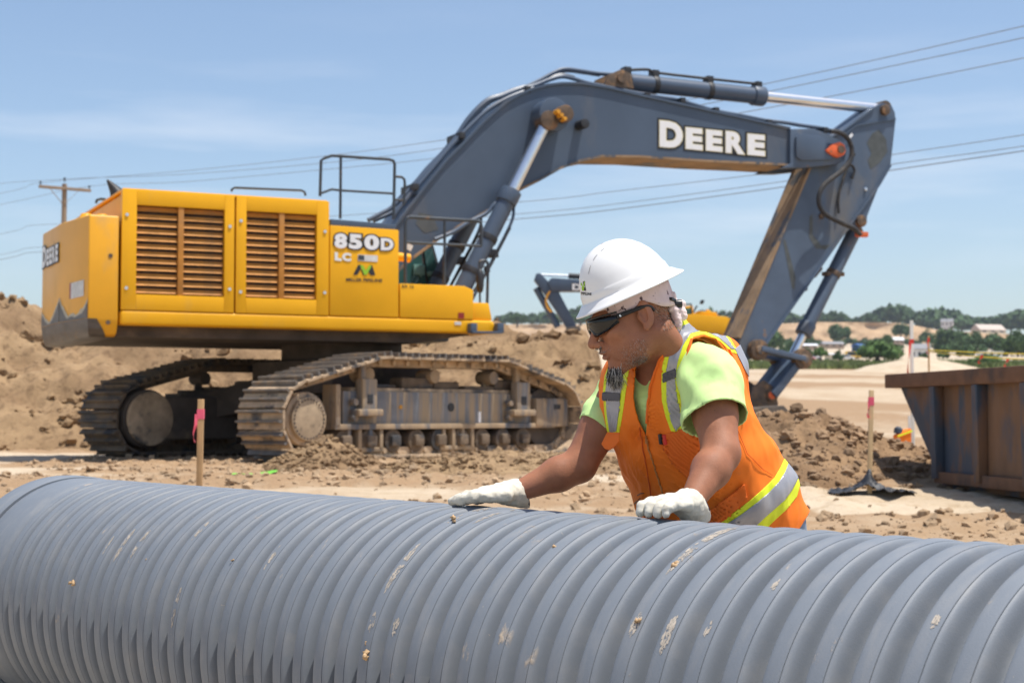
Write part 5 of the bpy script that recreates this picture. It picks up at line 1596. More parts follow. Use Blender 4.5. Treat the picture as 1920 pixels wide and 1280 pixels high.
for side_, (ms, mg, mf, mst, mh) in ((1, (M['track'], M['grouser'], M['frame'], M['frame_steel'], M['hub'])), (-1, (M['track_dark'], M['track_dark'], M['under'], M['under'], M['under']))):
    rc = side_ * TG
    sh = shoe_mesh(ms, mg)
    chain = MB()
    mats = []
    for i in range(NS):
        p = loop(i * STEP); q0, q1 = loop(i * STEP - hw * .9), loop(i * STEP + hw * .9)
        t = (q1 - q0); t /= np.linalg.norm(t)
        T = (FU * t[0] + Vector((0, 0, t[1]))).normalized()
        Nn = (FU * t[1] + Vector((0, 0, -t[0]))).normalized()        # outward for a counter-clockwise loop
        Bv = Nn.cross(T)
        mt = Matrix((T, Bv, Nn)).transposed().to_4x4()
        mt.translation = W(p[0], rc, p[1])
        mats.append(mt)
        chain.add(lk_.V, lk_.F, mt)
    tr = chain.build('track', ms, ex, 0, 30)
    for mt in mats:
        s_ = link('track_shoe', sh, None, tr); s_.matrix_basis = mt
    out = rc + side_ * (TH - .10)
    inn = rc - side_ * .30
    fz0, fz1 = .46, .90
    # side frame
    def FR(name, mat, l0, l1, r0, r1, z0, z1, bev=.012, parent=None):
        c = W((l0 + l1) / 2, (r0 + r1) / 2, (z0 + z1) / 2)
        return MB().box(c, (abs(l1 - l0), abs(r1 - r0), z1 - z0), None, Matrix.Rotation(DU, 3, 'Z')).build(name, mat, parent or ex, bev)
    fo_ = FR('track_frame', mst, LS + .72, LI - .35, rc - side_ * .22, out - side_ * .16, fz0 + .02, fz1)
    FR('frame_ledge', mf, LS + .52, LI + .10, rc - side_ * .1, out - side_ * .08, fz0 - .05, fz0 + .02, .008, fo_)
    FR('dirt_ledge', M['track'] if side_ > 0 else mf, LS + .9, LI - .6, rc - side_ * .2, out - side_ * .20, fz1 - .004, fz1 + .05, .02, fo_)
    for q_ in range(5):
        lq = LS + 1.25 + q_ * .62
        FR('dirt_ledge', M['track_dark'], lq, lq + .52 + .1 * (q_ % 2), rc - side_ * .18, out - side_ * .26, fz1 + .046, fz1 + .10 + .05 * ((q_ * 2) % 3), .05, fo_)
    if side_ > 0:
        FR('end_plate', mf, LS + .52, LS + .60, rc, out - side_ * .07, fz0, fz1 + .08, .01, fo_)
        for lq, wq in ((LS + .98, .36), (LI - .78, .40)):
            FR('step_bracket', mst, lq - wq * .1, lq + wq * .62, out - .158, out - .03, fz1 - .25, fz1 + .16, .02, fo_)
            FR('step_bracket', mf, lq - wq * .45, lq + wq * .75, out - .16, out + .04, fz0 + .12, fz0 + .21, .02, fo_)
            FR('bracket_hole', M['dark'], lq + wq * .12, lq + wq * .40, out - .09, out - .022, fz1 - .16, fz1 - .04, .01, fo_)
            FR('bracket_post', mf, lq - wq * .08, lq + wq * .14, out - .14, out - .06, fz1 + .14, fz1 + .40, .02, fo_)
            for dz in (.10, .30):
                c = W(lq - wq * .38, out - .14, fz0 + dz)
                MB().cyl(c, c + RU * .10, .045, None, 12).build('bolt', mf, fo_, .006)
        FR('idler_yoke', mf, LI - .36, LI + .38, out - .20, out - .06, fz0 - .04, fz1 - .06, .04, fo_)
        FR('yoke_slot', M['dark'], LI + .04, LI + .18, out - .062, out - .052, fz0 + .22, fz0 + .29, .0, fo_)
        for lq, rq, mt_ in ((LS + 1.75, .028, M['brass']), (LS + 2.72, .06, M['dark'])):
            c = W(lq, out - .162, fz0 + .24)
            MB().cyl(c, c + RU * .012, rq, None, 16).build('plug', mt_, fo_)
        FR('paint_dab', M['white'], LS + 3.27, LS + 3.32, out - .161, out - .150, fz0 + .03, fz0 + .18, 0, fo_)
        for lq in (LS + 1.0, LS + 2.75):
            for dl in (-.22, -.03, .16, .35):
                FR('roller_guard', mf, lq + dl - .03, lq + dl + .03, out - .22, out - .10, fz0 - .30, fz0 - .05, .01, fo_)
            FR('roller_guard', mf, lq - .28, lq + .40, out - .21, out - .11, fz0 - .34, fz0 - .28, .015, fo_)
    for i in range(9):
        lq = LS + .72 + i * (LI - LS - 1.3) / 8
        c = W(lq, rc, .26)
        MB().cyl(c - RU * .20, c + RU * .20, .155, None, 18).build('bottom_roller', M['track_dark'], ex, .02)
        MB().box(c, (.17, .54, .15), None, Matrix.Rotation(DU, 3, 'Z')).build('roller_collar', M['track_dark'], ex, .03)
    for lq in (LS + 1.22, LS + 2.45, LS + 3.65):
        c = W(lq, rc, 1.12)
        MB().cyl(c - RU * .16, c + RU * .13, .095, None, 18).build('carrier_roller', mf, ex, .015)
        MB().bar(c - RU * .05 + Vector((0, 0, -.06)), c - RU * .05 + Vector((0, 0, -.26)), .10, .10).build('carrier_bracket', mf, ex, .01)
    # final drive with its bolted cover, sprocket teeth, idler wheel
    c = W(LS, rc, .545)
    spk = MB()
    for k in range(22):
        a = 2 * math.pi * k / 22
        for rr_, wd in ((.385, .075),):
            q = c + FU * (rr_ * math.cos(a)) + Vector((0, 0, rr_ * math.sin(a)))
            spk.box(q, (.09, .10, .07), None, (Matrix.Rotation(DU, 3, 'Z') @ Matrix.Rotation(-a, 3, 'Y')))
    spk.cyl(c - RU * .05, c + RU * .05, .375, None, 40)
    sp_o = spk.build('sprocket', M['under'], ex)
    if side_ > 0:
        MB().cyl(c, c + RU * (TH - .14), .335, None, 40).build('drive_housing', M['track'], sp_o, .02)
        dc = MB().cyl(c + RU * (TH - .16), c + RU * (TH - .085), .272, None, 48).build('drive_cover', mh, sp_o, .012)
        bt = MB()
        for k in range(30):
            a = 2 * math.pi * k / 30
            q = c + RU * (TH - .088) + FU * (.242 * math.cos(a)) + Vector((0, 0, .242 * math.sin(a)))
            bt.cyl(q, q + RU * .014, .012, None, 6)
        bt.build('cover_bolt', M['under'], sp_o)
    else:
        MB().cyl(c, c + RU * .46, .40, None, 36).build('drive_motor', M['under'], sp_o, .03)
        MB().cyl(c + RU * .46, c + RU * .52, .37, None, 36).build('motor_cover', M['track'], sp_o, .02)
        l0, l1 = LS, LS + 1.1
        FR('motor_guard', M['under'], l0 + .2, l0 + 1.5, rc + .25, rc + .50, .25, .85, .04)
    c = W(LI, rc, .555)
    MB().cyl(c - RU * .12, c + RU * .12, .44, None, 40).build('idler', M['under'], ex, .03)
    MB().cyl(c - RU * .22, c + RU * .22, .17, None, 24).build('idler_hub', M['under'], ex, .02)

# ------------------------------------------------------------------ the second excavator, far behind
Y2 = 72.0
e2p = at(1300, 640, Y2)
ex2 = empty('excavator', (e2p.x, Y2, float(terrain(e2p.x, Y2)) - 0.1), 0)
tag(ex2, 'smaller looking far excavator whose yellow body shows behind the worker shoulder', 'excavator')
def Q(px, py, dy=0.0): return at(px, py, Y2 + dy) - Vector(ex2.location)
def far(name, mat, poly, d0, d1, parent=None, bev=.03):
    V = [Q(px, py) for px, py in poly]
    m = MB(); n_ = len(V)
    V2 = [v + Vector((0, d0, 0)) for v in V] + [v + Vector((0, d1, 0)) for v in V]
    m.add(V2, [tuple(range(n_ - 1, -1, -1)), tuple(range(n_, 2 * n_))] + [(k, (k + 1) % n_, n_ + (k + 1) % n_, n_ + k) for k in range(n_)])
    return m.build(name, mat, parent or ex2, bev)
arm2 = far('arm', M['grey'], [(1001, 526), (1005, 514), (1013, 513), (1029, 530), (1047, 547), (1083, 616), (1066, 622), (1040, 580), (1018, 548)], -.3, .3)
far('bucket', M['under'], [(1062, 615), (1085, 612), (1100, 640), (1085, 665), (1055, 660), (1050, 635)], -.7, .7)
boom2 = far('boom', M['grey'], [(1026, 530), (1034, 522), (1090, 526), (1180, 538), (1250, 565), (1290, 605), (1270, 625), (1228, 592), (1170, 562), (1090, 547), (1034, 547)], -.4, .4)
MB().cyl(Q(1005, 540), Q(1046, 613), .16, None, 12).build('bucket_cylinder', M['grey'], ex2)
m = MB().cyl(Q(1013, 515), Q(1068, 517), .05, None, 10).build('arm_cylinder_rod', M['chrome'], ex2)
MB().cyl(Q(1066, 517), Q(1110, 520), .13, None, 12).build('arm_cylinder', M['dark'], ex2)
MB().tube(smooth_path([Q(1031, 546, -.5), Q(1024, 560, -.5), Q(1026, 575, -.5), Q(1034, 585, -.5)], 5), .05, 8).build('hose', M['brass'], ex2)
lettering('lettering', 'DEERE', ((1072, 533), (1140, 537), (1140, 551), (1072, 545)), 0, ((M['white'], .05, .46), (M['black'], .12, .43)), boom2, lambda px, py, d: Q(px, py) + Vector((0, -d, 0)))
far('body', M['yellow'], [(1262, 628), (1262, 596), (1296, 592), (1355, 597), (1358, 600), (1358, 628)], -1.4, 1.4)
far('engine_cover', M['yellow'], [(1300, 593), (1302, 586), (1336, 588), (1340, 595)], -1.2, 1.2)
cab2 = far('cab', M['yellow'], [(1272, 600), (1276, 574), (1300, 572), (1304, 600)], .2, 1.4)
far('cab_window', M['glass'], [(1275, 596), (1279, 578), (1297, 577), (1299, 596)], .15, .22, cab2, 0)
far('counterweight', M['yellow'], [(1356, 628), (1356, 599), (1372, 602), (1374, 626)], -1.4, 1.4)
far('beacon', M['yellow'], [(1323, 588), (1324, 580), (1331, 582), (1333, 588)], -.2, .2)
MB().tube([Q(1272, 590, -1.3), Q(1272, 571, -1.3), Q(1296, 570, -1.3), Q(1296, 590, -1.3)], .05, 6).build('handrail', M['rail'], ex2)
far('mirror', M['dark'], [(1305, 573), (1308, 566), (1315, 566), (1312, 574)], -1.3, -1.2)
MB().tube([Q(1300, 585, -1.25), Q(1307, 573, -1.25)], .04, 6).build('mirror_post', M['dark'], ex2)
far('slew_ring', M['under'], [(1285, 640), (1285, 627), (1345, 627), (1345, 640)], -.9, .9)
for d0, d1 in ((-1.9, -1.2), (1.2, 1.9)):
    far('track', M['track_dark'], [(1245, 672), (1235, 655), (1248, 640), (1375, 640), (1388, 655), (1376, 672)], d0, d1, None, .1)

# ------------------------------------------------------------------ the worker
SKIN = pmat('sun_tanned_skin', (0.335, 0.142, 0.078), 0.60, var=0.22, scale=14, bump=0.55, bscale=220, bdist=.0016, sss=0.08, spec=.3,
            stains=[((0.30, 0.125, 0.085), 0.52, 0.75, 6, None, .5), ((0.12, 0.06, 0.04), 0.70, 0.74, 38, None, .6)])
M['shirt'] = pmat('lime_tee_shirt', (0.58, 0.82, 0.32), 0.85, var=0.10, scale=9, bump=0.2, bscale=320, bdist=.001,
                  stains=[((0.34, 0.52, 0.17), 0.62, 0.82, 7, None, .9)])
M['silver'] = pmat('silver_reflective_tape', (0.37, 0.37, 0.40), 0.42, 0.25, var=0.08, scale=10, bump=0.1, bscale=400, bdist=.0006)
M['hook_tape'] = pmat('dark_grey_mic_tab', (0.10, 0.10, 0.115), 0.7, var=0.1, scale=10)
M['jeans'] = pmat('faded_blue_jeans', (0.20, 0.28, 0.40), 0.85, var=0.25, scale=8, bump=0.2, bscale=300, bdist=.001)
M['leather'] = pmat('worn_white_leather', (0.66, 0.62, 0.52), 0.72, var=0.08, scale=16, bump=0.3, bscale=90, bdist=.002,
                    stains=[((0.40, 0.33, 0.23), 0.60, 0.76, 14, None, .8)])
M['navy'] = pmat('navy_cuff_binding', (0.03, 0.04, 0.085), 0.7, var=0.1, scale=10)
M['hat'] = pmat('white_hard_hat_shell', (0.80, 0.80, 0.79), 0.32, var=0.02, scale=8, spec=.5,
                stains=[((0.50, 0.27, 0.15), 0.735, 0.765, 22, None, .7)])
M['lens'] = pmat('dark_smoked_lens', (0.006, 0.0065, 0.008), 0.10, var=0.05, scale=3, spec=.45)
M['plastic'] = pmat('black_plastic', (0.018, 0.018, 0.02), 0.35, var=0.1, scale=10)
M['hair'] = pmat('greying_beard_hair', (0.50, 0.48, 0.45), 0.7, var=0.5, scale=120)
M['hair_dark'] = pmat('dark_beard_hair', (0.030, 0.026, 0.024), 0.6, var=0.4, scale=120)
M['boots'] = pmat('brown_work_boots', (0.12, 0.07, 0.04), 0.8, var=0.2, scale=10)
M['bandana'] = pmat('pale_pink_bandana', (0.70, 0.55, 0.54), 0.85, var=0.06, scale=20, bump=0.2, bscale=240, bdist=.001,
                    stains=[((0.10, 0.06, 0.07), 0.60, 0.63, 55, None, .85)])

def mesh_sdf(f, lo, hi, h):
    """surface nets over a signed distance field"""
    lo, hi = np.array(lo, float), np.array(hi, float)
    n = np.ceil((hi - lo) / h).astype(int) + 1
    ax = [lo[i] + h * np.arange(n[i]) for i in range(3)]
    D = np.empty(n, np.float32)
    YY, ZZ = np.meshgrid(ax[1], ax[2], indexing='ij')
    for i0 in range(0, n[0], 24):
        xs_ = ax[0][i0:i0 + 24]
        P = np.empty((len(xs_),) + YY.shape + (3,))
        P[..., 0] = xs_[:, None, None]; P[..., 1] = YY; P[..., 2] = ZZ
        D[i0:i0 + 24] = f(P.reshape(-1, 3)).reshape(P.shape[:3])
    S = D < 0
    c = S[:-1, :-1, :-1].astype(np.int8)
    tot = np.zeros_like(c)
    for dx in (0, 1):
        for dy in (0, 1):
            for dz in (0, 1):
                tot += S[dx:n[0] - 1 + dx, dy:n[1] - 1 + dy, dz:n[2] - 1 + dz]
    act = (tot > 0) & (tot < 8)
    I = np.argwhere(act)
    idx = -np.ones(act.shape, int); idx[act] = np.arange(len(I))
    acc = np.zeros((len(I), 3)); cnt = np.zeros(len(I))
    cor = [(a, b, c_) for a in (0, 1) for b in (0, 1) for c_ in (0, 1)]
    for a in cor:
        for k in range(3):
            if a[k]: continue
            b = list(a); b[k] = 1
            da = D[I[:, 0] + a[0], I[:, 1] + a[1], I[:, 2] + a[2]].astype(float)
            db = D[I[:, 0] + b[0], I[:, 1] + b[1], I[:, 2] + b[2]].astype(float)
            m = (da < 0) != (db < 0)
            t = np.where(m, da / np.where(m, da - db, 1), 0)
            p = np.array(a, float)[None] + np.zeros((len(I), 3)); p[:, k] += t
            acc[m] += p[m]; cnt[m] += 1
    V = lo + h * (I + acc / cnt[:, None])
    F = []
    for k in range(3):
        u, v = (k + 1) % 3, (k + 2) % 3
        A = np.take(S, range(0, n[k] - 1), k); B = np.take(S, range(1, n[k]), k)
        E = np.argwhere(A != B)
        E = E[(E[:, u] > 0) & (E[:, v] > 0) & (E[:, u] < n[u] - 1) & (E[:, v] < n[v] - 1)]
        if not len(E): continue
        flip = A[tuple(E.T)]
        q = []
        for du, dv in ((-1, -1), (0, -1), (0, 0), (-1, 0)):
            e = E.copy(); e[:, u] += du; e[:, v] += dv
            q.append(idx[tuple(e.T)])
        q = np.stack(q, 1)
        q[~flip] = q[~flip][:, ::-1]
        F.append(q)
    F = np.concatenate(F)
    for it in range(2):                                         # settle onto the surface
        e = h * .3
        d = f(V)
        g = np.stack([f(V + np.eye(3)[i] * e) - f(V - np.eye(3)[i] * e) for i in range(3)], 1) / (2 * e)
        gl = (g ** 2).sum(1, keepdims=True)
        V = V - np.clip(d[:, None], -h, h) * g / np.maximum(gl, .25)
    return V, F
def smin(a, b, k):
    h_ = np.clip(.5 + .5 * (b - a) / k, 0, 1)
    return b + (a - b) * h_ - k * h_ * (1 - h_)
def cone(P, a, b, ra, rb):
    a, b = np.array(a, float), np.array(b, float)
    ab = b - a
    t = np.clip(((P - a) @ ab) / (ab @ ab), 0, 1)
    return np.linalg.norm(P - a - t[:, None] * ab, axis=1) - (ra + (rb - ra) * t)
def ell(P, c, r):
    q = (P - np.array(c)) / np.array(r)
    k0 = np.linalg.norm(q, axis=1)
    k1 = np.linalg.norm(q / np.array(r), axis=1)
    return k0 * (k0 - 1) / np.maximum(k1, 1e-9)
def chain(P, pts, rs, k=.02):
    d = None
    for i in range(len(pts) - 1):
        c = cone(P, pts[i], pts[i + 1], rs[i], rs[i + 1])
        d = c if d is None else smin(d, c, k)
    return d

FW = np.array([-0.761, -0.648, 0.0]); LF = np.array([0.648, -0.761, 0.0])    # the worker's front and left
A3 = lambda px, py, Y: np.array(at(px, py, Y))
neck = A3(1240, 640, 4.15)
shR, shL = A3(1172, 716, 4.37), A3(1328, 695, 4.03)
elR, elL = A3(1086, 872, 4.30), A3(1352, 850, 3.87)
wrR, wrL = A3(964, 924, 4.27), A3(1292, 946, 3.73)
hip = A3(1375, 1010, 4.36)

# torso as a stack of ellipses: (photo row, centre column, depth, half width, half depth)
TS = [(1190, 1392, 4.42, .175, .135), (1080, 1385, 4.41, .190, .160), (1010, 1372, 4.385, .215, .19), (955, 1352, 4.355, .243, .205), (900, 1332, 4.325, .240, .205), (850, 1306, 4.295, .232, .195), (800, 1281, 4.265, .220, .185),
      (755, 1262, 4.24, .208, .172), (710, 1252, 4.215, .196, .150), (675, 1247, 4.195, .170, .122), (645, 1243, 4.175, .115, .092), (615, 1238, 4.155, .072, .075), (590, 1230, 4.13, .06, .064)]
tz, tcx, tcy, ta, tb = [], [], [], [], []
for py, px, Y, a, b in TS:
    p = at(px, py, Y); tz.append(p.z); tcx.append(p.x); tcy.append(p.y); ta.append(a); tb.append(b)
tz, tcx, tcy, ta, tb = map(np.array, (tz, tcx, tcy, ta, tb))
def sm_interp(z, ys):
    # average of three linear reads: rounds off the corners
    return (np.interp(z - .016, tz, ys) + np.interp(z, tz, ys) + np.interp(z + .016, tz, ys)) / 3
BACK = A3(1318, 703, 4.27)
def torso(P, grow=0.0, top=None):
    z = P[:, 2]
    cx, cy, a, b = (sm_interp(z, q) for q in (tcx, tcy, ta, tb))
    a, b = a + grow, b + grow
    dx, dy = P[:, 0] - cx, P[:, 1] - cy
    u = dx * LF[0] + dy * LF[1]; v = dx * FW[0] + dy * FW[1]
    q = (np.abs(u / a) ** 2.25 + np.abs(v / b) ** 2.25) ** (1 / 2.25)
    d = (q - 1) * np.minimum(a, b) * .92
    d = smin(d, np.linalg.norm((P - BACK) * [1, 1, .9], axis=1) - (.116 + grow), .07)
    return np.maximum(d, (z - (tz[-1])) if top is None else (z - top))

# head frame
yaw_h = math.radians(13); pit = math.radians(18)
hf = Vector((-math.cos(yaw_h), -math.sin(yaw_h), 0)); hl = Vector((math.sin(yaw_h), -math.cos(yaw_h), 0))
Hf = hf * math.cos(pit) + Vector((0, 0, -math.sin(pit))); Hu = hf * math.sin(pit) + Vector((0, 0, math.cos(pit)))
ear = at(1207, 592, 3.98)
HO = ear - hl * .076 + Hf * .004
HR = np.array([list(Hf), list(hl), list(Hu)])             # world -> head rows
HS = 1.06
def to_head(P): return ((P - np.array(HO)) @ HR.T) / HS
def from_head(Q_): return (np.asarray(Q_) * HS) @ HR + np.array(HO)

def head_sdf(P):
    q = to_head(P)
    s = q.copy(); s[:, 1] = np.abs(s[:, 1])
    d = ell(q, (-.012, 0, .040), (.098, .077, .085))
    d = smin(d, ell(q, (.035, 0, -.020), (.060, .064, .080)), .03)
    d = smin(d, ell(q, (.040, 0, -.075), (.052, .054, .040)), .03)
    d = smin(d, ell(s, (.015, .048, -.060), (.035, .020, .035)), .03)      # jaw corner
    d = smin(d, ell(q, (.080, 0, -.108), (.021, .024, .018)), .022)        # chin
    d = smin(d, ell(q, (.088, 0, .022), (.012, .052, .012)), .02)          # brow
    d = smin(d, ell(s, (.068, .040, -.018), (.022, .022, .018)), .02)      # cheekbone
    eye = ell(s, (.098, .032, .000), (.014, .018, .011))
    d = -smin(-d, eye, .012)                                                # eye socket
    d = smin(d, ell(s, (.080, .032, .000), (.0125, .0125, .0125)), .004)    # eyeball under the lid
    d = smin(d, cone(q, (.094, 0, .012), (.120, 0, -.030), .008, .0125), .010)   # nose
    d = smin(d, ell(s, (.107, .013, -.036), (.012, .008, .0085)), .006)     # nostril wing
    d = smin(d, ell(q, (.088, 0, -.056), (.018, .030, .016)), .012)         # mouth mound
    d = smin(d, ell(q, (.101, 0, -.0575), (.007, .023, .0058)), .004)       # upper lip
    d = smin(d, ell(q, (.0985, 0, -.0715), (.007, .020, .0062)), .004)      # lower lip
    d = -smin(-d, ell(q, (.106, 0, -.0645), (.008, .028, .0016)), .003)     # mouth line
    for a_, b_, r_ in (((.1045, .021, -.034), (.088, .037, -.074), .0018), ((.092, .040, -.012), (.080, .054, -.004), .0016), ((.070, .058, .004), (.055, .066, .010), .0014), ((.086, .030, -.084), (.070, .044, -.096), .0016)):
        d = -smin(-d, cone(s, a_, b_, r_, r_ * .7), .0045)                 # creases beside nose, eye and mouth
    e_ = ell(s - np.array([0, 0, 0]), (-.006, .083, .004), (.019, .0085, .034))
    e2 = ell(s, (.003, .0905, .006), (.0115, .0075, .0225))
    e_ = np.maximum(e_, -e2 + .000)
    d = smin(d, e_, .006)                                                   # ear shell
    d = smin(d, ell(s, (.001, .082, -.028), (.008, .006, .009)), .006)      # lobe
    d = smin(d, ell(s, (.010, .080, .000), (.005, .006, .008)), .005)       # tragus
    return d * HS
HB = np.array(from_head((-.035, 0, -.05))); 
def body_sdf(P):
    d = head_sdf(P)
    nk = cone(P, HB, neck + np.array([0, 0, -.06]) + FW * .0, .059, .074)
    d = smin(d, nk, .035)
    sdl = cone(P, from_head((-.04, .045, -.05)), neck + LF * .09 + np.array([0, 0, -.06]), .03, .05)
    d = smin(d, sdl, .03)
    t = torso(P, -.035, top=neck[2] - .03)
    d = smin(d, t, .04)
    for sh, el, wr in ((shR, elR, wrR), (shL, elL, wrL)):
        d = smin(d, cone(P, sh, sh * .45 + el * .55, .062, .055), .03)
        d = smin(d, cone(P, sh * .5 + el * .5, el, .056, .046), .02)
        d = smin(d, cone(P, el, el * .68 + wr * .32, .045, .046), .02)
        d = smin(d, cone(P, el * .68 + wr * .32, wr, .046, .0265), .02)
    return d
person = empty('person', (hip[0], hip[1], 0))
tag(person, 'worker in white hard hat and orange vest leaning with both gloved hands on the pipe', 'person')
PO_ = np.array(person.location)
def pobj(name, V, F, mat, parent=person, smooth=180):
    return mobj(name, np.asarray(V) - PO_, F, mat, parent, smooth)
V, F = mesh_sdf(body_sdf, [min(wrR[0], elR[0]) - .08, 3.6, neck[2] - .50], [shL[0] + .22, 4.56, HO.z + .16], .0056)
# two resolutions: fine for the head, coarser below would show a seam, so the whole figure uses one grid
bm = bmesh.new()
bm_v = [bm.verts.new(v) for v in V]
for f_ in F: bm.faces.new([bm_v[i] for i in f_])
for lvl in range(2):                                   # finer mesh over the face and ears, then settle it
    hd = [e_ for e_ in bm.edges if all(np.abs(to_head(np.array([v.co[:] for v in e_.verts])) - [.03, 0, -.02]).max(1) < (.135, .12)[lvl])]
    bmesh.ops.subdivide_edges(bm, edges=hd, cuts=1, use_grid_fill=True)
bmesh.ops.triangulate(bm, faces=[f_ for f_ in bm.faces if len(f_.verts) > 4])
bm.verts.index_update()
V = np.array([v.co[:] for v in bm.verts]); F = [tuple(v.index for v in f_.verts) for f_ in bm.faces]
bm.free()
sel = np.abs(to_head(V) - [.03, 0, -.02]).max(1) < .15
Vs = V[sel]
for it in range(3):
    d_ = body_sdf(Vs); e_ = .0008
    g_ = np.stack([body_sdf(Vs + np.eye(3)[i] * e_) - body_sdf(Vs - np.eye(3)[i] * e_) for i in range(3)], 1) / (2 * e_)
    Vs = Vs - np.clip(d_[:, None], -.004, .004) * g_ / np.maximum((g_ ** 2).sum(1, keepdims=True), .3)
V[sel] = Vs
body = pobj('body', V, F, SKIN)

# ---- mesh cutting: keep the part of a triangulated surface where val < 0
def clip(V, F, val):
    V = [tuple(v) for v in V]; val = list(val)
    out, cache = [], {}
    def cut(i, j):
        k = (min(i, j), max(i, j))
        if k not in cache:
            a, b = val[i], val[j]
            t = a / (a - b)
            cache[k] = len(V)
            V.append(tuple(V[i][c] + (V[j][c] - V[i][c]) * t for c in range(3)))
            val.append(0.0)
        return cache[k]
    for f in F:
        ins = [val[i] < 0 for i in f]
        if all(ins): out.append(tuple(f)); continue
        if not any(ins): continue
        p = []
        m = len(f)
        for k in range(m):
            i, j = f[k], f[(k + 1) % m]
            if ins[k]: p.append(i)
            if ins[k] != ins[(k + 1) % m]: p.append(cut(i, j))
        if len(p) >= 3: out.append(tuple(p))
    used = sorted({i for f in out for i in f})
    mp_ = {o: n_ for n_, o in enumerate(used)}
    return np.array([V[i] for i in used]), [tuple(mp_[i] for i in f) for f in out]
def poly_sd(Pxy, poly):
    """signed distance in photo pixels, negative inside"""
    poly = np.array(poly, float)
    a, b = poly, np.roll(poly, -1, 0)
    d = np.full(len(Pxy), 1e9); inside = np.zeros(len(Pxy), bool)
    for p, q in zip(a, b):
        ab = q - p
        t = np.clip(((Pxy - p) @ ab) / max(ab @ ab, 1e-9), 0, 1)
        d = np.minimum(d, np.linalg.norm(Pxy - p - t[:, None] * ab, axis=1))
        c = ((p[1] > Pxy[:, 1]) != (q[1] > Pxy[:, 1]))
        with np.errstate(divide='ignore', invalid='ignore'):
            xi = (q[0] - p[0]) * (Pxy[:, 1] - p[1]) / (q[1] - p[1]) + p[0]
        inside ^= c & (Pxy[:, 0] < xi)
    return np.where(inside, -d, d)
def vnormals(V, F):
    N_ = np.zeros_like(V)
    Fa = np.array([f[:3] for f in F])
    fn = np.cross(V[Fa[:, 1]] - V[Fa[:, 0]], V[Fa[:, 2]] - V[Fa[:, 0]])
    for i in range(3): np.add.at(N_, Fa[:, i], fn)
    for f in F:
        pass
    return N_ / np.maximum(np.linalg.norm(N_, axis=1, keepdims=True), 1e-12)
def facing(V, N_):
    d = np.array(CAM) - V
    return (d * N_).sum(1) / np.linalg.norm(d, axis=1)
def solid(o, th, off=-1.0):
    m = o.modifiers.new('thickness', 'SOLIDIFY'); m.thickness = th; m.offset = off; m.use_rim = True
    return o
def wrinkle(V, N_, amp, sc, seed, stretch=(1, 1, 1)):
    out = V.copy()
    st = np.array(stretch)
    for i in range(len(V)):
        p = Vector((V[i] * st) * sc) + Vector((seed, seed * 2, 0))
        n_ = 1 - abs(noise.noise(p)) * 2.2
        out[i] += N_[i] * amp * (n_ + .5 * noise.noise(p * 2.3))
    return out

# ---- tee shirt
dL, dR = elL - shL, elR - shR
hemL, hemR = shL + dL * .585, shR + dR * .58
def shirt_sdf(P):
    d = torso(P, -.026, top=neck[2] - .012)
    for sh, el, hm, r1 in ((shR, elR, hemR, .060), (shL, elL, hemL, .077)):
        e = sh + (el - sh) * .95
        d = smin(d, cone(P, sh + (neck - sh) * .15 + np.array([0, 0, -.01]), sh + (el - sh) * .15, r1 * .88, r1 * .96), .02)
        d = smin(d, cone(P, sh + (el - sh) * .1, e, r1 * .97, r1 + .006), .02)
    return d
V, F = mesh_sdf(shirt_sdf, [elR[0] - .12, 3.70, hip[2] - .05], [shL[0] + .26, 4.60, neck[2] + .06], .0085)
uL, uR = dL / np.linalg.norm(dL), dR / np.linalg.norm(dR)
axL, axR = uL * .96 + np.array([.16, 0, -.10]), uR + np.array([-.15, 0, 0.05])
def armside(P, sh, el):
    ab = el - sh
    t = np.clip(((P - sh) @ ab) / (ab @ ab), 0, 1.3)
    return np.linalg.norm(P - sh - t[:, None] * ab, axis=1)
for sh, el, hm, ax_ in ((shL, elL, hemL, axL), (shR, elR, hemR, axR)):
    ax_ = ax_ / np.linalg.norm(ax_)
    along = (V - hm) @ ax_
    tor = torso(V, -.010, top=neck[2])
    val = np.where((armside(V, sh, el) < .115) & (tor > .0), along, -.05)
    V, F = clip(V, F, val)
# neck opening
nd = np.linalg.norm((V - (neck + FW * .035 + np.array([0, 0, .02]))) * [1, 1, 1.0], axis=1)
N_ = vnormals(V, F)
V = wrinkle(V, N_, .0065, 9, 3.3, (1, 1, .8)); V = wrinkle(V, N_, .0026, 24, 6.3, (1, 1, .6))
V = V + N_ * (.003 * np.sin(V[:, 2:3] * 60 + V[:, 0:1] * 40))
shirt = pobj('tee_shirt', V, F, M['shirt']); solid(shirt, .004)
# ribbed neckband
Pn = [A3(px, py, Y) for px, py, Y in ((1192, 676, 4.07), (1198, 692, 4.055), (1206, 702, 4.045), (1216, 702, 4.03), (1226, 690, 4.02), (1238, 670, 4.02), (1250, 645, 4.02))]
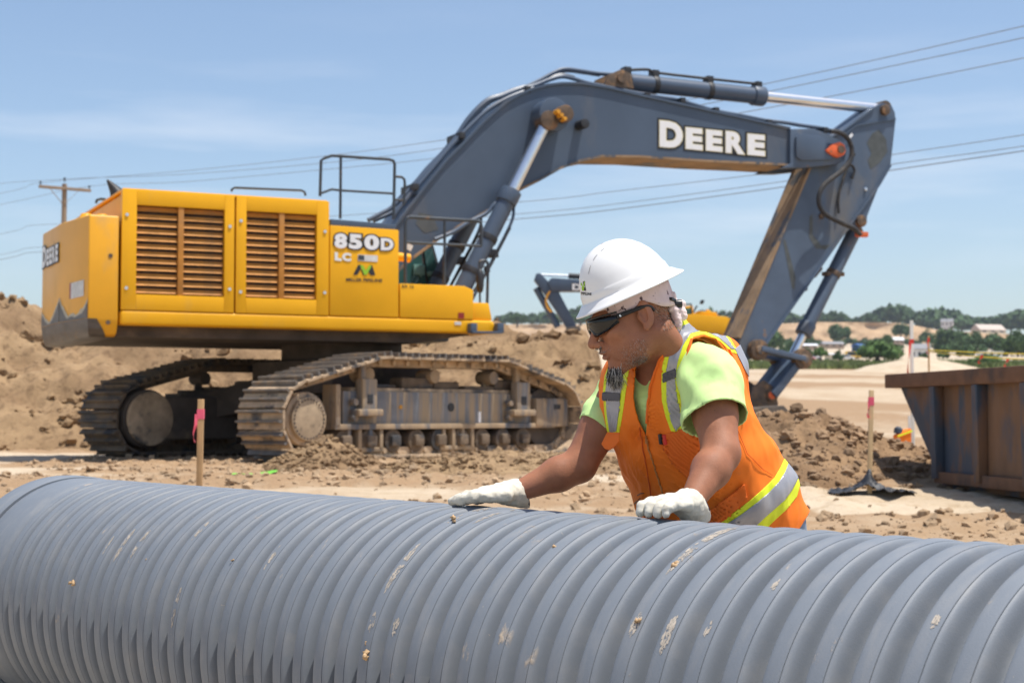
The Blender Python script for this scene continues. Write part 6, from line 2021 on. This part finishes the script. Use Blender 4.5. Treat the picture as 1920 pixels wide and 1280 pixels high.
# ---- hi-vis vest
def vest_sdf(P):
    d = torso(P, .0, top=neck[2] + .012)
    for sh in (shR, shL):
        a = neck + (sh - neck) * .25 + np.array([0, 0, -.03]); b = neck + (sh - neck) * .72 + np.array([0, 0, .0]) - FW * .01
        d = smin(d, cone(P, a, b, .072, .074), .035)
    d = smin(d, cone(P, neck + np.array([0, 0, -.07]), neck * .5 + HB * .5, .100, .082), .03)
    return d
V, F = mesh_sdf(vest_sdf, [hip[0] - .42, 3.8, hip[2] - .10], [hip[0] + .42, 4.75, neck[2] + .09], .0052)
N_ = vnormals(V, F)
V = wrinkle(V, N_, .0070, 6.5, 8.1, (1.6, 1.6, .36)); V = wrinkle(V, N_, .0028, 19, 2.1, (1.3, 1.3, .5))
axis_w = (V[:, 0] * .55 - V[:, 2])                      # soft diagonal drape over the side
V = V + N_ * (.0035 * np.sin(axis_w * 46)[:, None] * sstep(0, .2, (neck[2] - V[:, 2]))[:, None])
def cutpoly(V, F, poly, thr=0.0):
    N_ = vnormals(V, F)
    sd = poly_sd(project(V), poly) / FPX * 4.0
    sd = np.where(facing(V, N_) > thr, sd, .05)
    return clip(V, F, -sd)
OPEN = [(1194, 650), (1191, 690), (1188, 714), (1187, 742), (1189, 766), (1197, 790), (1205, 807), (1211, 818), (1213, 790), (1213, 760), (1217, 726), (1225, 700), (1234, 676), (1244, 660), (1252, 646), (1253, 620), (1254, 598), (1240, 575), (1190, 590)]
V, F = cutpoly(V, F, OPEN, -.3)
ARML = [(1299, 634), (1319, 628), (1342, 634), (1360, 650), (1379, 687), (1389, 733), (1390, 783), (1378, 806), (1340, 815), (1284, 806), (1281, 785), (1282, 733), (1288, 676)]
V, F = cutpoly(V, F, ARML, .0)
ARMR = [(1140, 672), (1129, 690), (1122, 722), (1124, 760), (1130, 790), (1137, 814), (1095, 835), (1050, 790), (1060, 660), (1110, 640)]
V, F = cutpoly(V, F, ARMR, -.4)
# rear arm holes, collar rim and hem
V, F = clip(V, F, V[:, 2] - (at(0, 590, 4.2).z - .05 * np.clip(((V - neck) @ FW) / .08, 0, 1)))
hemz = np.interp(project(V)[:, 0], [1180, 1330, 1440, 1480, 1500, 1518], [at(0, 985, 4.2).z, at(0, 992, 4.2).z, at(0, 995, 4.3).z, at(0, 990, 4.4).z, at(0, 978, 4.45).z, at(0, 950, 4.5).z])
V, F = clip(V, F, hemz - V[:, 2])
vest = pobj('safety_vest', V, F, M['hv_orange']); 
VV_, VF_ = V.copy(), list(F)
solid(vest, .004)
VBVH = BVHTree.FromPolygons([Vector(v) for v in VV_], VF_)
def vest_patch(name, poly, mat, lift, parent=vest, thr=-.6, th=.0012):
    N_ = vnormals(VV_, VF_)
    sd = poly_sd(project(VV_), poly) / FPX * 4.0
    sd = np.where(facing(VV_, N_) > thr, sd, .05)
    V2, F2 = clip(VV_, VF_, sd)
    if not len(F2): return None
    N2 = vnormals(V2, F2)
    o_ = pobj(name, V2 + N2 * lift, F2, mat, parent)
    solid(o_, th, -1)
    return o_
# right-hand front panel stripe
vest_patch('yellow_stripe', [(1140, 690), (1152, 676), (1180, 668), (1180, 690), (1173, 740), (1167, 780), (1162, 810), (1139, 812), (1134, 775), (1131, 733), (1134, 705)], M['hv_yellow'], .0012)
vest_patch('reflective_stripe', [(1148, 686), (1156, 674), (1172, 668), (1171, 690), (1164, 740), (1160, 780), (1156, 808), (1144, 810), (1139, 775), (1136, 733), (1140, 705)], M['silver'], .0026)
vest_patch('mic_tab', [(1131, 734), (1165, 736), (1164, 751), (1131, 750)], M['hook_tape'], .0045, thr=-.35)
# left front panel stripe running over the shoulder and down the back edge
vest_patch('yellow_stripe', [(1240, 722), (1241, 690), (1248, 660), (1262, 628), (1272, 606), (1290, 594), (1330, 600), (1366, 630), (1384, 660), (1400, 694), (1424, 732), (1448, 784), (1474, 836), (1490, 860), (1520, 870), (1500, 800), (1450, 700), (1400, 640),
    (1381, 664), (1371, 660), (1350, 640), (1319, 626), (1300, 631), (1289, 650), (1281, 680), (1274, 706), (1276, 740), (1287, 790), (1272, 812), (1258, 808), (1248, 780), (1241, 750)], M['hv_yellow'], .0012)
vest_patch('reflective_stripe', [(1250, 722), (1250, 692), (1256, 664), (1268, 632), (1280, 611), (1297, 603), (1332, 609), (1360, 630), (1378, 656), (1396, 694), (1440, 770), (1480, 850), (1510, 860), (1490, 790), (1440, 690), (1395, 640),
    (1376, 655), (1371, 655), (1348, 634), (1318, 620), (1295, 626), (1281, 648), (1271, 678), (1266, 708), (1270, 745), (1281, 792), (1267, 808), (1258, 788), (1251, 754)], M['silver'], .0026)
vest_patch('mic_tab', [(1243, 699), (1268, 690), (1270, 707), (1243, 717)], M['hook_tape'], .0045, thr=-.35)
# slanting band round the waist
vest_patch('yellow_stripe', [(1335, 985), (1342, 978), (1376, 960), (1406, 938), (1432, 915), (1452, 895), (1464, 875), (1475, 850), (1486, 868), (1502, 902), (1494, 930), (1474, 955), (1455, 972), (1437, 990)], M['hv_yellow'], .0012)
vest_patch('reflective_stripe', [(1358, 988), (1365, 980), (1392, 962), (1421, 940), (1444, 920), (1460, 903), (1471, 885), (1480, 862), (1500, 888), (1484, 918), (1470, 937), (1452, 953), (1432, 970), (1412, 990)], M['silver'], .0026)
# pockets, flap, zip, seams, pen
M['hv_orange2'] = pmat('orange_pocket_cloth', (0.88, 0.165, 0.012), 0.75, var=0.08, scale=6, bump=0.12, bscale=260, bdist=.001)
vest_patch('pocket', [(1306, 992), (1325, 962), (1352, 940), (1394, 906), (1401, 932), (1372, 962), (1334, 990)], M['hv_orange2'], .008, thr=-.1, th=.004)
vest_patch('pocket', [(1241, 815), (1268, 808), (1300, 796), (1340, 800), (1330, 900), (1296, 902), (1262, 868), (1246, 840)], M['hv_orange2'], .006, thr=-.1, th=.003)
fl = [A3(px, py, Y) for px, py, Y in ((1139, 811, 4.085), (1162, 812, 4.07), (1161, 828, 4.062), (1152, 838, 4.058), (1143, 844, 4.058), (1134, 841, 4.062), (1128, 833, 4.07))]
fo2 = pobj('pocket_flap', fl, [tuple(range(7))], M['hv_orange2'], vest, 0); solid(fo2, .004)
def vest_line(name, pts, w_, mat, lift=.003):
    P = []
    for a, b in zip(pts[:-1], pts[1:]):
        for t in np.linspace(0, 1, 6)[:-1]:
            px, py = a[0] + (b[0] - a[0]) * t, a[1] + (b[1] - a[1]) * t
            h_ = VBVH.ray_cast(CAM, ray(px, py).normalized())
            if h_[0] is not None: P.append(h_[0] + h_[1] * lift if h_[1].dot(ray(px, py)) < 0 else h_[0] - h_[1] * lift)
    if len(P) > 2:
        m = MB().tube([p - Vector(PO_) for p in P], w_, 6)
        m.build(name, mat, vest)
M['zip'] = pmat('brass_zip_teeth', (0.50, 0.22, 0.06), 0.5, .3, var=.2, scale=60)
M['seam'] = pmat('orange_seam_binding', (0.62, 0.10, 0.01), 0.8, var=.1, scale=20)
vest_line('zipper', [(1211, 817), (1217, 842), (1226, 868), (1236, 898), (1243, 925), (1247, 950), (1248, 980)], .0026, M['zip'])
vest_line('seam', [(1200, 800), (1206, 840), (1214, 880), (1222, 930), (1226, 975)], .0016, M['seam'])
vest_line('seam', [(1382, 806), (1400, 850), (1430, 880), (1452, 894)], .0008, M['seam'])
vest_line('seam', [(1246, 822), (1264, 866), (1296, 902)], .0018, M['seam'])
vest_line('collar_binding', [(1256, 604), (1255, 625), (1253, 646), (1240, 668), (1228, 698), (1219, 724), (1215, 758), (1213, 800)], .0035, M['hv_orange2'])
vest_line('armhole_binding', [(1297, 636), (1287, 676), (1280, 733), (1280, 786)], .0035, M['hv_orange2'])
vest_line('armhole_binding', [(1392, 790), (1392, 733), (1381, 687), (1362, 648)], .0032, M['hv_orange2'])
zp = VBVH.ray_cast(CAM, ray(1212, 826).normalized())[0]
if zp is not None:
    q = zp - Vector(PO_)
    MB().box(q + Vector((0, -.006, 0)), (.007, .004, .018)).build('zip_pull', M['zip'], vest, .001)
for (px, py), mt in (((1238, 822), M['plastic']), ((1246, 823), M['red_tape'])):
    h_ = VBVH.ray_cast(CAM, ray(px, py).normalized())[0]
    if h_ is not None:
        b_ = h_ + Vector((0, -.008, 0))
        MB().cyl(b_ + Vector((.002, .004, -.014)) - Vector(PO_), b_ + Vector((-.002, -.001, .012)) - Vector(PO_), .0055, .0055, 12).build('marker_pen', mt, vest, .001)
def scuff(pts):
    vest_line('ink_mark', pts, .0012, M['black'], .0015)
scuff([(1196, 928), (1203, 924), (1209, 924)]); scuff([(1188, 946), (1196, 938), (1202, 933)])

# ---- jeans and boots (mostly hidden behind the pipe)
foot = [hip + LF * s * .13 + FW * -.02 for s in (1, -1)]
for f_ in foot: f_[2] = .10
def jeans_sdf(P):
    d = np.maximum(torso(P, -.006), P[:, 2] - (hip[2] + .06))
    d = np.maximum(d, -(P[:, 2] - (hip[2] - .16)))
    for s, f_ in zip((1, -1), foot):
        hj = hip + LF * s * .09 + np.array([0, 0, -.14]); kn = (hj + f_) / 2 + FW * .05
        d = smin(d, cone(P, hj, kn, .105, .078), .05); d = smin(d, cone(P, kn, f_, .078, .068), .03)
    return d
V, F = mesh_sdf(jeans_sdf, [hip[0] - .40, hip[1] - .4, .04], [hip[0] + .40, hip[1] + .4, hip[2] + .10], .014)
N_ = vnormals(V, F); V = wrinkle(V, N_, .004, 12, 1.7)
pobj('jeans', V, F, M['jeans'])
def boots_sdf(P):
    d = None
    for f_ in foot:
        a = np.array([f_[0], f_[1], .05])
        c = smin(cone(P, a - FW * .05, a + FW * .17, .050, .042), cone(P, a, a + np.array([0, 0, .12]), .055, .06), .03)
        c = np.maximum(c, -P[:, 2])
        d = c if d is None else np.minimum(d, c)
    return d
V, F = mesh_sdf(boots_sdf, [hip[0] - .45, hip[1] - .45, -.02], [hip[0] + .35, hip[1] + .35, .26], .012)
pobj('boots', V, F, M['boots'])

# ---- leather gloves: palm, four fingers, thumb, cuff
def glove(name, wr, elb, palm, tips, thumb, side):
    """tips: list of joint chains for the four fingers (world points)"""
    up = np.array([0, 0, 1.0])
    def f(P):
        d = cone(P, wr, wr * .35 + palm * .65, .0315, .0290)
        for ch in tips:
            d = smin(d, cone(P, wr * .35 + palm * .65, ch[0], .0215, .0135), .012)
        t = None
        for k, ch in enumerate(tips):
            rs = [.0128, .0120, .0112, .0098] if k in (1, 2) else [.0120, .0112, .0105, .0090]
            c = chain(P, ch, rs[:len(ch)], .006)
            t = c if t is None else smin(t, c, .0014)
        d = smin(d, t, .007)
        d = smin(d, chain(P, thumb, [.018, .0145, .0128, .0105][:len(thumb)], .008), .010)
        back = wr - (palm - wr) / np.linalg.norm(palm - wr) * .055
        d = smin(d, cone(P, wr, back, .0325, .0405), .02)
        return d
    allp = np.array([p for ch in tips for p in ch] + list(thumb) + [wr, palm])
    V, F = mesh_sdf(f, allp.min(0) - .10, allp.max(0) + .10, .0031)
    ax_ = (elb - wr) / np.linalg.norm(elb - wr)
    val = (V - (wr + ax_ * .030)) @ ax_
    V, F = clip(V, F, val)
    N_ = vnormals(V, F); V = wrinkle(V, N_, .0022, 32, 5.5); V = wrinkle(V, N_, .0010, 80, 1.5)
    g = pobj(name, V, F, M['leather']); solid(g, .003)
    c = wr + ax_ * .029
    x = np.cross(ax_, up); x /= np.linalg.norm(x); y = np.cross(ax_, x)
    rad = []
    for a in np.linspace(0, 2 * np.pi, 28, endpoint=False):
        dv = x * math.cos(a) + y * math.sin(a)
        lo_, hi_ = .015, .056
        for _ in range(16):
            m_ = (lo_ + hi_) / 2
            if f(np.array([c + dv * m_]))[0] < 0: lo_ = m_
            else: hi_ = m_
        rad.append(c + dv * lo_ - PO_)
    MB().tube(rad, .0030, 7, closed=True).build('cuff_binding', M['navy'], g)
    return g
ptop = lambda s, ang, lift: np.array(PO + PAX * s + PN * ((PR_ + lift) * math.sin(ang)) + Vector((0, 0, (PR_ + lift) * math.cos(ang))))
def s_of(px):
    best = min(np.linspace(-2, 3, 4000), key=lambda s: abs(project([ptop(s, .10, 0)])[0][0] - px))
    return best
# right hand (left in the photo): lies flat, fingers pointing away along the pipe
sr = s_of(905)
palmR = ptop(s_of(928), .12, .038)
wR = np.array([wrR[0], wrR[1], wrR[2]])
tipsR = []
for k, (ang, ln, lift) in enumerate(((.20, .92, .024), (.135, 1.0, .020), (.07, .98, .018), (.01, .86, .017))):
    s_a = s_of(912); L = .105 * ln
    tipsR.append([ptop(s_a, ang, .030 + .006 * (k in (1, 2))), ptop(s_a + L * .42, ang, .026), ptop(s_a + L * .74, ang, lift), ptop(s_a + L, ang, .012)])
thumbR = [palmR + np.array([.02, .0, -.006]), ptop(s_of(920), -.04, .026), ptop(s_of(908), -.085, .020), ptop(s_of(896), -.10, .014)]
glove('glove', wR, elR, palmR, tipsR, thumbR, 1)
# left hand: fingers curl over the crown towards the camera
sl = s_of(1263)
wL = np.array([wrL[0], wrL[1], wrL[2]])
palmL = ptop(s_of(1268), .16, .045)
tipsL = []
for k, px in enumerate((1227, 1243, 1259, 1275)):
    s_ = s_of(px)
    kn = ptop(s_of(px + 7), .115, .044 - .004 * abs(k - 1))
    tipsL.append([kn, ptop(s_of(px + 3), .055, .040 - .003 * abs(k - 1)), ptop(s_of(px), .005, .027), ptop(s_of(px + 1), -.012, .013)])
thumbL = [palmL + np.array([-.02, -.0, .0]), ptop(s_of(1245), .12, .038), ptop(s_of(1229), .10, .027), ptop(s_of(1216), .07, .015)]
glove('glove', wL, elL, palmL, tipsL, thumbL, -1)

# ---- hard hat
hat_pit = math.radians(8)
def HH(x, y, z):
    """hat frame -> world: the hat sits a little further forward than the head"""
    x2, z2 = x * math.cos(hat_pit) + z * math.sin(hat_pit), -x * math.sin(hat_pit) + z * math.cos(hat_pit)
    return np.array(from_head((x2 - .006, y, z2 * .80 + .083)))
prof_h = [(0, .142), (.12, .1412), (.25, .138), (.40, .130), (.55, .117), (.70, .0965), (.82, .072), (.90, .048), (.945, .028), (.962, .0225), (.975, .0205), (.992, .006), (1.0, -.002), (1.02, -.005), (1.045, -.0045), (1.06, -.006), (1.14, -.0145), (1.22, -.0215), (1.285, -.0255), (1.305, -.0285), (1.30, -.031)]
na = 120
V, F = [], []
for r, z in prof_h:
    for k in range(na):
        a = 2 * math.pi * k / na
        ca_, sa_ = math.cos(a), math.sin(a)
        rl, rw = .118, .103
        rr = r
        if r > 1.06:
            rr = 1.06 + (r - 1.06) * (.62 + .18 * max(0, ca_) ** 2 + .16 * max(0, -ca_) ** 2 + .20 * sa_ ** 2)
        x, y = rl * rr * ca_, rw * rr * sa_
        zz = z
        ridge = math.exp(-(y / .024) ** 4) * (1 if r < .9 else max(0, (1 - r) / .1)) * .0055
        if r < 1: zz += ridge
        zz -= .004 * (r > 1.06) * (max(0, ca_) ** 2) * (r - 1.06) / .245 * .8
        V.append(HH(x, y, zz))
k = len(prof_h)
for i in range(k - 1):
    F += [(i * na + j, (i + 1) * na + j, (i + 1) * na + (j + 1) % na, i * na + (j + 1) % na) for j in range(na)]
V, F = np.array(V), F
hat = pobj('hard_hat', V, F, M['hat']); solid(hat, .0028)
HBVH = BVHTree.FromPolygons([Vector(v) for v in V], F)
def hat_strip(name, pts, w_, mat, lift=.0012):
    P, Nn = [], []
    for x, y in pts:
        o_ = Vector(HH(x, y, .4)); d_ = Vector(HH(x, y, 0)) - o_
        h_ = HBVH.ray_cast(o_, d_.normalized())
        if h_[0] is None: continue
        P.append(h_[0] - d_.normalized() * lift); Nn.append(d_.normalized())
    A_, B_ = [], []
    for i, p in enumerate(P):
        t = (P[min(i + 1, len(P) - 1)] - P[max(i - 1, 0)]).normalized()
        s_ = t.cross(Nn[i]).normalized() * w_ / 2
        A_.append(np.array(p - s_)); B_.append(np.array(p + s_))
    n_ = len(P)
    pobj(name, A_ + B_, [(i, i + 1, n_ + i + 1, n_ + i) for i in range(n_ - 1)], mat, hat, 0)
for xa, xb in ((.083, .068), (.056, .040), (.028, .014)):
    for y in (.036, -.036):
        hat_strip('vent_slot', [(x, y) for x in np.linspace(xa, xb, 4)], .0022, M['plastic'])
M['rustmark'] = pmat('orange_hat_scuff', (0.55, 0.25, 0.12), .8, var=.2, scale=50)
for (x, y) in ((.005, .01), (-.012, .02), (-.02, .004), (-.03, .022), (.0, .03), (-.008, .034)):
    hat_strip('scuff_mark', [(x + q, y + q * .4) for q in (0, .003, .007)], .0022, M['rustmark'], .0009)
def hat_px(px, py, d):
    r_ = ray(px, py).normalized()
    h_ = HBVH.ray_cast(CAM, r_)
    return (h_[0] - r_ * (d + .0012)) if h_[0] is not None else CAM + r_ * 4.0
def hat_print(name, s, quad, off, mat):
    Vw, _ = text_mesh(s, off)
    Vt, Ft = text_mesh(s, off)
    Pq = quad_map(Vt, (Vw.min(0), Vw.max(0)), quad)
    Wd = [hat_px(p[0], p[1], 0) for p in Pq]
    pobj(name, [np.array(v) for v in Wd], Ft, mat, hat, 0)
hat_print('lettering', 'PIPELINE', ((1089.5, 547), (1109, 549), (1109, 553.5), (1089.5, 553)), .03, M['black'])
for poly, mt in (([(1093, 528), (1096, 526.5), (1099, 545), (1094, 545)], M['black']), ([(1088.5, 531), (1090.5, 530), (1093, 538), (1095, 528.5), (1097, 528), (1094.5, 545), (1091.5, 545)], M['lime'])):
    pobj('logo_mark', [np.array(hat_px(x, y, .0003 if mt is M['black'] else .0008)) for x, y in poly], [tuple(range(len(poly)))], mt, hat, 0)
# suspension knob at the nape
kb = from_head((-.105, .028, .006))
m = MB().cyl(Vector(from_head((-.098, .035, .004)) - PO_), Vector(from_head((-.118, .040, -.002)) - PO_), .012, .011, 14)
m.bar(Vector(from_head((-.085, .060, .020)) - PO_), Vector(from_head((-.105, .035, .008)) - PO_), .012, .008)
m.build('ratchet_knob', M['plastic'], hat, .001)

# ---- wrap-around sunglasses
def wrap(z0, z1, a0, a1, n_, grow, bow=0.0, tilt=0.0):
    V, F = [], []
    m_ = 7
    for i in range(n_):
        a = a0 + (a1 - a0) * i / (n_ - 1)
        for j in range(m_):
            t = j / (m_ - 1)
            edge = 1 - .72 * (abs(a) / 1.3) ** 1.8
            nb = .55 * math.exp(-(a / .13) ** 2) * (t < .5) * (1 - t * 2)
            z = z0 + (z1 - z0) * (.5 + (t - .5) * edge) + nb * (z1 - z0) + .010 * (abs(a) / 1.4) ** 2
            r_ = grow + .004 * math.sin(math.pi * t)
            x = .018 + (.092 + r_) * math.cos(a) ** .85 if math.cos(a) > 0 else .018
            y = (.073 + r_) * math.sin(a)
            V.append(from_head((x, y, z)))
    for i in range(n_ - 1):
        for j in range(m_ - 1):
            p = i * m_ + j; F.append((p, p + 1, p + m_ + 1, p + m_))
    return V, F
V, F = wrap(-.0175, .030, -1.18, 1.18, 50, .003)
gl = pobj('sunglasses', V, F, M['lens']); solid(gl, .0022)
for s in (1, -1):
    arm_p = [from_head((.062, s * .0735, .018)), from_head((.045, s * .081, .020)), from_head((.020, s * .086, .021)), from_head((-.006, s * .087, .022)), from_head((-.024, s * .084, .016)), from_head((-.03, s * .082, .004))]
    P = smooth_path([Vector(p - PO_) for p in arm_p], 5)
    m = MB(); m.tube(P, [.0072 - .004 * i / len(P) for i in range(len(P))], 8)
    m.build('temple_arm', M['plastic'], gl)
    q = Vector(from_head((.056, s * .0795, .0185)) - PO_)
    MB().cyl(q, q + hl * (s * .004), .0032, None, 10).build('hinge_stud', M['chrome'], gl)
top_rim = [Vector(from_head((.018 + .098 * math.cos(a) ** .85, .079 * math.sin(a), .0295 + .010 * (abs(a) / 1.4) ** 2 - .008 * (abs(a) / 1.2) ** 3)) - PO_) for a in np.linspace(-1.2, 1.2, 30)]
MB().tube(top_rim, .0026, 7).build('brow_rim', M['plastic'], gl)

# ---- bandana tied at the back
def band_v():
    V, F = [], []
    n_, m_ = 70, 6
    for i in range(n_):
        a = 2 * math.pi * i / n_
        for j in range(m_):
            t = j / (m_ - 1)
            rx, ry = (.101 - .004 * t, .0815 - .004 * t)
            z = .020 + .068 * t - .022 * (1 - math.cos(a)) / 2 + (.024 * math.exp(-((abs((a + math.pi) % (2 * math.pi) - math.pi) - 1.55) / .35) ** 2)) * (1 - t)
            x = -.012 + (rx + .003 + .0012 * math.sin(i * 1.9)) * math.cos(a); y = (ry + .002 + .001 * math.sin(i * 2.7)) * math.sin(a)
            V.append(from_head((x, y, z)))
    for i in range(n_):
        for j in range(m_ - 1):
            p, q = i * m_ + j, ((i + 1) % n_) * m_ + j
            F.append((p, q, q + 1, p + 1))
    return V, F
V, F = band_v()
bd = pobj('bandana', V, F, M['bandana']); solid(bd, .003)
def knot_sdf(P):
    q = to_head(P)
    d = ell(q, (-.092, .030, -.004), (.014, .014, .012))
    d = smin(d, ell(q, (-.100, .036, .016), (.011, .009, .020)), .006)
    d = smin(d, ell(q, (-.113, .032, -.004), (.016, .010, .012)), .005)
    d = smin(d, ell(q, (-.110, .036, -.026), (.013, .010, .017)), .005)
    d = smin(d, cone(q, (-.098, .036, -.015), (-.094, .044, -.052), .011, .006), .005)
    d = smin(d, cone(q, (-.096, .026, -.015), (-.086, .040, -.062), .009, .005), .005)
    return d * HS
lo = from_head((-.13, .02, -.02)) - .09
V, F = mesh_sdf(knot_sdf, lo, lo + .18, .003)
N_ = vnormals(V, F); V = wrinkle(V, N_, .0030, 75, 2.2)
pobj('knot', V, F, pmat('pale_pink_knot', (0.74, 0.60, 0.585), .85, var=.05, scale=30, bump=.2, bscale=240, bdist=.001), bd)

# ---- goatee, moustache shadow and short sideburn hair: single tapered strands
def strands(name, roots, dirs, L, r, mat):
    m = MB()
    V, F = [], []
    for p, d_, l in zip(roots, dirs, L):
        p, d_ = np.array(p), np.array(d_)
        x = np.cross(d_, [.3, .5, .8]); x /= np.linalg.norm(x); y = np.cross(d_, x)
        b0 = len(V)
        mid_ = p + d_ * l * .55 + np.array([RNG.normal() * .002, RNG.normal() * .002, -.001])
        tip = p + d_ * l + np.array([RNG.normal() * .004, RNG.normal() * .004, -.003])
        for c, rr in ((p, r), (mid_, r * .75)):
            for k_ in range(3):
                a = 2.094 * k_
                V.append(c + (x * math.cos(a) + y * math.sin(a)) * rr)
        V.append(tip)
        for k_ in range(3):
            k2 = (k_ + 1) % 3
            F += [(b0 + k_, b0 + k2, b0 + 3 + k2, b0 + 3 + k_), (b0 + 3 + k_, b0 + 3 + k2, b0 + 6)]
    o_ = pobj(name, V, F, mat, body)
    o_['kind'] = 'stuff'
    return o_
roots, dirs, Ls = [], [], []
BB = BVHTree.FromObject(body, bpy.context.evaluated_depsgraph_get())
def surf(q):
    p = Vector(from_head(q) - PO_)
    h_ = BB.find_nearest(p)
    return np.array(h_[0]) + PO_
for _ in range(620):
    y = RNG.normal() * .017; x = .078 + RNG.random() * .026; z = -.100 - RNG.random() * .026
    roots.append(surf((x, y, z)))
    dd = np.array([.15 + RNG.normal() * .25, RNG.normal() * .30 + y * 6, -1.0]); dd = dd @ HR; dirs.append(dd / np.linalg.norm(dd)); Ls.append(RNG.uniform(.016, .048))
gt = strands('beard', roots[:330], dirs[:330], Ls[:330], .0009, M['hair_dark'])
strands('beard', roots[330:], dirs[330:], Ls[330:], .0008, M['hair'])
roots, dirs, Ls = [], [], []
for _ in range(2000):
    a = RNG.random()
    y = RNG.choice([-1, 1]) * RNG.uniform(.030, .068)
    z = RNG.uniform(-.115, -.055) + .02 * (abs(y) - .05) / .02 * RNG.random()
    roots.append(surf((.02 + RNG.uniform(-.01, .06) * (1 - (abs(y) - .03) / .06), y, z)))
    dd = np.array([.1, 0, -1.0]) + RNG.normal(size=3) * .4; dd = dd @ HR; dirs.append(dd / np.linalg.norm(dd)); Ls.append(RNG.uniform(.0012, .0028))
for _ in range(260):
    y = RNG.normal() * .018
    roots.append(surf((.11, y, -.049 + RNG.normal() * .003)))
    dd = np.array([.4, y * 6, -1.0]) + RNG.normal(size=3) * .3; dd = dd @ HR; dirs.append(dd / np.linalg.norm(dd)); Ls.append(RNG.uniform(.002, .005))
strands('stubble', roots[::2], dirs[::2], Ls[::2], .00026, M['hair'])
strands('stubble', roots[1::2], dirs[1::2], Ls[1::2], .00024, M['hair_dark'])

roots, dirs, Ls = [], [], []
for _ in range(1100):
    sy = RNG.choice([-1, 1]); a = RNG.random()
    roots.append(surf((-.035 - .062 * a, sy * (.070 - .035 * a * a), RNG.uniform(-.050, .018))))
    dd = np.array([-.5, 0, -1.0]) + RNG.normal(size=3) * .3; dd = dd @ HR; dirs.append(dd / np.linalg.norm(dd)); Ls.append(RNG.uniform(.003, .007))
strands('nape_hair', roots[:650], dirs[:650], Ls[:650], .00035, M['hair_dark'])
strands('nape_hair', roots[650:], dirs[650:], Ls[650:], .0004, M['hair'])

# ------------------------------------------------------------------ thin summer haze over the valley
hm = bpy.data.materials.new('haze_air')
hm.use_nodes = True
hn = hm.node_tree.nodes; hn.clear()
ho = hn.new('ShaderNodeOutputMaterial'); pv = hn.new('ShaderNodeVolumePrincipled')
pv.inputs['Color'].default_value = (0.80, 0.88, 1.0, 1)
pv.inputs['Density'].default_value = 0.00009
pv.inputs['Anisotropy'].default_value = 0.2
hm.node_tree.links.new(pv.outputs[0], ho.inputs['Volume'])
HZ = MB().span((-5200, -80, -6), (5200, 4100, 165)).build('haze', hm, None, smooth=0)
tag(HZ, 'pale blue summer haze over the far valley', kind='stuff')
